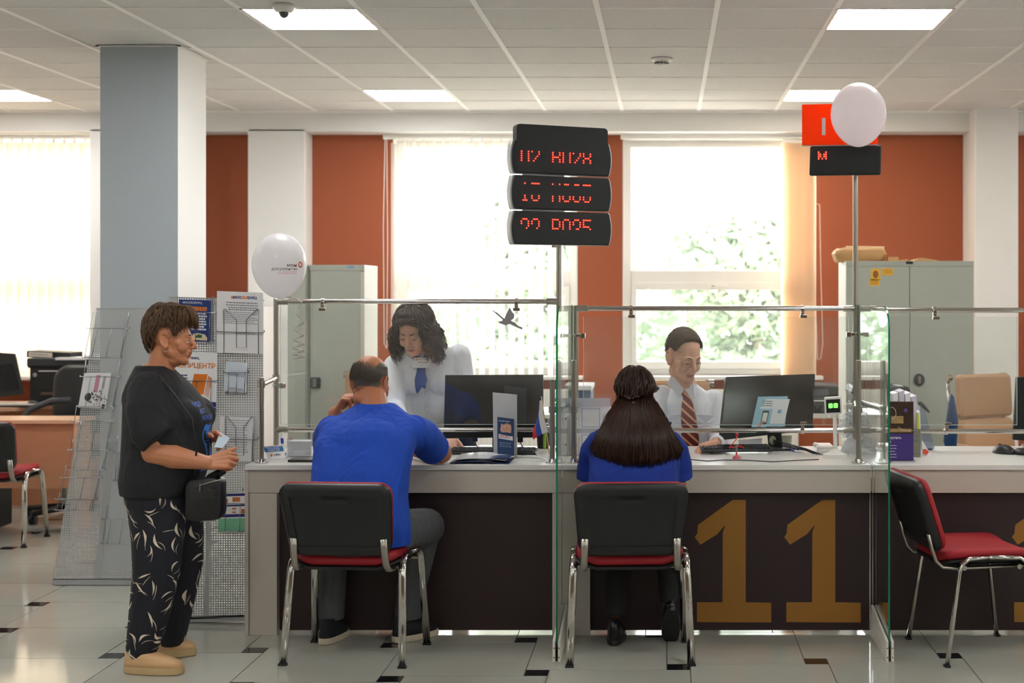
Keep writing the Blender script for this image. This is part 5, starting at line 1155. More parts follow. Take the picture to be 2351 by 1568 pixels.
# small rating terminal on a stalk
Yq = 7.3; t = thing('rating_terminal', 'white desk terminal on a stalk, its dark screen showing two green squares', 'terminal', (PX(1918, Yq), Yq, DT))
MB().loft([(PX(1918, Yq), Yq, DT, .062, .05), (PX(1918, Yq), Yq, DT + .018, .06, .048), (PX(1918, Yq), Yq, DT + .03, .03, .025), (PX(1918, Yq), Yq, DT + .045, .012, .012)]).build('base', M_PVC, t, world=True, smooth=True)
MB().cyl((PX(1918, Yq), Yq, DT + .04), (PX(1917, Yq), Yq, PZ(952, Yq)), .0105, 16).build('stalk', M_PVC, t, world=True, smooth=True)
Tm = Matrix.Translation(P(1912.5, 931, Yq - .01)) @ Matrix.Rotation(radians(-3), 4, 'Y') @ Matrix.Rotation(radians(8), 4, 'X')
m = MB(); pillow(m, .083, .087, .008, [(.002, -.006), (0, -.004), (0, .004), (.003, .007)], Tm); m.build('housing', M_PVC, t, world=True, smooth=True)
MB().box((-.034, -.0068, -.034), (.034, -.0058, .032), Tm).build('screen', mat('black screen', '0c0e10', .1), t, world=True)
m = MB()
for s_ in (-1, 1): pillow(m, .021, .024, .005, [(0, -.0082), (0, -.0068)], Tm @ Matrix.Translation((.0125 * s_ , 0, .001)))
m.build('green_squares', mat('green light', '5ad048', .5, emit=1.2), t, world=True)
MB().box((-.03, -.003, -.056), (-.013, .004, -.04), Tm).build('port', M_PVC, t, world=True)
keyboard('slim black keyboard under the young clerk\'s hand on the middle desk', (PX(1690, 7.5), 7.52), .36, .13, 6, M_DARKG, M_BLACKP, z=DT + .012, tilt=5)
# pen on red coil and suction base
Yq = 7.25; t = thing('coiled_pen', 'red and clear pen upright in a pink suction holder with a red coil, middle desk', 'pen', (PX(1692, Yq), Yq, DT))
MB().ell((PX(1691, Yq), Yq, DT), (.021, .021, .02)).build('suction_base', mat('pink rubber', 'd8747c', .3, trans=.3), t, world=True, smooth='all')
MB().tube([P(1691, 1058, Yq), P(1691, 1038, Yq)], .0035, 8, radii=[.006, .004]).tube([P(1692.5, 1001, Yq), P(1692, 994, Yq)], .0062, 8).build('red_tip', mat('red plastic', 'd81c22', .3), t, world=True, smooth='all')
MB().tube([P(1691, 1040, Yq), P(1692.5, 1000, Yq)], .0042, 8).build('barrel', M_ACR, t, world=True, smooth='all')
pts = []; ctrl = [P(1692, 997, Yq), P(1690, 1010, Yq), P(1684, 1016, Yq - .01), P(1675, 1026, Yq - .02), P(1680, 1027, Yq - .02), P(1698, 1024, Yq + .01), P(1708, 1028, Yq + .02)]
N_ = 260
for k in range(N_):
    u = k / (N_ - 1) * (len(ctrl) - 1); i = min(int(u), len(ctrl) - 2); p = ctrl[i].lerp(ctrl[i + 1], u - i); a3 = k * 1.05; pts.append(p + V((.0028 * cos(a3), .0028 * sin(a3), .0028 * sin(a3 + 1))))
MB().tube(pts, .0009, 4).build('coil', mat('red plastic', 'd81c22', .3), t, world=True)
# papers, pens, phone, cups at the right end of the middle desk
m = MB().prism([P(1694, 1010, 7.8), P(1750, 1006, 7.8), P(1748, 1030, 7.75), P(1700, 1032, 7.75)], (0, .003, 0)); tag(m.build('paper_sheet', M_PAPER, loc=P(1722, 1031, 7.75)), 'white printed sheet standing behind the tilted monitor\'s neck', 'paper')
m = MB().prism([P(1795, 1000, 7.8), P(1818, 1000, 7.8), P(1815, 1043, 7.75), P(1800, 1043, 7.75)], (0, .004, 0)); tag(m.build('paper_sheet', mat('ivory paper', 'dcd6c2', .7), loc=P(1808, 1043, 7.75)), 'narrow ivory sheet upright right of the monitor neck', 'paper')
for k, (c, x_) in enumerate((('2452c4', 1818), ('22242a', 1828))):
    a2, b2 = (PX(x_, 7.6), 7.6, DT + .006), (PX(x_ + 16, 7.55), 7.52, DT + .006); t = thing('pen', ['blue capped pen lying right of the monitor foot', 'dark pen lying right of the blue capped pen'][k], 'pen', a2, group='pens on the middle desk')
    MB().tube([a2, b2], .005, 8).build('barrel', M_PAPER, t, world=True, smooth='all'); MB().tube([V(a2), V(a2).lerp(V(b2), .4)], .006, 8).build('cap', mat('cap ' + c, c, .4), t, world=True, smooth='all')
Yq = 7.62; t = thing('desk_telephone', 'white desk telephone with a coiled cord by the terminal on the middle desk', 'telephone', (PX(1895, Yq), Yq, DT))
MB().prism([(PX(1872, Yq), Yq - .08, DT), (PX(1912, Yq), Yq - .08, DT), (PX(1912, Yq), Yq + .12, DT), (PX(1872, Yq), Yq + .12, DT)], (0, 0, .03)).build('telephone_body', M_PVC, t, world=True, bevel=.006)
MB().limb([(P(1872, 1021, Yq), .013), (P(1884, 1029, Yq), .011), (P(1900, 1033, Yq - .02), .011), (P(1910, 1034, Yq - .03), .013)]).build('handset', M_PVC, t, world=True, smooth='all')
pts = [V((PX(1880 + 28 * k / 199, 7.5), 7.5 + .006 * cos(k), DT + .012 + .006 * sin(k))) for k in range(200)]; MB().tube(pts, .0014, 4).build('coiled_cord', M_PVC, t, world=True)
def crumpled(name, label, cat, poly, Y, m_, th=.05, amp=.01, grp=None):
    b0 = poly[0]; ps = [P(x_, y_, Y) for x_, y_ in poly]; c_ = sum(ps, V()) / len(ps); m = MB(); n = len(ps); rings = []
    for k, (sc_, d) in enumerate(((.55, -th * .5), (.9, -th * .35), (1, 0), (.9, th * .35), (.55, th * .5))):
        rings.append([c_ + (p - c_) * sc_ + V((0, d, 0)) for p in ps])
    m.rings(rings); m = remesh(m, .0045, 3); crumple(m, amp * .55, 30); crumple(m, amp * .5, 75)
    m.v = [V((p.x, p.y, max(p.z, DT + .0005))) for p in m.v]
    return tag(m.build(name, m_, loc=(c_.x, Y, DT), smooth='all'), label, cat, grp)
crumpled('paper_pile', 'crumpled white paper between terminal and chrome posts', 'paper', [(1936, 1052), (1930, 1036), (1940, 1012), (1952, 1004), (1964, 1010), (1974, 1026), (1990, 1038), (1996, 1052)], 7.52, M_PAPER, .09, .02)
crumpled('plastic_bag', 'clear plastic bag with blue marks hanging by the terminal, behind the rail', 'bag', [(1925, 990), (1928, 965), (1940, 945), (1950, 940), (1958, 952), (1962, 985), (1958, 1006), (1936, 1008)], 7.66, mat('clear bag', 'dfeaf0', .08, alpha=.35), .06, .012)
t = thing('paper_roll', 'grey wood-patterned roll standing between the tall chrome posts', 'paper roll', (PX(2000, 7.78), 7.78, DT))
MB().cyl((PX(2000, 7.78), 7.78, DT), (PX(2000, 7.78), 7.78, PZ(872, 7.78)), .052, 24).build('roll', mat('grey wood pattern', '8e8b88', .55, var=.45, scale=9, stretch=(6, 6, .8)), t, world=True, smooth=True)
t = thing('tape_coil', 'transparent tape ring and plug beside the terminal screen', 'tape', tuple(P(1948, 950, 7.64)))
rg_ = [P(1950, 933, 7.64) + V((.026 * cos(2 * pi * k / 24), 0, .026 * sin(2 * pi * k / 24))) for k in range(25)]
MB().tube(rg_, .0035, 6).build('ring', M_ACR, t, world=True, smooth='all'); MB().cyl(P(1942, 931, 7.6), P(1962, 931, 7.6), .013, 12).build('plug', M_PVC, t, world=True, smooth=True)
m = MB().tube([(PX(x_, y_), y_, DT + .003) for x_, y_ in ((1585, 7.2), (1625, 7.13), (1665, 7.18), (1720, 7.16), (1775, 7.1), (1830, 7.16), (1880, 7.2))], .0022, 6)
tag(m.build('cable', M_BLACKP, loc=(PX(1720, 7.2), 7.2, DT), smooth='all'), 'thin black cable running along the front of the middle desk', 'cable')

# ================================================================= THINGS ON THE RIGHT DESK
Yq = 7.18; t = thing('poster_holder', 'purple poster in a clear stand at the left end of the right desk', 'sign holder', (PX(2070, Yq), Yq, DT))
MB().box((PX(2036, Yq), Yq, DT), (PX(2098, Yq), Yq + .004, PZ(921, Yq))).build('acrylic_plate', M_ACR, t, world=True)
MB().box((PX(2036, Yq), Yq - .03, DT), (PX(2098, Yq), Yq + .05, DT + .004)).build('base_plate', M_ACR, t, world=True)
bd = Board((PX(2037, Yq), Yq - .002, PZ(1062, Yq)), (1, 0, 0), (0, 0, 1)); bw = PX(2097, Yq) - PX(2037, Yq); bh = PZ(922, Yq) - PZ(1062, Yq); k_ = Yq / F
def R2(m, x0, y0, x1, y1, d0=0, d1=.0006): return bd.rect(m, (x0 - 2037) * k_, (1062 - y1) * k_, (x1 - 2037) * k_, (1062 - y0) * k_, d0, d1)
R2(MB(), 2037, 996, 2097, 1062).build('purple_area', mat('purple print', '43307e', .35), t, world=True)
R2(MB(), 2037, 922, 2097, 996).build('photo_area', mat('dark brown print', '3a281a', .35, var=.5, scale=30), t, world=True)
m = MB(); R2(m, 2046, 955, 2074, 972, .0006, .001); R2(m, 2042, 984, 2092, 992, .0006, .001); m.build('warm_photo_patches', mat('sand print', 'a88a58', .5, var=.3), t, world=True)
m = MB(); bd.text(m, 'купить', .017, (2056 - 2037) * k_, (1062 - 1005) * k_, .0014, .0004); bd.text(m, 'у?', .017, (2042 - 2037) * k_, (1062 - 1015) * k_, .0014, .0004); bd.lines(m, .0, .045, (1062 - 1022) * k_, 5, .014, .003); m.build('white_words', M_PAPER, t, world=True)
m = MB(); star = [((2079 - 2037) * k_ + (.011 if k % 2 else .007) * cos(2 * pi * k / 16), (1062 - 942) * k_ + (.011 if k % 2 else .007) * sin(2 * pi * k / 16)) for k in range(16)]; bd.poly(m, star, .0006, .001); m.build('violet_star', mat('violet ink', '5648a8', .5), t, world=True)
m = MB(); m.tube([bd.p((x_ - 2037) * k_, (1062 - y_) * k_, .0016) for x_, y_ in ((2040, 936), (2050, 935), (2056, 942), (2057, 952), (2052, 960), (2046, 962))], .0011, 5); m.tube([bd.p((x_ - 2037) * k_, (1062 - y_) * k_, .0016) for x_, y_ in ((2062, 980), (2070, 987), (2082, 989), (2096, 988))], .0011, 5); m.build('white_curves', M_PAPER, t, world=True)
Yq = 7.33; t = thing('file_organizer', 'grey mesh organizer stuffed with papers behind the purple poster', 'desk organizer', (PX(2095, Yq), Yq, DT))
M_MESH = mat('olive grey mesh', '7d7c6c', .6, var=.35, scale=90)
MB().box((PX(2060, Yq), Yq, DT), (PX(2114, Yq), Yq + .2, PZ(985, Yq))).build('organizer_body', M_MESH, t, world=True, bevel=.003)
for k, (x0_, x1_, y_) in enumerate(((2050, 2062, 905), (2064, 2076, 900), (2078, 2090, 905), (2092, 2104, 912), (2104, 2112, 948))):
    MB().prism([P(x0_, y_, Yq + .03), P(x1_, y_ - 4, Yq + .03), P(x1_ + 2, 990, Yq + .03), P(x0_ + 2, 990, Yq + .03)], (0, .15, 0)).build('sheet', [M_PAPER, mat('lilac sheet', 'd6d0e0', .7)][k % 2], t, world=True)
MB().prism([P(2106, 950, Yq), P(2110, 950, Yq), P(2112, 985, Yq), P(2106, 985, Yq)], (0, .02, 0)).build('yellow_note', mat('yellow note', 'ccd04a', .6), t, world=True)
t = thing('document_tray', 'pale blue translucent tray with a black handle behind the mesh organizer', 'desk organizer', (PX(2120, 7.65), 7.65, DT))
MB().prism([P(2112, 930, 7.65), P(2122, 935, 7.65), P(2146, 1030, 7.65), P(2112, 1030, 7.65)], (0, .1, 0)).build('tray_side', mat('pale blue plastic', 'a9b4c4', .25, alpha=.7), t, world=True)
MB().limb([(P(2112, 926, 7.64), .012), (P(2118, 930, 7.64), .010), (P(2132, 945, 7.64), .006)]).build('handle', M_DARKG, t, world=True, smooth='all')
t = thing('hole_punch', 'small black and chrome stapler standing on the right desk', 'stapler', (PX(2135, 7.7), 7.7, DT))
MB().limb([(P(2131, 1014, 7.7), .018), (P(2133, 1024, 7.7), .014), (P(2138, 1034, 7.7), .012)]).build('stapler_arm', M_BLACKP, t, world=True, smooth='all')
MB().box((PX(2128, 7.66), 7.66, PZ(1020, 7.66)), (PX(2138, 7.66), 7.668, PZ(1016, 7.66))).build('chrome_band', M_CHROME, t, world=True)
Yq = 7.4; t = thing('pennant', 'small triangular white flag card with a red crest on the right desk', 'flag', (PX(2130, Yq), Yq, DT))
MB().prism([P(2117, 1010, Yq), P(2142, 1052, Yq - .03), P(2117, 1053, Yq - .03)], (0, .002, 0)).build('card', M_PAPER, t, world=True)
MB().prism([P(2119, 1031, Yq - .02), P(2126, 1031, Yq - .02), P(2133, 1038, Yq - .022), P(2126, 1044, Yq - .03), P(2119, 1042, Yq - .03)], (0, -.004, 0)).build('red_crest', mat('crest red', 'd0402e', .6), t, world=True)
mouse('black computer mouse on the right desk, in front of the empty beige chair', (PX(2300, 7.55), 7.5), DT, 30, 1.25, M_BLACKP)
Yq = 7.45; t = thing('phone_dock', 'black plastic device at the right end of the right desk', 'device', (PX(2342, Yq), Yq, DT))
MB().ell((PX(2348, Yq), Yq, DT + .012), (.05, .05, .022)).build('device_body', M_BLACKP, t, world=True, smooth='all')
for k in range(3): MB().tube([(PX(2328 + 3 * k, Yq), Yq - .02 - .01 * k, DT + .02), (PX(2350, Yq), Yq, DT + .034)], .004, 6).build('prong', M_CHROME2, t, world=True)
t = thing('computer_monitor', 'black monitor cut off by the right edge of the view, on the right desk', 'monitor', (PX(2375, 7.7), 7.7, DT))
MB().prism([P(2334, 866, 7.7), P(2450, 860, 7.85), P(2450, 1020, 7.83), P(2326, 1010, 7.68)], (0, .03, 0)).build('monitor_body', M_MON, t, world=True, bevel=.004)
MB().cyl(P(2390, 1010, 7.78), (PX(2390, 7.78), 7.78, DT), .02, 10).box((PX(2360, 7.78), 7.7, DT), (PX(2420, 7.78), 7.85, DT + .01)).build('stand', M_BLACKP, t, world=True)
# ================================================================= PEOPLE
def HM(c, f, up=(0, 0, 1), s=1.0):
    f = V(f).normalized(); r = f.cross(V(up)).normalized(); u = r.cross(f)
    return Matrix.Translation(V(c)) @ Matrix(((r.x, f.x, u.x, 0), (r.y, f.y, u.y, 0), (r.z, f.z, u.z, 0), (0, 0, 0, 1))) @ Matrix.Diagonal((s, s, s, 1))
def clothmat(name, col, fold=.5, weave=.15, rough=.85, var=.05, fs=7.0, st=(1, 1, .55), sheen=.0):
    m = mat(name, col, rough, var=var, scale=5); n = m.node_tree.nodes; l = m.node_tree.links; b = n['Principled BSDF']
    t = n.new('ShaderNodeTexCoord'); mp = n.new('ShaderNodeMapping'); mp.inputs['Scale'].default_value = st; l.new(t.outputs['Object'], mp.inputs[0])
    a = n.new('ShaderNodeTexNoise'); a.inputs['Scale'].default_value = fs; a.inputs['Detail'].default_value = 2.5; a.inputs['Distortion'].default_value = 1.2; l.new(mp.outputs[0], a.inputs['Vector'])
    p1 = n.new('ShaderNodeBump'); p1.inputs['Strength'].default_value = fold; p1.inputs['Distance'].default_value = .05; l.new(a.outputs['Fac'], p1.inputs['Height'])
    c = n.new('ShaderNodeTexNoise'); c.inputs['Scale'].default_value = 500; l.new(t.outputs['Object'], c.inputs['Vector'])
    p2 = n.new('ShaderNodeBump'); p2.inputs['Strength'].default_value = weave; p2.inputs['Distance'].default_value = .002; l.new(c.outputs['Fac'], p2.inputs['Height']); l.new(p1.outputs[0], p2.inputs['Normal'])
    l.new(p2.outputs[0], b.inputs['Normal'])
    b.inputs['Sheen Weight'].default_value = sheen
    return m
def skin(name, col): return mat(name, col, .48, var=.10, scale=22, bump=.12, bscale=160, sss=.12)
M_BLUET = clothmat('royal blue jersey', '0f44ae', .75)
M_BLUED = clothmat('deep blue crepe', '042b88', .75)
M_BLACKT = clothmat('black cotton', '15171b', .45)
M_WSHIRT = clothmat('white shirt cotton', 'e2e2ea', .5, st=(1, 1, .4))
M_GREYTR = clothmat('dark grey wool', '4d4f52', .6)
M_BLKTR = clothmat('black trouser cloth', '101114', .4)
M_HAIRB = mat('short brown hair', '5e432b', .45, var=.5, scale=30, spec=.6, trans=.2)
M_HAIRD = mat('dark brown hair', '3a2214', .42, var=.5, scale=30, spec=.6, trans=.22)
M_HAIRG = mat('grey brown hair', '575046', .6, var=.4, scale=60)
M_HAIRS = mat('short ash brown hair', '5a4838', .55, var=.4, scale=50)
M_LIP = mat('lips', 'a85a54', .4, var=.05); M_EYEW = mat('eye white', 'd9d4cc', .2, var=.02); M_IRIS = mat('iris', '3c4a50', .2); M_LASH = mat('dark lashes', '231a16', .6)

def head_prims(M, jaw=1.0, nose=1.0, cheeks=1.0, fat=0.0, nek=(0, -.03, -.2), nr=.058, ears=True, lids=1.0, mouth=0.0):
    h = MB()
    h.ell((0, -.014, .035), (.075, .090, .085), u=24, v=16); h.ell((0, .026, .002), (.064, .060, .088), u=24, v=16)
    h.ell((0, .022, -.055), (.056 * jaw, .056, .05)); h.ell((0, .058, -.093), (.024 * jaw, .022, .021))
    for s in (-1, 1):
        h.cone((s * .048 * jaw, -.005, -.045), .022, (s * .018, .052, -.088), .022)
        h.ell((s * .036, .055, -.032), (.027 * cheeks, .021, .027)); h.ell((s * .049, .045, -.012), (.018, .022, .02))
        h.ell((s * .03, .0735, .0), (.0155, .011, .0095 * lids))
        if ears:
            Me = Matrix.Rotation(radians(18 * s), 4, 'Z') @ Matrix.Rotation(radians(12), 4, 'X')
            h.ell((s * .0765, -.012, -.002), (.0065, .017, .029), Me); h.ell((s * .070, -.006, -.026), (.012, .011, .015)); h.ell((s * .070, -.012, .0), (.010, .014, .024)); h.ell((s * .078, -.006, -.030), (.009, .010, .012))
            ec = [(s * (.0765 + .010 * (1 if q > 1 else .35 + .3 * q)), y_, z_) for q, (y_, z_) in enumerate(((.004, .012), (-.002, .026), (-.014, .030), (-.026, .024), (-.031, .008), (-.026, -.010), (-.014, -.026)))]
            h.tube(ec, .0045, 8)
            h.tube([(s * .082, -.004, -.012), (s * .083, -.012, -.018), (s * .082, -.018, -.012), (s * .081, -.017, .004)], .0028, 6)
        h.ell((s * .0105, .093, -.034), (.0075, .010, .0075))
    h.cone((-.036, .073, .020), .0100, (-.012, .082, .018), .0095); h.cone((.036, .073, .020), .0100, (.012, .082, .018), .0095)
    h.cone((0, .083, .012), .0085, (0, .104 * (1 + .05 * (nose - 1)), -.028), .0115 * nose); h.ell((0, .080, -.05), (.02, .014, .012))
    h.cone((-.018, .0765, -.0635), .0058, (0, .0845, -.061), .0068); h.cone((.018, .0765, -.0635), .0058, (0, .0845, -.061), .0068)
    h.cone((-.015, .0745, -.0705), .0058, (.015, .0745, -.0705), .0058); h.ell((0, .079, -.072), (.013, .007, .0055))
    if fat: h.ell((0, .02, -.09), (.058, .05, .035 + fat)); h.ell((0, -.06, -.075), (.055, .04, .05))
    h.xf(M); return h
def add(dst, src): dst.add(src.v, src.f); return dst
def hand_prims(wr, d, n, side=1, s=1.0, curl=(35, 45, 30), each=(0, 4, 8, 12), thumb=(.6, .75, .25), tc=20, spread=.12, fl=1.0):
    """d toward the fingers, n the way the palm faces, thumb on side * (d x n)"""
    d = V(d).normalized(); n = (V(n) - d * V(n).dot(d)).normalized(); t = d.cross(n) * side; w_ = V(wr); h = MB()
    offs = (.031, .011, -.010, -.029); lens = ((.042, .026, .021), (.046, .030, .022), (.042, .028, .021), (.033, .021, .019)); kn = (.086, .09, .085, .077)
    for k in range(4):
        base = w_ + (d * kn[k] + t * offs[k]) * s
        h.cone(w_ + t * offs[k] * .55 * s + d * .012 * s, .0165 * s, base, .0112 * s)
        h.cone(w_ + t * offs[k] * .8 * s + d * .05 * s + n * .006 * s, .013 * s, base, .010 * s)
        p = base; a = 0; dd0 = (d + t * offs[k] * spread * 30 * .3).normalized()
        for j in range(3):
            a += radians(curl[j] + each[k] * (1 if j < 2 else .5)); dd = dd0 * cos(a) + n * sin(a)
            q = p + dd * lens[k][j] * s * fl; r0, r1 = ((.0098, .0088), (.0088, .008), (.008, .0068))[j]; r_ = .9 if k == 3 else 1
            h.cone(p, r0 * s * r_, q, r1 * s * r_); p = q
    td = (d * thumb[0] + t * thumb[1] + n * thumb[2]).normalized(); p = w_ + (d * .022 + t * .020 + n * .006) * s
    ax = d
    for j, (L, r0, r1) in enumerate(((.044, .0165, .0125), (.032, .0118, .0102), (.027, .0102, .0078))):
        dd = (td + (d * .4 + n * .3) * (j * tc / 40)).normalized(); q = p + dd * L * s; h.cone(p, r0 * s, q, r1 * s); p = q
    return h
def finish_body(mb, par, m_, M, vox=.0042, lipz=True, extra=None, name='body'):
    r = remesh(mb, vox, 6); Mi = M.inverted()
    if lipz:
        for i, f in enumerate(r.f):
            c = V((0, 0, 0))
            for k in f: c += r.v[k]
            q = Mi @ (c / len(f))
            if q.y > .07 and (abs(q.x) / .0215) ** 2 + ((q.z + .0665) / (.0078 - .06 * abs(q.x))) ** 2 < 1 and abs(q.x) < .021: r.m[i] = 1
            elif extra and extra(q): r.m[i] = 2
    return r.build(name, [m_, M_LIP] + ([extra.m] if extra else []), par, world=True, smooth='all')
def eyes(par, M, gaze=(0, 1, 0), down=0.0, brow='3a2a20', lash=True):
    g = V(gaze).normalized()
    for s in (-1, 1):
        c = V((s * .0305, .0725, .0 - .001)); e = MB(); e.ell(c, .0118, u=16, v=12)
        e.mi = 1; e.ell(c + g * .0068, (.0058, .0056, .0058), u=12, v=8); e.xf(M)
        e.build('eye', [M_EYEW, M_IRIS], par, world=True, smooth='all')
        lid = [c + V((-.0135, .0085, .001 - down * .0050)), c + V((-.006, .0125, .0050 - down * .0095)), c + V((.006, .0125, .0050 - down * .0095)), c + V((.0135, .0080, .0005 - down * .0045))]
        if s < 0: pass
        MB().tube(lid, .0013, 6).xf(M).build('eyelash', M_LASH, par, world=True, smooth='all')
        if down > .3:                                    # lowered upper lid
            k = MB().ell(c + V((0, .0012, .0022)), (.0128, .0125, .0125), u=16, v=10).xf(M); k.v = [p for p in k.v]
            q = MB().ell(c, .0127, u=18, v=12); q2 = MB(); keep = [f for f in q.f if all((q.v[i] - c).z > -.0045 for i in f)]; q2.v = q.v; q2.f = keep; q2.m = [0] * len(keep); q2.xf(M)
            q2.build('eyelid', par.get('_skin') and bpy.data.materials[par['_skin']] or M_LIP, par, world=True, smooth='all')
        b_ = MB().tube([V((s * .012, .0885, .0205)), V((s * .022, .0875, .0240)), V((s * .034, .0825, .0245)), V((s * .044, .0745, .0205))], .0026, 6, radii=[.0022, .0028, .0024, .001]).xf(M)
        b_.build('eyebrow', mat('brow ' + brow, brow, .8), par, world=True, smooth='all')
def interp(tab, x):
    for (a, va), (b, vb) in zip(tab, tab[1:]):
        if a <= x <= b: return va + (vb - va) * (x - a) / (b - a)
    return tab[-1][1]
def hairshell(M, c, R, tab, n=420, thick=.010, rr=.0042, seed=1, crown=(0, -.02), jitter=.006, base=True, phi0=.05, wave=0.0, lift=.0, zlow=1.35, tuck=.16, slen=1.0, hug=0.0):
    """cap following an ellipsoid (centre c, radii R) from the crown out to the angle tab(theta), plus locks on it"""
    rg = random.Random(seed); c = V(c); R = V(R); mb = MB()
    def pt(th, ph, k=1.0):
        x = sin(ph) * sin(th); y = sin(ph) * cos(th); z = cos(ph)
        if z < 0: q_ = 1 - tuck * z * z; x *= q_; y *= q_; z *= zlow
        return V((c.x + k * R.x * x, c.y + k * R.y * y + crown[1] * (1 - sin(ph)) , c.z + k * R.z * z))
    def end(th): 
        d = abs(math.degrees(th)) % 360; d = 360 - d if d > 180 else d; return radians(interp(tab, d))
    if base:
        nt_, npz = 48, 14; out = []; inn = []
        for i in range(nt_):
            th = -pi + 2 * pi * i / nt_; e = end(th)
            for j in range(npz + 1):
                ph = phi0 + (e - phi0) * j / npz; tk = 1 - .6 * (j / npz) ** 3; out.append(pt(th, ph, 1 - hug * (j / npz) ** 3)); inn.append(pt(th, ph, 1 - (thick / R.x) * tk - .03))
        N = nt_ * (npz + 1); fs = []
        for i in range(nt_):
            i2 = (i + 1) % nt_
            for j in range(npz):
                a, b2 = i * (npz + 1) + j, i2 * (npz + 1) + j; fs.append((a, b2, b2 + 1, a + 1)); fs.append((N + a, N + a + 1, N + b2 + 1, N + b2))
            a, b2 = i * (npz + 1) + npz, i2 * (npz + 1) + npz; fs.append((a, b2, N + b2, N + a))
            a, b2 = i * (npz + 1), i2 * (npz + 1); fs.append((a, N + a, N + b2, b2))
        mb.add(out + inn, fs)
    for i in range(n):
        th = rg.uniform(-pi, pi); e = end(th) * rg.uniform(.93, 1.03); p0 = rg.uniform(phi0, e * .82); L = rg.uniform(.35, .9) * slen; p1 = min(e, p0 + L); pts = []; k0 = 1 + rg.uniform(-.005, .02 + jitter); dth = rg.gauss(0, .12)
        for j in range(7):
            u = j / 6; ph = p0 + (p1 - p0) * u; pts.append(pt(th + dth * u + wave * sin(u * 6 + i) * .1, ph, k0 + (jitter / R.x) * sin(pi * u) + lift * u * u * rg.random() - hug * (ph / e) ** 3))
        mb.tube(pts, rr, 4, r2=rr * .5, radii=[rr * .5, rr, rr, rr, rr * .9, rr * .7, rr * .25])
    mb.xf(M); return mb
def project_leaves(bvh, mb, spots, dirv, off=.0018):
    dirv = V(dirv).normalized()
    ux = V((0, 0, 1)).cross(dirv).normalized(); uz = V((0, 0, 1))
    for (o, poly) in spots:
        pts = []
        for (u, v) in poly:
            hit, nn, idx, dist = bvh.ray_cast(V(o) + ux * u + uz * v - dirv * 1.0, dirv)
            if hit is None: pts = None; break
            pts.append(hit - dirv * off)
        if pts and max((pts[k] - pts[k + 1]).length for k in range(len(pts) - 1)) < .022 and max((p - pts[0]).dot(dirv) for p in pts) - min((p - pts[0]).dot(dirv) for p in pts) < .035:
            n = len(pts) // 2; fs = [(k, k + 1, len(pts) - 2 - k, len(pts) - 1 - k) for k in range(n - 1)]
            mb.add(pts, fs)
def shoe(par, heel, toe, w_, m_up, m_sole, h=.085, sole=.028, name='shoe', label=None, openback=False):
    heel = V(heel); toe = V(toe); d = (toe - heel); L = d.length; d.normalize(); r = V((d.y, -d.x, 0)); base = heel.z
    def sec(u, z, wk): return [heel + d * (u * L) + V((0, 0, z))]
    m = MB(); outl = []
    N = 28
    for k in range(N):
        a = 2 * pi * k / N; u = .5 - .5 * cos(a); wd = w_ * (.36 + .16 * sin(pi * min(1, u * .9 + .1)) + (.06 if u > .55 else 0)) * sin(a) if True else 0
        wd = w_ * .5 * math.copysign(abs(sin(a)) ** .6, sin(a)) * (.82 + .22 * min(1, u * 1.4)); outl.append((u, wd))
    def ring(z, sx, sy): return [heel + d * ((.5 + (u - .5) * sx) * L) + r * (wd * sy) + V((0, 0, z)) for u, wd in outl]
    m.rings([ring(0, .95, .9), ring(.004, 1, 1), ring(sole * .6, 1.01, 1.02), ring(sole, .99, .98)]); m.build('sole', m_sole, par, world=True, smooth=True)
    def up(z, u0, u1, sy):
        return [heel + d * ((u0 + (u1 - u0) * u) * L) + r * (wd * sy) + V((0, 0, z)) for u, wd in outl]
    m = MB(); m.rings([up(sole * .7, .01, .985, .96), up(sole + .018, .01, .96, .94), up(sole + .035, .02, .80, .85), up(sole + .052, .02, .58, .72), up(h, .02 if not openback else .12, .40, .58)])
    o = m.build(name, m_up, par, world=True, smooth='all'); return o

# ---------------------------------------------------------------- 1. standing woman in black
YP = 6.45; S1 = YP / F
def p1(px, py, Y=YP): return P(px, py, Y)
t = thing('person', 'person with short brown hair in a black T-shirt, standing in profile and holding a paper', 'person', (PX(365, 6.45), 6.45, 0))
M_SK1 = skin('warm tanned skin', 'b87a56'); t['_skin'] = M_SK1.name
M1 = HM(p1(393, 780), (1, .10, -.03), s=.97)
b = head_prims(M1, jaw=1.08, cheeks=1.08)
b.ell(M1 @ V((0, .015, -.085)), (.045, .048, .035))
b.limb([(p1(380, 795), .055), (p1(370, 845), .058), (p1(357, 885), .07)])
b.limb([(p1(350, 885), .10), (p1(375, 1000), .11), (p1(380, 1120), .12)])
b.limb([(V((-2.17, 6.38, .80)), .07), (V((-2.165, 6.355, .45)), .055), (V((-2.245, 6.33, .11)), .035), (V((-2.22, 6.32, .06)), .035)])
b.limb([(V((-2.17, 6.52, .80)), .07), (V((-2.14, 6.56, .45)), .055), (V((-2.20, 6.60, .11)), .035), (V((-2.19, 6.60, .06)), .035)])
shR, elR, wrR = V((-2.20, 6.30, 1.17)), P(352, 1040, 6.26), P(478, 1063, 6.28)
b.limb([(shR, .058), (elR, .05)]); b.limb([(elR, .05), (elR.lerp(wrR, .35), .051), (elR.lerp(wrR, .75), .037), (wrR, .029)])
add(b, hand_prims(wrR, (.90, .12, .12), (.15, .9, -.35), 1, .98, curl=(50, 62, 38), each=(0, 5, 10, 16), thumb=(.85, .45, .28), tc=12))
shL, elL, wrL = V((-2.18, 6.62, 1.17)), V((-2.13, 6.64, .93)), P(472, 1004, 6.50)
b.limb([(shL, .056), (elL, .046)]); b.limb([(elL, .046), (wrL, .029)])
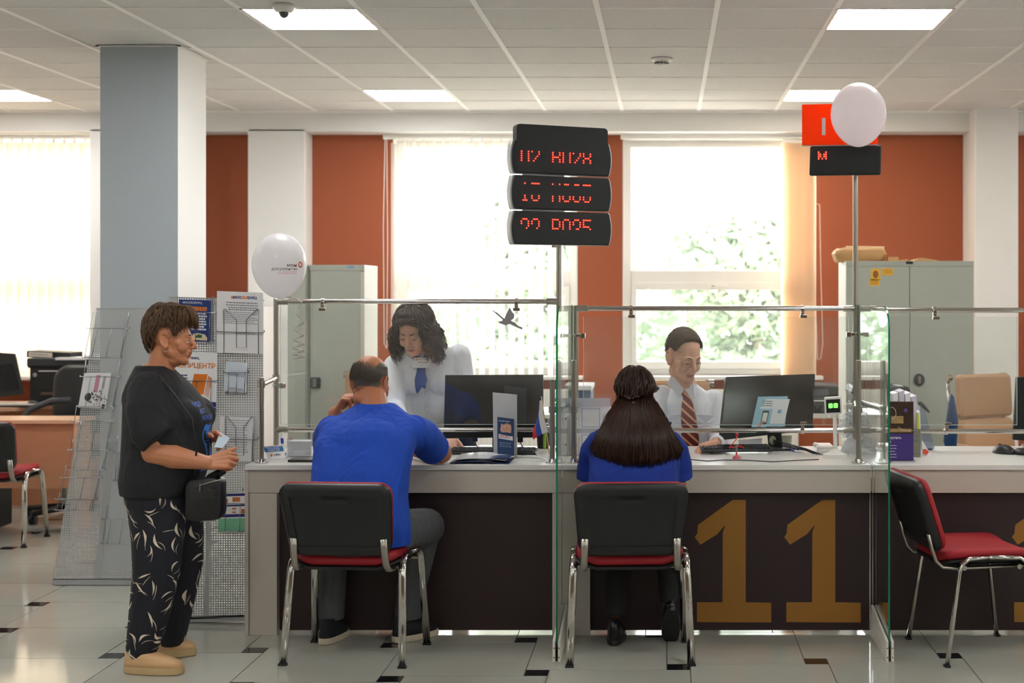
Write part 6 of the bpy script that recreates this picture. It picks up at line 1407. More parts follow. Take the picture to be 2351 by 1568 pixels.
add(b, hand_prims(wrL, (.85, -.35, .10), (-.1, -.6, -.75), -1, .95, curl=(38, 50, 30), each=(0, 4, 8, 12), thumb=(.8, .5, .35), tc=20))
finish_body(b, t, M_SK1, M1, .0032); eyes(t, M1, (0, 1, -.1), 0.12, '4a3426')
hp = hairshell(M1, (0, -.012, .045), (.087, .104, .108), [(0, 66), (25, 72), (45, 84), (58, 98), (66, 104), (76, 82), (104, 84), (116, 106), (140, 132), (180, 138)], 1700, .016, .0028, 2, jitter=.010, wave=.2, lift=.05, slen=.7, hug=.03)
hp.build('hair', M_HAIRB, t, world=True, smooth='all')
m = MB(); rg = random.Random(4)
for k in range(190):
    th = rg.uniform(-1.3, 1.3); x = .085 * sin(th); pts = []; y0 = rg.uniform(.0, .05); dl = rg.gauss(0, .007); dz = rg.gauss(0, .012)
    for j in range(6):
        u = j / 5; pts.append(V((x * (.6 + .45 * u) + .010 * sin(u * 4 + k), y0 + ((.103 + dl) * cos(th) - y0) * sin(u * pi / 2), .150 - (.084 + dz) * u * u + .012 * sin(pi * u))))
    m.tube(pts, .0034, 4, r2=.002, radii=[.002, .0034, .0038, .0034, .003, .001])
m.xf(M1).build('fringe', mat('light brown fringe', '66492f', .45, var=.5, scale=30, trans=.2), t, world=True, smooth='all')
MB().ell((.079, -.002, -.049), .0032).xf(M1).build('earring', M_CHROME, t, world=True, smooth='all')
# T-shirt
s = MB()
s.loft([(-2.185, YP, .742, .158, .205), (-2.178, YP, .80, .172, .215), (-2.158, YP, .88, .182, .222), (-2.155, YP, 1.0, .180, .215), (-2.152, YP, 1.07, .181, .212), (-2.170, YP, 1.14, .160, .205), (-2.190, YP, 1.20, .132, .190), (-2.205, YP, 1.245, .10, .15), (-2.213, YP, 1.275, .084, .092), (-2.212, YP, 1.292, .076, .078)], sup=2.15)
s.ell((-2.06, 6.36, 1.07), (.085, .085, .085)); s.ell((-2.06, 6.54, 1.07), (.085, .085, .085)); s.ell((-2.25, YP, 1.15), (.085, .17, .1))
cR = [(V((-2.195, 6.32, 1.195)), .078), (V((-2.185, 6.275, 1.12)), .084)]; s.limb(cR)
s.tube([cR[0][0], cR[1][0], V((-2.155, 6.255, 1.02)), P(365, 1012, 6.25)], .08, 20, radii=[.078, .086, .087, .078])
s.tube([V((-2.19, 6.60, 1.19)), V((-2.17, 6.64, 1.08)), V((-2.10, 6.66, .965))], .08, 18, radii=[.074, .08, .075])
r = remesh(s, .006, 5); 
sh = MB(); sh.v = list(r.v); sh.f = list(r.f); sh.m = list(r.m); bv = BVHTree.FromPolygons(sh.v, sh.f); sh.mi = 1
# printed words on the chest, read from the front
for k, (wd, z, yy) in enumerate((('FORGET', 1.128, 6.36), ('ABOUT', 1.098, 6.375), ('THE RULES', 1.068, 6.36))):
    vs, fs = textmesh(wd, .027, .0006, 'LEFT'); pts = []; ok = True
    for q in vs:
        hit = bv.ray_cast(V((-1.5, 6.335 + .012 * k + q.x, z + q.y)), V((-1, 0, 0)))[0]
        if hit is None: ok = False; break
        pts.append(hit + V((.0015, -.0004, .0)))
    if ok: sh.add(pts, fs)
sh.mi = 2                                             # blue drawing down the front
pts = []; n = 14
for k in range(n + 1):
    z = 1.04 - .20 * k / n
    for y in (YP - .05 - .0, YP + .02):
        hit = bv.ray_cast(V((-1.5, y - .02 * sin(k * .5), z)), V((-1, 0, 0)))[0]; pts.append((hit or V((-1.98, y, z))) + V((.0016, 0, 0)))
sh.add(pts, [(2 * k, 2 * k + 1, 2 * k + 3, 2 * k + 2) for k in range(n)])
sh.build('t_shirt', [M_BLACKT, mat('blue print', '3052ac', .6), mat('bright blue print', '1f74d8', .6)], t, world=True, smooth='all')
# trousers with leaf print
s = MB()
s.loft([(-2.225, 6.335, .045, .048, .055), (-2.222, 6.335, .10, .068, .066), (-2.195, 6.345, .24, .086, .082), (-2.168, 6.35, .42, .098, .09), (-2.165, 6.355, .55, .108, .098), (-2.172, 6.37, .70, .125, .105), (-2.178, 6.38, .79, .13, .10)])
s.loft([(-2.185, 6.60, .05, .048, .055), (-2.182, 6.60, .10, .062, .066), (-2.165, 6.59, .24, .082, .08), (-2.135, 6.57, .42, .095, .09), (-2.140, 6.56, .55, .105, .098), (-2.160, 6.54, .70, .122, .105), (-2.178, 6.53, .79, .13, .10)])
s.loft([(-2.172, YP, .62, .11, .17), (-2.178, YP, .70, .148, .198), (-2.18, YP, .80, .15, .195)])
r = remesh(s, .006, 5)
tr = MB(); tr.v = list(r.v); tr.f = list(r.f); tr.m = list(r.m); bv = BVHTree.FromPolygons(tr.v, tr.f); tr.mi = 1
def leafpoly(L, wd, bend, ang):
    up_, lo = [], []; n = 6
    for k in range(n + 1):
        u = k / n; x = (u - .5) * L; yb_ = bend * (1 - (2 * u - 1) ** 2); h = wd * sin(pi * u ** 1.3) * .5 + .0004
        up_.append((x, yb_ + h)); lo.append((x, yb_ - h))
    pts = up_ + lo[::-1]; ca, sa = cos(ang), sin(ang); return [(x * ca - y * sa, x * sa + y * ca) for x, y in pts]
rg = random.Random(11); spots = []
for row in range(17):
    for c in range(5):
        z = .08 + row * .041 + rg.uniform(-.012, .012); x = -2.29 + c * .055 + rg.uniform(-.015, .015) + (.02 if row % 2 else 0)
        if rg.random() < .42: continue
        a = rg.choice((.9, 1.2, 1.6, 2.2, -.4, .5)) + rg.uniform(-.3, .3)
        spots.append((V((x, 0, z)), leafpoly(rg.uniform(.045, .072), rg.uniform(.006, .011), rg.uniform(-.014, .014), a)))
        spots.append((V((x + .01, 0, z - .02)), leafpoly(rg.uniform(.04, .07), .0018, rg.uniform(-.01, .01), a + rg.uniform(-.5, .5))))
project_leaves(bv, tr, [(V((o.x, 6.35, o.z)), p) for o, p in spots], (0, 1, 0))
project_leaves(bv, tr, [(V((o.x, 6.6, o.z)), p) for o, p in spots], (0, -1, 0))
project_leaves(bv, tr, [(V((-2.15, 6.45 + (o.x + 2.17) * 1.3, o.z)), p) for o, p in spots], (-1, 0, 0)); project_leaves(bv, tr, [(V((-2.15, 6.45 + (o.x + 2.17) * 1.3, o.z)), p) for o, p in spots], (1, 0, 0))
tr.build('trousers', [clothmat('black navy viscose', '12141d', .5), mat('cream leaf print', 'd6c8b4', .8)], t, world=True, smooth='all')
M_SHB = mat('beige shoe leather', 'c7a173', .5, var=.08, bump=.2); M_SHS = mat('beige shoe sole', 'b99f72', .7, var=.08)
shoe(t, (-2.292, 6.32, 0), (-2.035, 6.29, 0), .098, M_SHB, M_SHS, .088, .032)
shoe(t, (-2.30, 6.585, 0), (-2.085, 6.63, 0), .096, M_SHB, M_SHS, .088, .032)
# paper in her hands
pp = [P(492, 1026, 6.33), P(511, 1029, 6.34), P(528, 1006, 6.42), P(505, 993, 6.44)]
tag(MB().prism(pp, (0, .003, .001)).build('paper_note', mat('blue grey paper', '9fb0bd', .6), loc=P(508, 1010, 6.4)), 'small grey-blue paper slip held in both hands of the standing woman', 'paper')
# handbag
t = thing('handbag', 'small black quilted handbag hanging at the front of the standing woman', 'handbag', (PX(482, 6.38), 6.38, .65))
x0, x1 = PX(440, 6.38), PX(523, 6.38); z0, z1 = PZ(1190, 6.38), PZ(1092, 6.38)
m = MB(); rs = []
for ins, d in ((.02, -.055), (.004, -.045), (0, -.02), (0, .02), (.004, .045), (.02, .055)):
    rs.append([V(((x0 + x1) / 2 + x, 6.33 + d, (z0 + z1) / 2 + z + .10 * (x) * (1 if z > 0 else .5))) for x, z in rrect((x1 - x0) - 2 * ins, (z1 - z0) - 2 * ins, .035)])
m.rings(rs); m.build('bag_body', mat('black quilted leather', '0d0e10', .42, var=.2, scale=30, bump=.7, bscale=55), t, world=True, smooth=True)
MB().tube([P(446, 1118, 6.265), P(480, 1108, 6.262), P(519, 1098, 6.265)], .0022, 6).build('zip', M_CHROME2, t, world=True, smooth='all')
MB().box(tuple(P(458, 1128, 6.262)), tuple(P(461, 1108, 6.268))).build('zip_pull', M_CHROME, t, world=True)
MB().limb([(P(484, 1098, 6.33), .02), (P(500, 1088, 6.33), .018), (P(512, 1082, 6.32), .015)]).build('gathered_handle', mat('black gathered fabric', '131416', .7, var=.3, bump=.6), t, world=True, smooth='all')
MB().tube([P(449, 1100, 6.29), P(446, 1070, 6.28), P(452, 1030, 6.23), P(440, 960, 6.22), P(400, 905, 6.24), P(370, 868, 6.30), P(352, 862, 6.42)], .0045, 6, r2=.002).build('strap', M_BLACKP, t, world=True, smooth='all')

# ---------------------------------------------------------------- 2. seated man in royal blue, seen from behind
t = thing('person', 'bald-topped person in a royal blue T-shirt, sitting with his back to the view', 'person', (-1.35, 6.6, 0))
M_SK2 = skin('ruddy skin', 'ae6f4e'); t['_skin'] = M_SK2.name
M2 = HM(P(851, 880, 6.86), (.30, .93, -.28), s=1.04)
b = head_prims(M2, jaw=1.12)
b.ell(M2 @ V((0, -.045, -.075)), (.05, .04, .035))
b.limb([(P(856, 900, 6.83), .058), (P(860, 945, 6.76), .066), (V((-1.33, 6.74, .98)), .07)])
b.limb([(V((-1.33, 6.71, .96)), .075), (V((-1.345, 6.62, .75)), .11), (V((-1.35, 6.56, .56)), .13)])
shR, elR, wrR = V((-1.135, 6.74, .99)), V((-1.055, 7.02, .852)), V((-1.22, 7.22, .845))
b.limb([(shR, .05), (elR, .048)]); b.limb([(elR, .048), (elR.lerp(wrR, .4), .048), (wrR, .031)])
add(b, hand_prims(wrR, (-.9, .4, 0), (0, 0, -1), 1, 1.0, curl=(12, 20, 12), thumb=(.7, .6, .1)))
shL, elL, wrL = V((-1.515, 6.74, .99)), V((-1.57, 7.03, .855)), P(770, 948, 7.03)
b.limb([(shL, .05), (elL, .045)]); b.limb([(elL, .047), (wrL, .033)])
add(b, hand_prims(wrL, (.45, -.05, .80), (.72, .12, -.45), 1, 1.0, curl=(55, 60, 35), each=(0, 4, 6, 10), thumb=(.75, .3, .5)))
for sx, kx, fx in ((-1.44, -1.54, -1.555), (-1.25, -1.125, -1.20)):
    b.limb([(V((sx, 6.56, .54)), .085), (V((kx, 6.93, .50)), .062), (V((fx, 6.93, .10)), .035), (V((fx, 6.94, .05)), .035)])
class HB: pass
def stub(q): return q.z < .058 and q.y < .03 and q.z > -.075 and q.z < .05 + .35 * (abs(q.x) - .02) and not (abs(q.x) > .07 and q.z < .035 and q.y > -.035) or (q.z < -.06 and q.y > .035 and q.y + abs(q.x) > .05) or (abs(q.x) > .05 and q.y > .02 and q.z < -.02 and q.z > -.1)
def ex2(q): return (q.z < .085 and q.y < .01 and q.z > -.028 and abs(q.x) < .10 and not (abs(q.x) > .066 and q.z < .03 and q.y > -.04) and (q.z < .045 or abs(q.x) > .055))
ex2.m = M_HAIRG
finish_body(b, t, M_SK2, M2, extra=ex2); eyes(t, M2, (0, 1, -.2), 0.1)
# short cropped hair band round the back and sides
tab = [(0, 20), (55, 20), (75, 62), (85, 84), (96, 88), (112, 108), (140, 112), (180, 114)]
rg = random.Random(9); m = MB()
for k in range(3600):
    th = rg.uniform(radians(62), radians(298)); d_ = math.degrees(th); d_ = 360 - d_ if d_ > 180 else d_
    e = radians(interp(tab, d_)); lo = radians(interp([(0, 58), (80, 62), (120, 66), (150, 62), (180, 58)], d_)) ; ph = rg.uniform(min(lo, e), e); R = V((.0785, .099, .088))
    if ph < lo + radians(26) and rg.random() > max(0, (ph - lo) / radians(26)) ** .8: continue
    c = V((0, -.018, .035)) + V((R.x * sin(ph) * sin(th), R.y * sin(ph) * cos(th), R.z * cos(ph))); dn = (c - V((0, -.018, .035))).normalized()
    q = c + dn * .002 + V((0, -.004, -.012)); m.tube([c - dn * .002, c + dn * .001, q - dn * .001], .0012, 3, radii=[.0012, .0013, .0005])
m.xf(M2).build('hair', M_HAIRG, t, world=True)
s = MB()
s.loft([(-1.342, 6.56, .50, .222, .155), (-1.345, 6.55, .58, .224, .165), (-1.35, 6.57, .70, .212, .165), (-1.35, 6.61, .82, .215, .16), (-1.342, 6.66, .93, .225, .15), (-1.33, 6.70, 1.00, .215, .13), (-1.322, 6.73, 1.045, .175, .11), (-1.318, 6.755, 1.08, .12, .09), (-1.316, 6.77, 1.105, .084, .078)], sup=2.3)
s.ell((-1.33, 6.64, .93), (.21, .13, .12))
s.tube([V((-1.15, 6.73, .985)), V((-1.115, 6.83, .95)), V((-1.095, 6.92, .90)), V((-1.078, 6.965, .872))], .08, 20, radii=[.076, .080, .080, .074])
s.tube([V((-1.50, 6.73, .985)), V((-1.54, 6.83, .945)), V((-1.56, 6.92, .89)), V((-1.565, 6.97, .86))], .08, 20, radii=[.074, .076, .076, .070])
s.limb([(V((-1.16, 6.72, .975)), .074), (V((-1.12, 6.83, .945)), .074)]); s.limb([(V((-1.495, 6.72, .975)), .074), (V((-1.54, 6.83, .94)), .072)])
r = remesh(s, .007, 6)
r.fn(lambda p: p + V((0, -.012, 0)) * noise.noise(V((p.x * 7, p.z * 4 + p.x * 5, 3))) * (1 if p.y < 6.7 else .4))
r.build('t_shirt', M_BLUET, t, world=True, smooth='all')
s = MB()
s.loft([(-1.35, 6.56, .47, .185, .15), (-1.35, 6.56, .60, .192, .15)])
s.limb([(V((-1.45, 6.62, .535)), .098), (V((-1.545, 6.93, .515)), .082)]); s.limb([(V((-1.22, 6.62, .54)), .105), (V((-1.115, 6.93, .52)), .088)])
s.loft([(-1.555, 6.92, .095, .062, .07), (-1.552, 6.93, .25, .066, .07), (-1.55, 6.94, .42, .07, .072), (-1.545, 6.94, .53, .07, .07)])
s.loft([(-1.20, 6.93, .095, .062, .07), (-1.18, 6.94, .25, .07, .072), (-1.145, 6.945, .42, .076, .075), (-1.115, 6.94, .53, .076, .072)])
remesh(s, .007, 5).build('trousers', M_GREYTR, t, world=True, smooth='all')
M_SHD = mat('navy suede', '14181f', .75, var=.15); M_SHW = mat('cream rubber', 'd6cab0', .6)
shoe(t, (-1.565, 6.80, 0), (-1.52, 7.045, 0), .10, M_SHD, M_SHW, .11, .03); shoe(t, (-1.25, 6.845, 0), (-1.085, 7.04, 0), .10, M_SHD, M_SHW, .11, .03)

# ---------------------------------------------------------------- 3. seated woman with long hair, from behind
t = thing('person', 'person with long dark brown half-tied hair in a deep blue blouse, sitting with her back to the view', 'person', (-.15, 6.6, 0))
t['label'] = 'person with long brown half-tied hair and deep blue blouse, seated, back to the view'
M_SK3 = skin('light tanned skin', 'b07a58'); t['_skin'] = M_SK3.name
M3 = HM(P(1459, 912, 6.82), (.14, 1, -.16), s=1.0)
b = head_prims(M3)
b.limb([(P(1460, 930, 6.80), .052), (V((-.14, 6.76, 1.0)), .056)])
b.limb([(V((-.14, 6.72, .95)), .075), (V((-.145, 6.63, .75)), .10), (V((-.15, 6.58, .56)), .12)])
for sx, ax, ay in ((-.31, -.335, 6.78), (.03, .045, 6.76)):
    el = V((ax, ay, .735)); wr = V((ax * .5 - .07, 7.12, .85)); b.limb([(V((sx, 6.73, .93)), .045), (el, .045)]); b.limb([(el, .047), (wr, .028)])
    add(b, hand_prims(wr, (-.5 if ax > 0 else .5, .8, 0), (0, 0, -1), 1 if ax > 0 else -1, .9, curl=(15, 20, 12)))
for sx, kx, fx, fy in ((-.24, -.245, -.235, 6.86), (-.06, -.01, .015, 6.80)):
    b.limb([(V((sx, 6.62, .53)), .07), (V((kx, 6.94, .49)), .045), (V(((kx + fx) / 2, fy + .08, .40)), .042), (V((fx, fy + .045, .24)), .034), (V((fx, fy + .045, .13 if fx < 0 else .17)), .029)])
finish_body(b, t, M_SK3, M3); eyes(t, M3, (0, 1, -.2), .1)
s = MB()
s.loft([(-.15, 6.58, .485, .215, .155), (-.15, 6.57, .58, .205, .16), (-.147, 6.59, .70, .205, .155), (-.143, 6.63, .82, .20, .15), (-.14, 6.67, .90, .20, .14), (-.138, 6.70, .965, .18, .12), (-.138, 6.73, 1.005, .15, .095), (-.138, 6.75, 1.03, .09, .075)], sup=2.3)
s.tube([V((-.005, 6.70, .94)), V((.03, 6.72, .89)), V((.042, 6.745, .83)), V((.042, 6.76, .77))], .08, 20, radii=[.068, .072, .074, .078])
s.tube([V((-.285, 6.70, .94)), V((-.318, 6.72, .89)), V((-.328, 6.755, .83)), V((-.330, 6.77, .765))], .08, 20, radii=[.068, .072, .074, .08])
s.limb([(V((-.01, 6.70, .93)), .070), (V((.03, 6.72, .88)), .07)]); s.limb([(V((-.28, 6.70, .93)), .070), (V((-.315, 6.72, .88)), .07)])
r = remesh(s, .007, 6); r.fn(lambda p: p + V((0, -.010, 0)) * noise.noise(V((p.x * 8, p.z * 5, 7)))); r.build('blouse', M_BLUED, t, world=True, smooth='all')
s = MB(); s.loft([(-.15, 6.6, .47, .185, .15), (-.15, 6.6, .58, .19, .15)])
for sx, kx, fx, fy, z0 in ((-.24, -.25, -.235, 6.87, .125), (-.06, -.005, .015, 6.83, .19)):
    s.limb([(V((sx, 6.62, .535)), .09), (V((kx, 6.93, .51)), .072)])
    s.loft([(fx, fy + .01, z0, .048, .055), (fx, fy + .04, .28, .054, .06), ((kx + fx) / 2, fy + .07, .42, .06, .062), (kx, 6.93, .52, .066, .068)])
remesh(s, .007, 5).build('trousers', M_BLKTR, t, world=True, smooth='all')
M_SHK = mat('black shoe leather', '0e0f11', .28, var=.1)
shoe(t, (-.24, 6.78, 0), (-.225, 7.02, 0), .088, M_SHK, M_BLACKP, .11, .025)
# her right foot is on tiptoe, the sole turned to the view
Tm = Matrix.Translation((.02, 6.87, .015)) @ Matrix.Rotation(radians(-52), 4, 'X')
q = MB(); par = t
base = len([o for o in COL.objects])
shoe_m = MB()
N = 24; outl = []
for k in range(N):
    a = 2 * pi * k / N; u = .5 - .5 * cos(a); outl.append((u, .046 * math.copysign(abs(sin(a)) ** .6, sin(a)) * (.85 + .2 * u)))
def rg_(z, u0, u1, sy): return [Tm @ V((wd * sy, -(u0 + (u1 - u0) * (1 - u)) * .235 + .03, z)) for u, wd in outl]
MB().rings([rg_(.0, .02, .98, .95), rg_(.012, 0, 1, 1), rg_(.024, 0, 1, 1)]).build('sole', M_BLACKP, t, world=True, smooth=True)
MB().rings([rg_(.022, .01, .99, .97), rg_(.045, .10, .985, .9), rg_(.07, .3, .98, .75), rg_(.095, .5, .97, .6)]).build('shoe', M_SHK, t, world=True, smooth='all')
# hair: scalp cap, twisted side sections, long spread
hp = hairshell(M3, (0, -.022, .040), (.086, .108, .094), [(0, 40), (60, 62), (90, 100), (180, 118)], 500, .014, .004, 6, jitter=.006)
rg = random.Random(21)
ctop = P(1459, 905, 6.74)
def hair_at(u, a):                                   # u 0..1 down, a -1..1 across the back
    z = 1.13 - .285 * u + .018 * a * a * u; wx = .075 + .115 * min(1, max(0, u) * 1.25) ** .8 - .012 * max(0, u - .8) * 5 * abs(a); x = -.138 + .006 * u + a * wx
    yb_ = 6.735 - .225 * sin(min(1, u * 1.5) * pi / 2) + .06 * a * a * (.5 + u) ; return V((x, yb_, z))
sheet = MB(); nu, na = 16, 26; vs = []
for layer in (0, .045):
    for i in range(nu + 1):
        for j in range(na + 1):
            a = -1 + 2 * j / na; p = hair_at(i / nu * .94, a); e = (1 - a * a) ** .5; vs.append(p + V((0, layer * (.3 + e * .9) + (0 if layer else -.012 * e), 0)))
Nn = (nu + 1) * (na + 1); fs = []
for i in range(nu):
    for j in range(na):
        a = i * (na + 1) + j; fs.append((a, a + 1, a + na + 2, a + na + 1)); fs.append((Nn + a, Nn + a + na + 1, Nn + a + na + 2, Nn + a + 1))
for i in range(nu):
    for j in (0, na): a = i * (na + 1) + j; fs.append((a, a + na + 1, Nn + a + na + 1, Nn + a))
for j in range(na): a = nu * (na + 1) + j; fs.append((a, a + 1, Nn + a + 1, Nn + a))
sheet.add(vs, fs)
for k in range(1500):
    a = rg.uniform(-1.04, 1.04); u0 = rg.uniform(-.12, .55); u1 = min(1.0 + rg.uniform(-.06, .03), u0 + rg.uniform(.35, .8)); pts = []; off = rg.uniform(.0, .022); ph = rg.uniform(0, 6)
    da = rg.gauss(0, .05)
    for j in range(7):
        u = u0 + (u1 - u0) * j / 6; p = hair_at(max(u, -.1), a + da * j / 6 + .02 * sin(u * 9 + ph)); e = max(0, 1 - a * a) ** .5; pts.append(p + V((.003 * sin(u * 14 + ph), -.012 * e - off * .6, 0)))
    sheet.tube(pts, .0028, 4, r2=.0016, radii=[.0012, .0028, .0028, .0028, .0026, .002, .0006])
add(hp, sheet)
for s_ in (-1, 1):                                    # twisted sections meeting at the clip
    for q_ in range(3):
        pts = []
        for j in range(14):
            u = j / 13; ang = u * 9 + q_ * 2.1; c = V((s_ * (.088 - .085 * u ** 1.3), .045 - .165 * sin(u * pi / 2), .045 - .055 * u)); pts.append(c + V((.007 * cos(ang), 0, .009 * sin(ang))))
        mm = MB().tube(pts, .009, 6); mm.xf(M3); add(hp, mm)
hp.build('hair', M_HAIRD, t, world=True, smooth='all')
cl_ = P(1455, 925, 6.68)
for k in range(4): MB().tube([cl_ + V((-.006 + .004 * k, 0, .006)), cl_ + V((-.006 + .004 * k, -.008, 0)), cl_ + V((-.006 + .004 * k, -.003, -.007))], .0011, 5).build('hair_clip', M_CHROME2, t, world=True)

# ---------------------------------------------------------------- 4. standing clerk with curly hair, leaning on the desk
t = thing('person', 'person with dark curly hair, white blouse and blue neckerchief, leaning over behind the left desk', 'person', (PX(985, 8.2), 8.25, 0))
M_SK4 = skin('fair skin', 'cf9c84'); t['_skin'] = M_SK4.name
M4 = HM(P(950, 762, 8.02), (-.20, -.86, -.40), s=1.03)
b = head_prims(M4, jaw=.98, lids=1.1)
b.limb([(M4 @ V((0, -.03, -.08)), .052), (P(972, 812, 8.12), .056), (P(985, 850, 8.2), .07)])
b.limb([(P(985, 870, 8.22), .07), (P(1000, 960, 8.33), .08), (V((-1.25, 8.38, .75)), .10)])
wz = DT + .05
shL, elL, wrL = P(900, 850, 8.15), P(905, 935, 8.05), V((PX(935, 7.6), 7.62, wz))
b.limb([(shL, .05), (elL, .042), (wrL, .027)]); add(b, hand_prims(wrL, (.2, -.95, -.2), (0, -.2, -1), -1, .92, curl=(14, 22, 12)))
shR, elR, wrR = P(1062, 830, 8.2), P(1072, 930, 8.15), P(1040, 1002, 7.82)
b.limb([(shR, .05), (elR, .042), (wrR, .028)]); add(b, hand_prims(wrR, (-.15, -.75, -.62), (-.1, -.5, -.9), 1, .92, curl=(18, 30, 20), each=(0, 3, 6, 9)))
b.limb([(V((-1.35, 8.38, .8)), .09), (V((-1.36, 8.36, .45)), .06), (V((-1.37, 8.40, .1)), .036), (V((-1.37, 8.36, .04)), .034)])
b.limb([(V((-1.17, 8.38, .8)), .09), (V((-1.16, 8.36, .45)), .06), (V((-1.15, 8.40, .1)), .036), (V((-1.15, 8.36, .04)), .034)])
finish_body(b, t, M_SK4, M4, .0032); eyes(t, M4, (0, 1, -.6), .85, '3a2a24')
s = MB()
s.loft([(PX(1000, 8.3), 8.35, .83, .165, .13), (PX(997, 8.3), 8.33, .93, .155, .125), (PX(990, 8.25), 8.27, 1.05, .165, .13), (PX(984, 8.2), 8.22, 1.15, .180, .13), (PX(978, 8.2), 8.18, 1.235, .172, .115), (PX(972, 8.15), 8.15, 1.29, .13, .095), (PX(966, 8.12), 8.12, 1.33, .075, .07)], sup=2.3)
s.fn(lambda p: V((p.x, p.y, p.z + .20 * (p.x + 1.34) * max(0, min(1, (p.z - 1.05) / .15)))))
s.ell((PX(955, 8.1), 8.12, 1.13), (.075, .06, .08)); s.ell((PX(1012, 8.1), 8.13, 1.13), (.075, .06, .08)); s.ell((PX(985, 8.1), 8.19, 1.0), (.13, .1, .12))
s.limb([(shL + V((.02, 0, .02)), .068), (elL, .058), (elL.lerp(wrL, .85), .042)]); s.limb([(shR + V((-.02, 0, .03)), .068), (elR, .056), (elR.lerp(wrR, .8), .042)])
r = remesh(s, .007, 5); r.fn(lambda p: p + V((0, .014, 0)) * noise.noise(V((p.x * 9 + p.z * 5, p.z * 3, 1)))); r.build('blouse', M_WSHIRT, t, world=True, smooth='all')
bv4 = BVHTree.FromPolygons(r.v, r.f)
def on4(px, py, off=.004):
    o = V((0, 0, CH)); d = (P(px, py, 8.0) - o).normalized(); h = bv4.ray_cast(o, d)[0]; return (h - d * off) if h else P(px, py, 8.05)
# collar and placket
ck = P(966, 822, 8.03)
for s_ in (-1, 1):
    MB().prism([ck + V((s_ * .055, .03, .045)), ck + V((s_ * .012, -.012, -.035)), ck + V((s_ * .040, -.022, -.052)), ck + V((s_ * .085, .02, .03))], (0, .006, .002)).build('collar', M_WSHIRT, t, world=True, bevel=.002)
    q4 = [(940, 790), (934, 797), (948, 822), (961, 842), (972, 842), (962, 820)] if s_ < 0 else [(985, 803), (993, 799), (986, 822), (974, 843), (963, 842), (972, 818)]
    MB().prism([on4(x_, y_, .040) for x_, y_ in q4], (0, .012, 0)).build('neckerchief_band', mat('blue scarf', '0e4f9a', .6, var=.12, bump=.4), t, world=True, bevel=.002)
sc_ = [(958, 842), (976, 843), (977, 858), (981, 872), (977, 882), (977, 891), (973, 893), (969, 888), (962, 898), (957, 905), (953, 890), (952, 872), (956, 856)]
MB().prism([on4(x_, y_, .014) for x_, y_ in sc_], (0, .012, 0)).build('neckerchief_tail', mat('blue scarf', '0e4f9a', .6), t, world=True, bevel=.003)
# badge
MB().prism([on4(x_, y_, .003) for x_, y_ in ((966, 852), (978, 852), (986, 935), (990, 980), (978, 980), (972, 935))], (0, .004, 0)).build('placket', M_WSHIRT, t, world=True, bevel=.001)
for y_ in (912, 940, 966): MB().cyl(on4(981, y_, .006), on4(981, y_, .003), .006, 12).build('button', M_PVC, t, world=True, smooth=True)
by = on4(970, 833, .045).y
t2 = thing('name_badge', 'white name badge pinned over the blue neckerchief', 'badge', tuple(P(970, 844, 8.0)))
MB().box(tuple(P(950.5, 844.5, by)), tuple(P(989.5, 821, by + .004))).build('badge_plate', mat('badge white', 'dfe4e6', .3), t2, world=True, bevel=.001)
bd = Board(P(950.5, 844.5, by - .0006), (1, 0, 0), (0, 0, 1)); m = MB(); bd.lines(m, .02, .075, .031, 1, .01, .003, .0006); bd.lines(m, .03, .06, .015, 1, .01, .002, .0006); bd.text(m, 'МОС', .008, .037, .044, .0006, .0002, 'RIGHT'); bd.text(m, 'ЕИРЦ', .008, .053, .044, .0006, .0002, 'LEFT'); m.build('printed_text', M_INK, t2, world=True)
m = MB(); bd.text(m, 'ОБЛ', .008, .045, .044, .0006, .0002); bd.poly(m, [(.012 + .005 * cos(2 * pi * k / 10), .044 + .005 * sin(2 * pi * k / 10)) for k in range(10)]); m.build('orange_emblem', M_ORI, t2, world=True)
# curly hair
hp = hairshell(M4, (0, -.02, .045), (.092, .112, .095), [(0, 50), (30, 56), (55, 74), (75, 96), (95, 104), (180, 130)], 260, .014, .006, 3, jitter=.012)
rg = random.Random(12); m = MB()
for s_, n_ in ((-1, 1), (1, 1), (0, 1)):
    pass
for k in range(620):
    th = rg.uniform(-pi, pi) if k % 3 else rg.choice((-1, 1)) * rg.uniform(1.0, 2.1)
    d_ = abs(math.degrees(th)); 
    st = radians(rg.uniform(12, 70)); 
    if d_ < 42: Lz = rg.uniform(.02, .05)
    elif d_ < 66: Lz = rg.uniform(.13, .24)
    else: Lz = rg.uniform(.12, .25)
    R = V((.093, .112, .096)); e = radians(interp([(0, 44), (35, 56), (60, 76), (90, 95), (180, 110)], d_)); pts = []; ph = rg.uniform(0, 6.3); rad = rg.uniform(.006, .0125); tw = rg.uniform(9, 16)
    bulge = rg.uniform(.0, .045) * (1 if d_ > 50 else .4)
    for j in range(22):
        u = j / 21
        if u < .4: 
            p_ = st + (e - st) * u / .4; c = V((0, -.02, .045)) + V((R.x * sin(p_) * sin(th), R.y * sin(p_) * cos(th), R.z * cos(p_)))
            last = c; lastn = (c - V((0, -.02, .045))).normalized()
        else:
            v = (u - .4) / .6; c = last + V((lastn.x, lastn.y, 0)) * (bulge * sin(v * pi * .8) + .012 * v) + V((0, 0, -Lz * v))
            if d_ < 42: c = last + V((lastn.x * .01, .012 * sin(v * pi), -Lz * v))
        a = ph + tw * u * 2; c = c + V((rad * cos(a), rad * sin(a) * .7, rad * .3 * sin(a * 1.3))) * min(1, u * 3); pts.append(c)
    m.tube(pts, .0036, 4, radii=[.002] + [.0038 - .0014 * (j / 20) for j in range(20)] + [.0008])
m.xf(M4); add(hp, m); hp.build('hair', M_HAIRD, t, world=True, smooth='all')
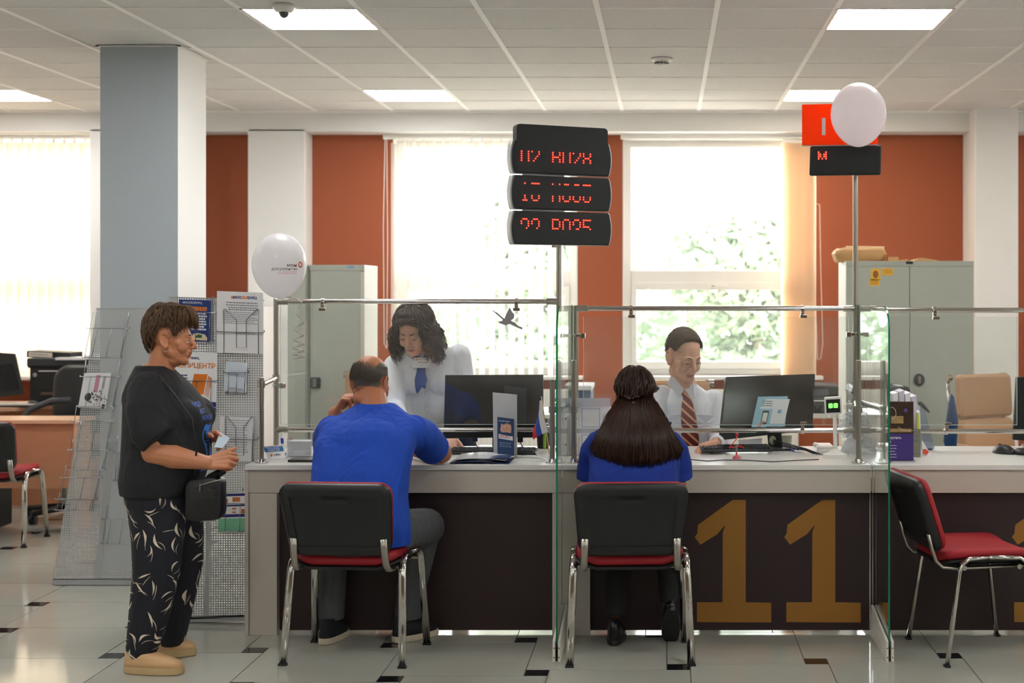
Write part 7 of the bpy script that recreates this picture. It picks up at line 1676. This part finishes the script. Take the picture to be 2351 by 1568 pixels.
s = MB(); s.loft([(-1.26, 8.40, .40, .19, .15), (-1.26, 8.40, .6, .20, .155), (-1.255, 8.38, .80, .185, .15), (-1.25, 8.37, .87, .168, .135)])
remesh(s, .01, 3).build('skirt', clothmat('navy skirt cloth', '161d38', .4), t, world=True, smooth='all')
shoe(t, (-1.37, 8.44, 0), (-1.375, 8.20, 0), .085, M_SHK, M_BLACKP, .08, .02); shoe(t, (-1.15, 8.44, 0), (-1.145, 8.20, 0), .085, M_SHK, M_BLACKP, .08, .02)

# ---------------------------------------------------------------- 5. young clerk with striped tie
t = thing('person', 'young person in a white shirt and red striped tie, seated behind the middle desk', 'person', (.1, 8.1, 0))
M_SK5 = skin('pale skin', 'd3a288'); t['_skin'] = M_SK5.name
M5 = HM(P(1571, 820, 7.98), (.50, -.80, -.30), s=1.10)
b = head_prims(M5, jaw=1.0, cheeks=.95)
b.limb([(M5 @ V((0, -.03, -.08)), .053), (P(1575, 880, 8.02), .056), (P(1578, 915, 8.08), .07)])
b.limb([(P(1580, 930, 8.1), .10), (V((.13, 8.14, .75)), .12), (V((.13, 8.2, .56)), .12)])
shR, elR, wrR = P(1645, 925, 8.08), P(1655, 1018, 7.98), P(1643, 1016, 7.60)
b.limb([(shR, .05), (elR, .042), (wrR, .028)]); add(b, hand_prims(wrR, (-.75, -.62, -.14), (0, -.1, -1), 1, 1.02, curl=(22, 30, 18), each=(0, 2, 5, 8), thumb=(.75, .5, .3)))
shL, elL, wrL = P(1512, 915, 8.08), P(1490, 1010, 7.95), V((-.03, 7.62, DT + .045))
b.limb([(shL, .05), (elL, .042), (wrL, .028)]); add(b, hand_prims(wrL, (.3, -.95, -.1), (0, 0, -1), -1, 1.0, curl=(12, 18, 12)))
for sx in (.03, .23): b.limb([(V((sx, 8.2, .53)), .08), (V((sx - .02 if sx < .1 else sx + .02, 7.92, .50)), .055), (V((sx, 7.95, .1)), .034), (V((sx, 7.93, .05)), .034)])
finish_body(b, t, M_SK5, M5, .0032); eyes(t, M5, (.1, 1, -.4), .6, '6a5140')
s = MB(); cx_ = PX(1580, 8.08)
s.loft([(cx_, 8.16, .52, .155, .12), (cx_, 8.15, .66, .158, .125), (cx_, 8.13, .80, .168, .13), (cx_, 8.10, .93, .178, .125), (cx_, 8.09, 1.01, .172, .108), (cx_, 8.08, 1.055, .125, .085), (cx_ - .003, 8.05, 1.10, .068, .062)], sup=2.3)
s.limb([(shR + V((-.02, 0, .01)), .064), (elR, .056), (elR.lerp(wrR, .8), .043)]); s.limb([(shL + V((.02, 0, .01)), .064), (elL, .056), (elL.lerp(wrL, .8), .043)])
s.ell((cx_ - .004, 8.045, 1.095), (.068, .066, .030))
r = remesh(s, .006, 5); r.fn(lambda p: p + V((0, .010, 0)) * noise.noise(V((p.x * 9 + p.z * 5, p.z * 3, 4)))); r.build('shirt', M_WSHIRT, t, world=True, smooth='all')
bvs = BVHTree.FromPolygons(r.v, r.f)
def onshirt(px, py, Y=7.95, off=.004):
    o = V((0, 0, CH)); d = (P(px, py, Y) - o).normalized(); h = bvs.ray_cast(o, d)[0]; return (h - d * off) if h else P(px, py, Y)
for q_ in ([(1540, 862), (1549, 868), (1570, 893), (1560, 913), (1532, 880)], [(1572, 893), (1592, 878), (1600, 886), (1596, 914), (1588, 917)]):
    pts = [onshirt(x_, y_, 7.97, .012) for x_, y_ in q_]; MB().prism(pts, (0, .012, -.002)).build('collar', M_WSHIRT, t, world=True, bevel=.002)
M_TIE = mat('striped tie', '742c26', .55, var=.08); n = M_TIE.node_tree.nodes; l = M_TIE.node_tree.links
wv = n.new('ShaderNodeTexWave'); wv.wave_type = 'BANDS'; wv.bands_direction = 'X'; wv.inputs['Scale'].default_value = 8.5
mp = n.new('ShaderNodeMapping'); mp.inputs['Rotation'].default_value = (0, radians(48), 0); tcx = n.new('ShaderNodeTexCoord'); l.new(tcx.outputs['Object'], mp.inputs[0]); l.new(mp.outputs[0], wv.inputs['Vector'])
rp = n.new('ShaderNodeValToRGB'); e = rp.color_ramp.elements; e[0].position = 0; e[0].color = srgb('74302a') + (1,); e[1].position = 1; e[1].color = srgb('e0b088') + (1,)
for pos, c in ((.66, '74302a'), (.70, 'c8503c'), (.84, 'c8503c'), (.88, 'e8c09a')): q_ = e.new(pos); q_.color = srgb(c) + (1,)
l.new(wv.outputs['Fac'], rp.inputs[0]); l.new(rp.outputs[0], n['Principled BSDF'].inputs['Base Color'])
tie = [[(1563, 897), (1588, 897)], [(1568, 914), (1585, 914)], [(1565, 930), (1591, 928)], [(1564, 960), (1597, 958)], [(1564, 990), (1603, 988)], [(1565, 1029), (1606, 1025)]]
vs = []
for a_, b_ in tie: vs += [onshirt(*a_, off=.008), onshirt(*b_, off=.008)]
for a_, b_ in tie: vs += [onshirt(*a_, off=.001), onshirt(*b_, off=.001)]
N = 2 * len(tie); fs = []
for k in range(len(tie) - 1): fs += [(2 * k, 2 * k + 1, 2 * k + 3, 2 * k + 2), (N + 2 * k, N + 2 * k + 2, N + 2 * k + 3, N + 2 * k + 1), (2 * k, 2 * k + 2, N + 2 * k + 2, N + 2 * k), (2 * k + 1, N + 2 * k + 1, N + 2 * k + 3, 2 * k + 3)]
MB().add(vs, fs).build('necktie', M_TIE, t, world=True)
for q_ in ([(1514, 953), (1563, 951), (1563, 968), (1540, 975), (1514, 966)], [(1598, 950), (1640, 953), (1640, 966), (1620, 974), (1599, 966)]):
    MB().prism([onshirt(x_, y_, off=.005) for x_, y_ in q_], (0, .004, 0)).build('pocket_flap', M_WSHIRT, t, world=True, bevel=.0015)
hp = hairshell(M5, (0, -.014, .038), (.0815, .099, .094), [(0, 46), (30, 50), (48, 58), (60, 76), (70, 94), (80, 84), (104, 88), (118, 112), (180, 128)], 2200, .012, .0019, 8, jitter=.006, lift=.03, zlow=1.15, slen=.55, hug=.055)
hp.build('hair', M_HAIRS, t, world=True, smooth='all')
s = MB(); s.loft([(.13, 8.18, .47, .17, .15), (.13, 8.16, .58, .165, .13)])
for sx in (.03, .23):
    kx = sx - .02 if sx < .1 else sx + .02; s.limb([(V((sx, 8.18, .53)), .09), (V((kx, 7.93, .51)), .07)]); s.loft([(sx, 7.95, .07, .055, .06), (sx, 7.95, .3, .06, .065), (kx, 7.93, .52, .066, .068)])
remesh(s, .01, 3).build('trousers', M_BLKTR, t, world=True, smooth='all')
for sx in (.03, .23): shoe(t, (sx, 8.0, 0), (sx, 7.9 - .14, 0), .09, M_SHK, M_BLACKP, .085, .02)
for o in COL.objects:
    if '_skin' in o.keys(): del o['_skin']
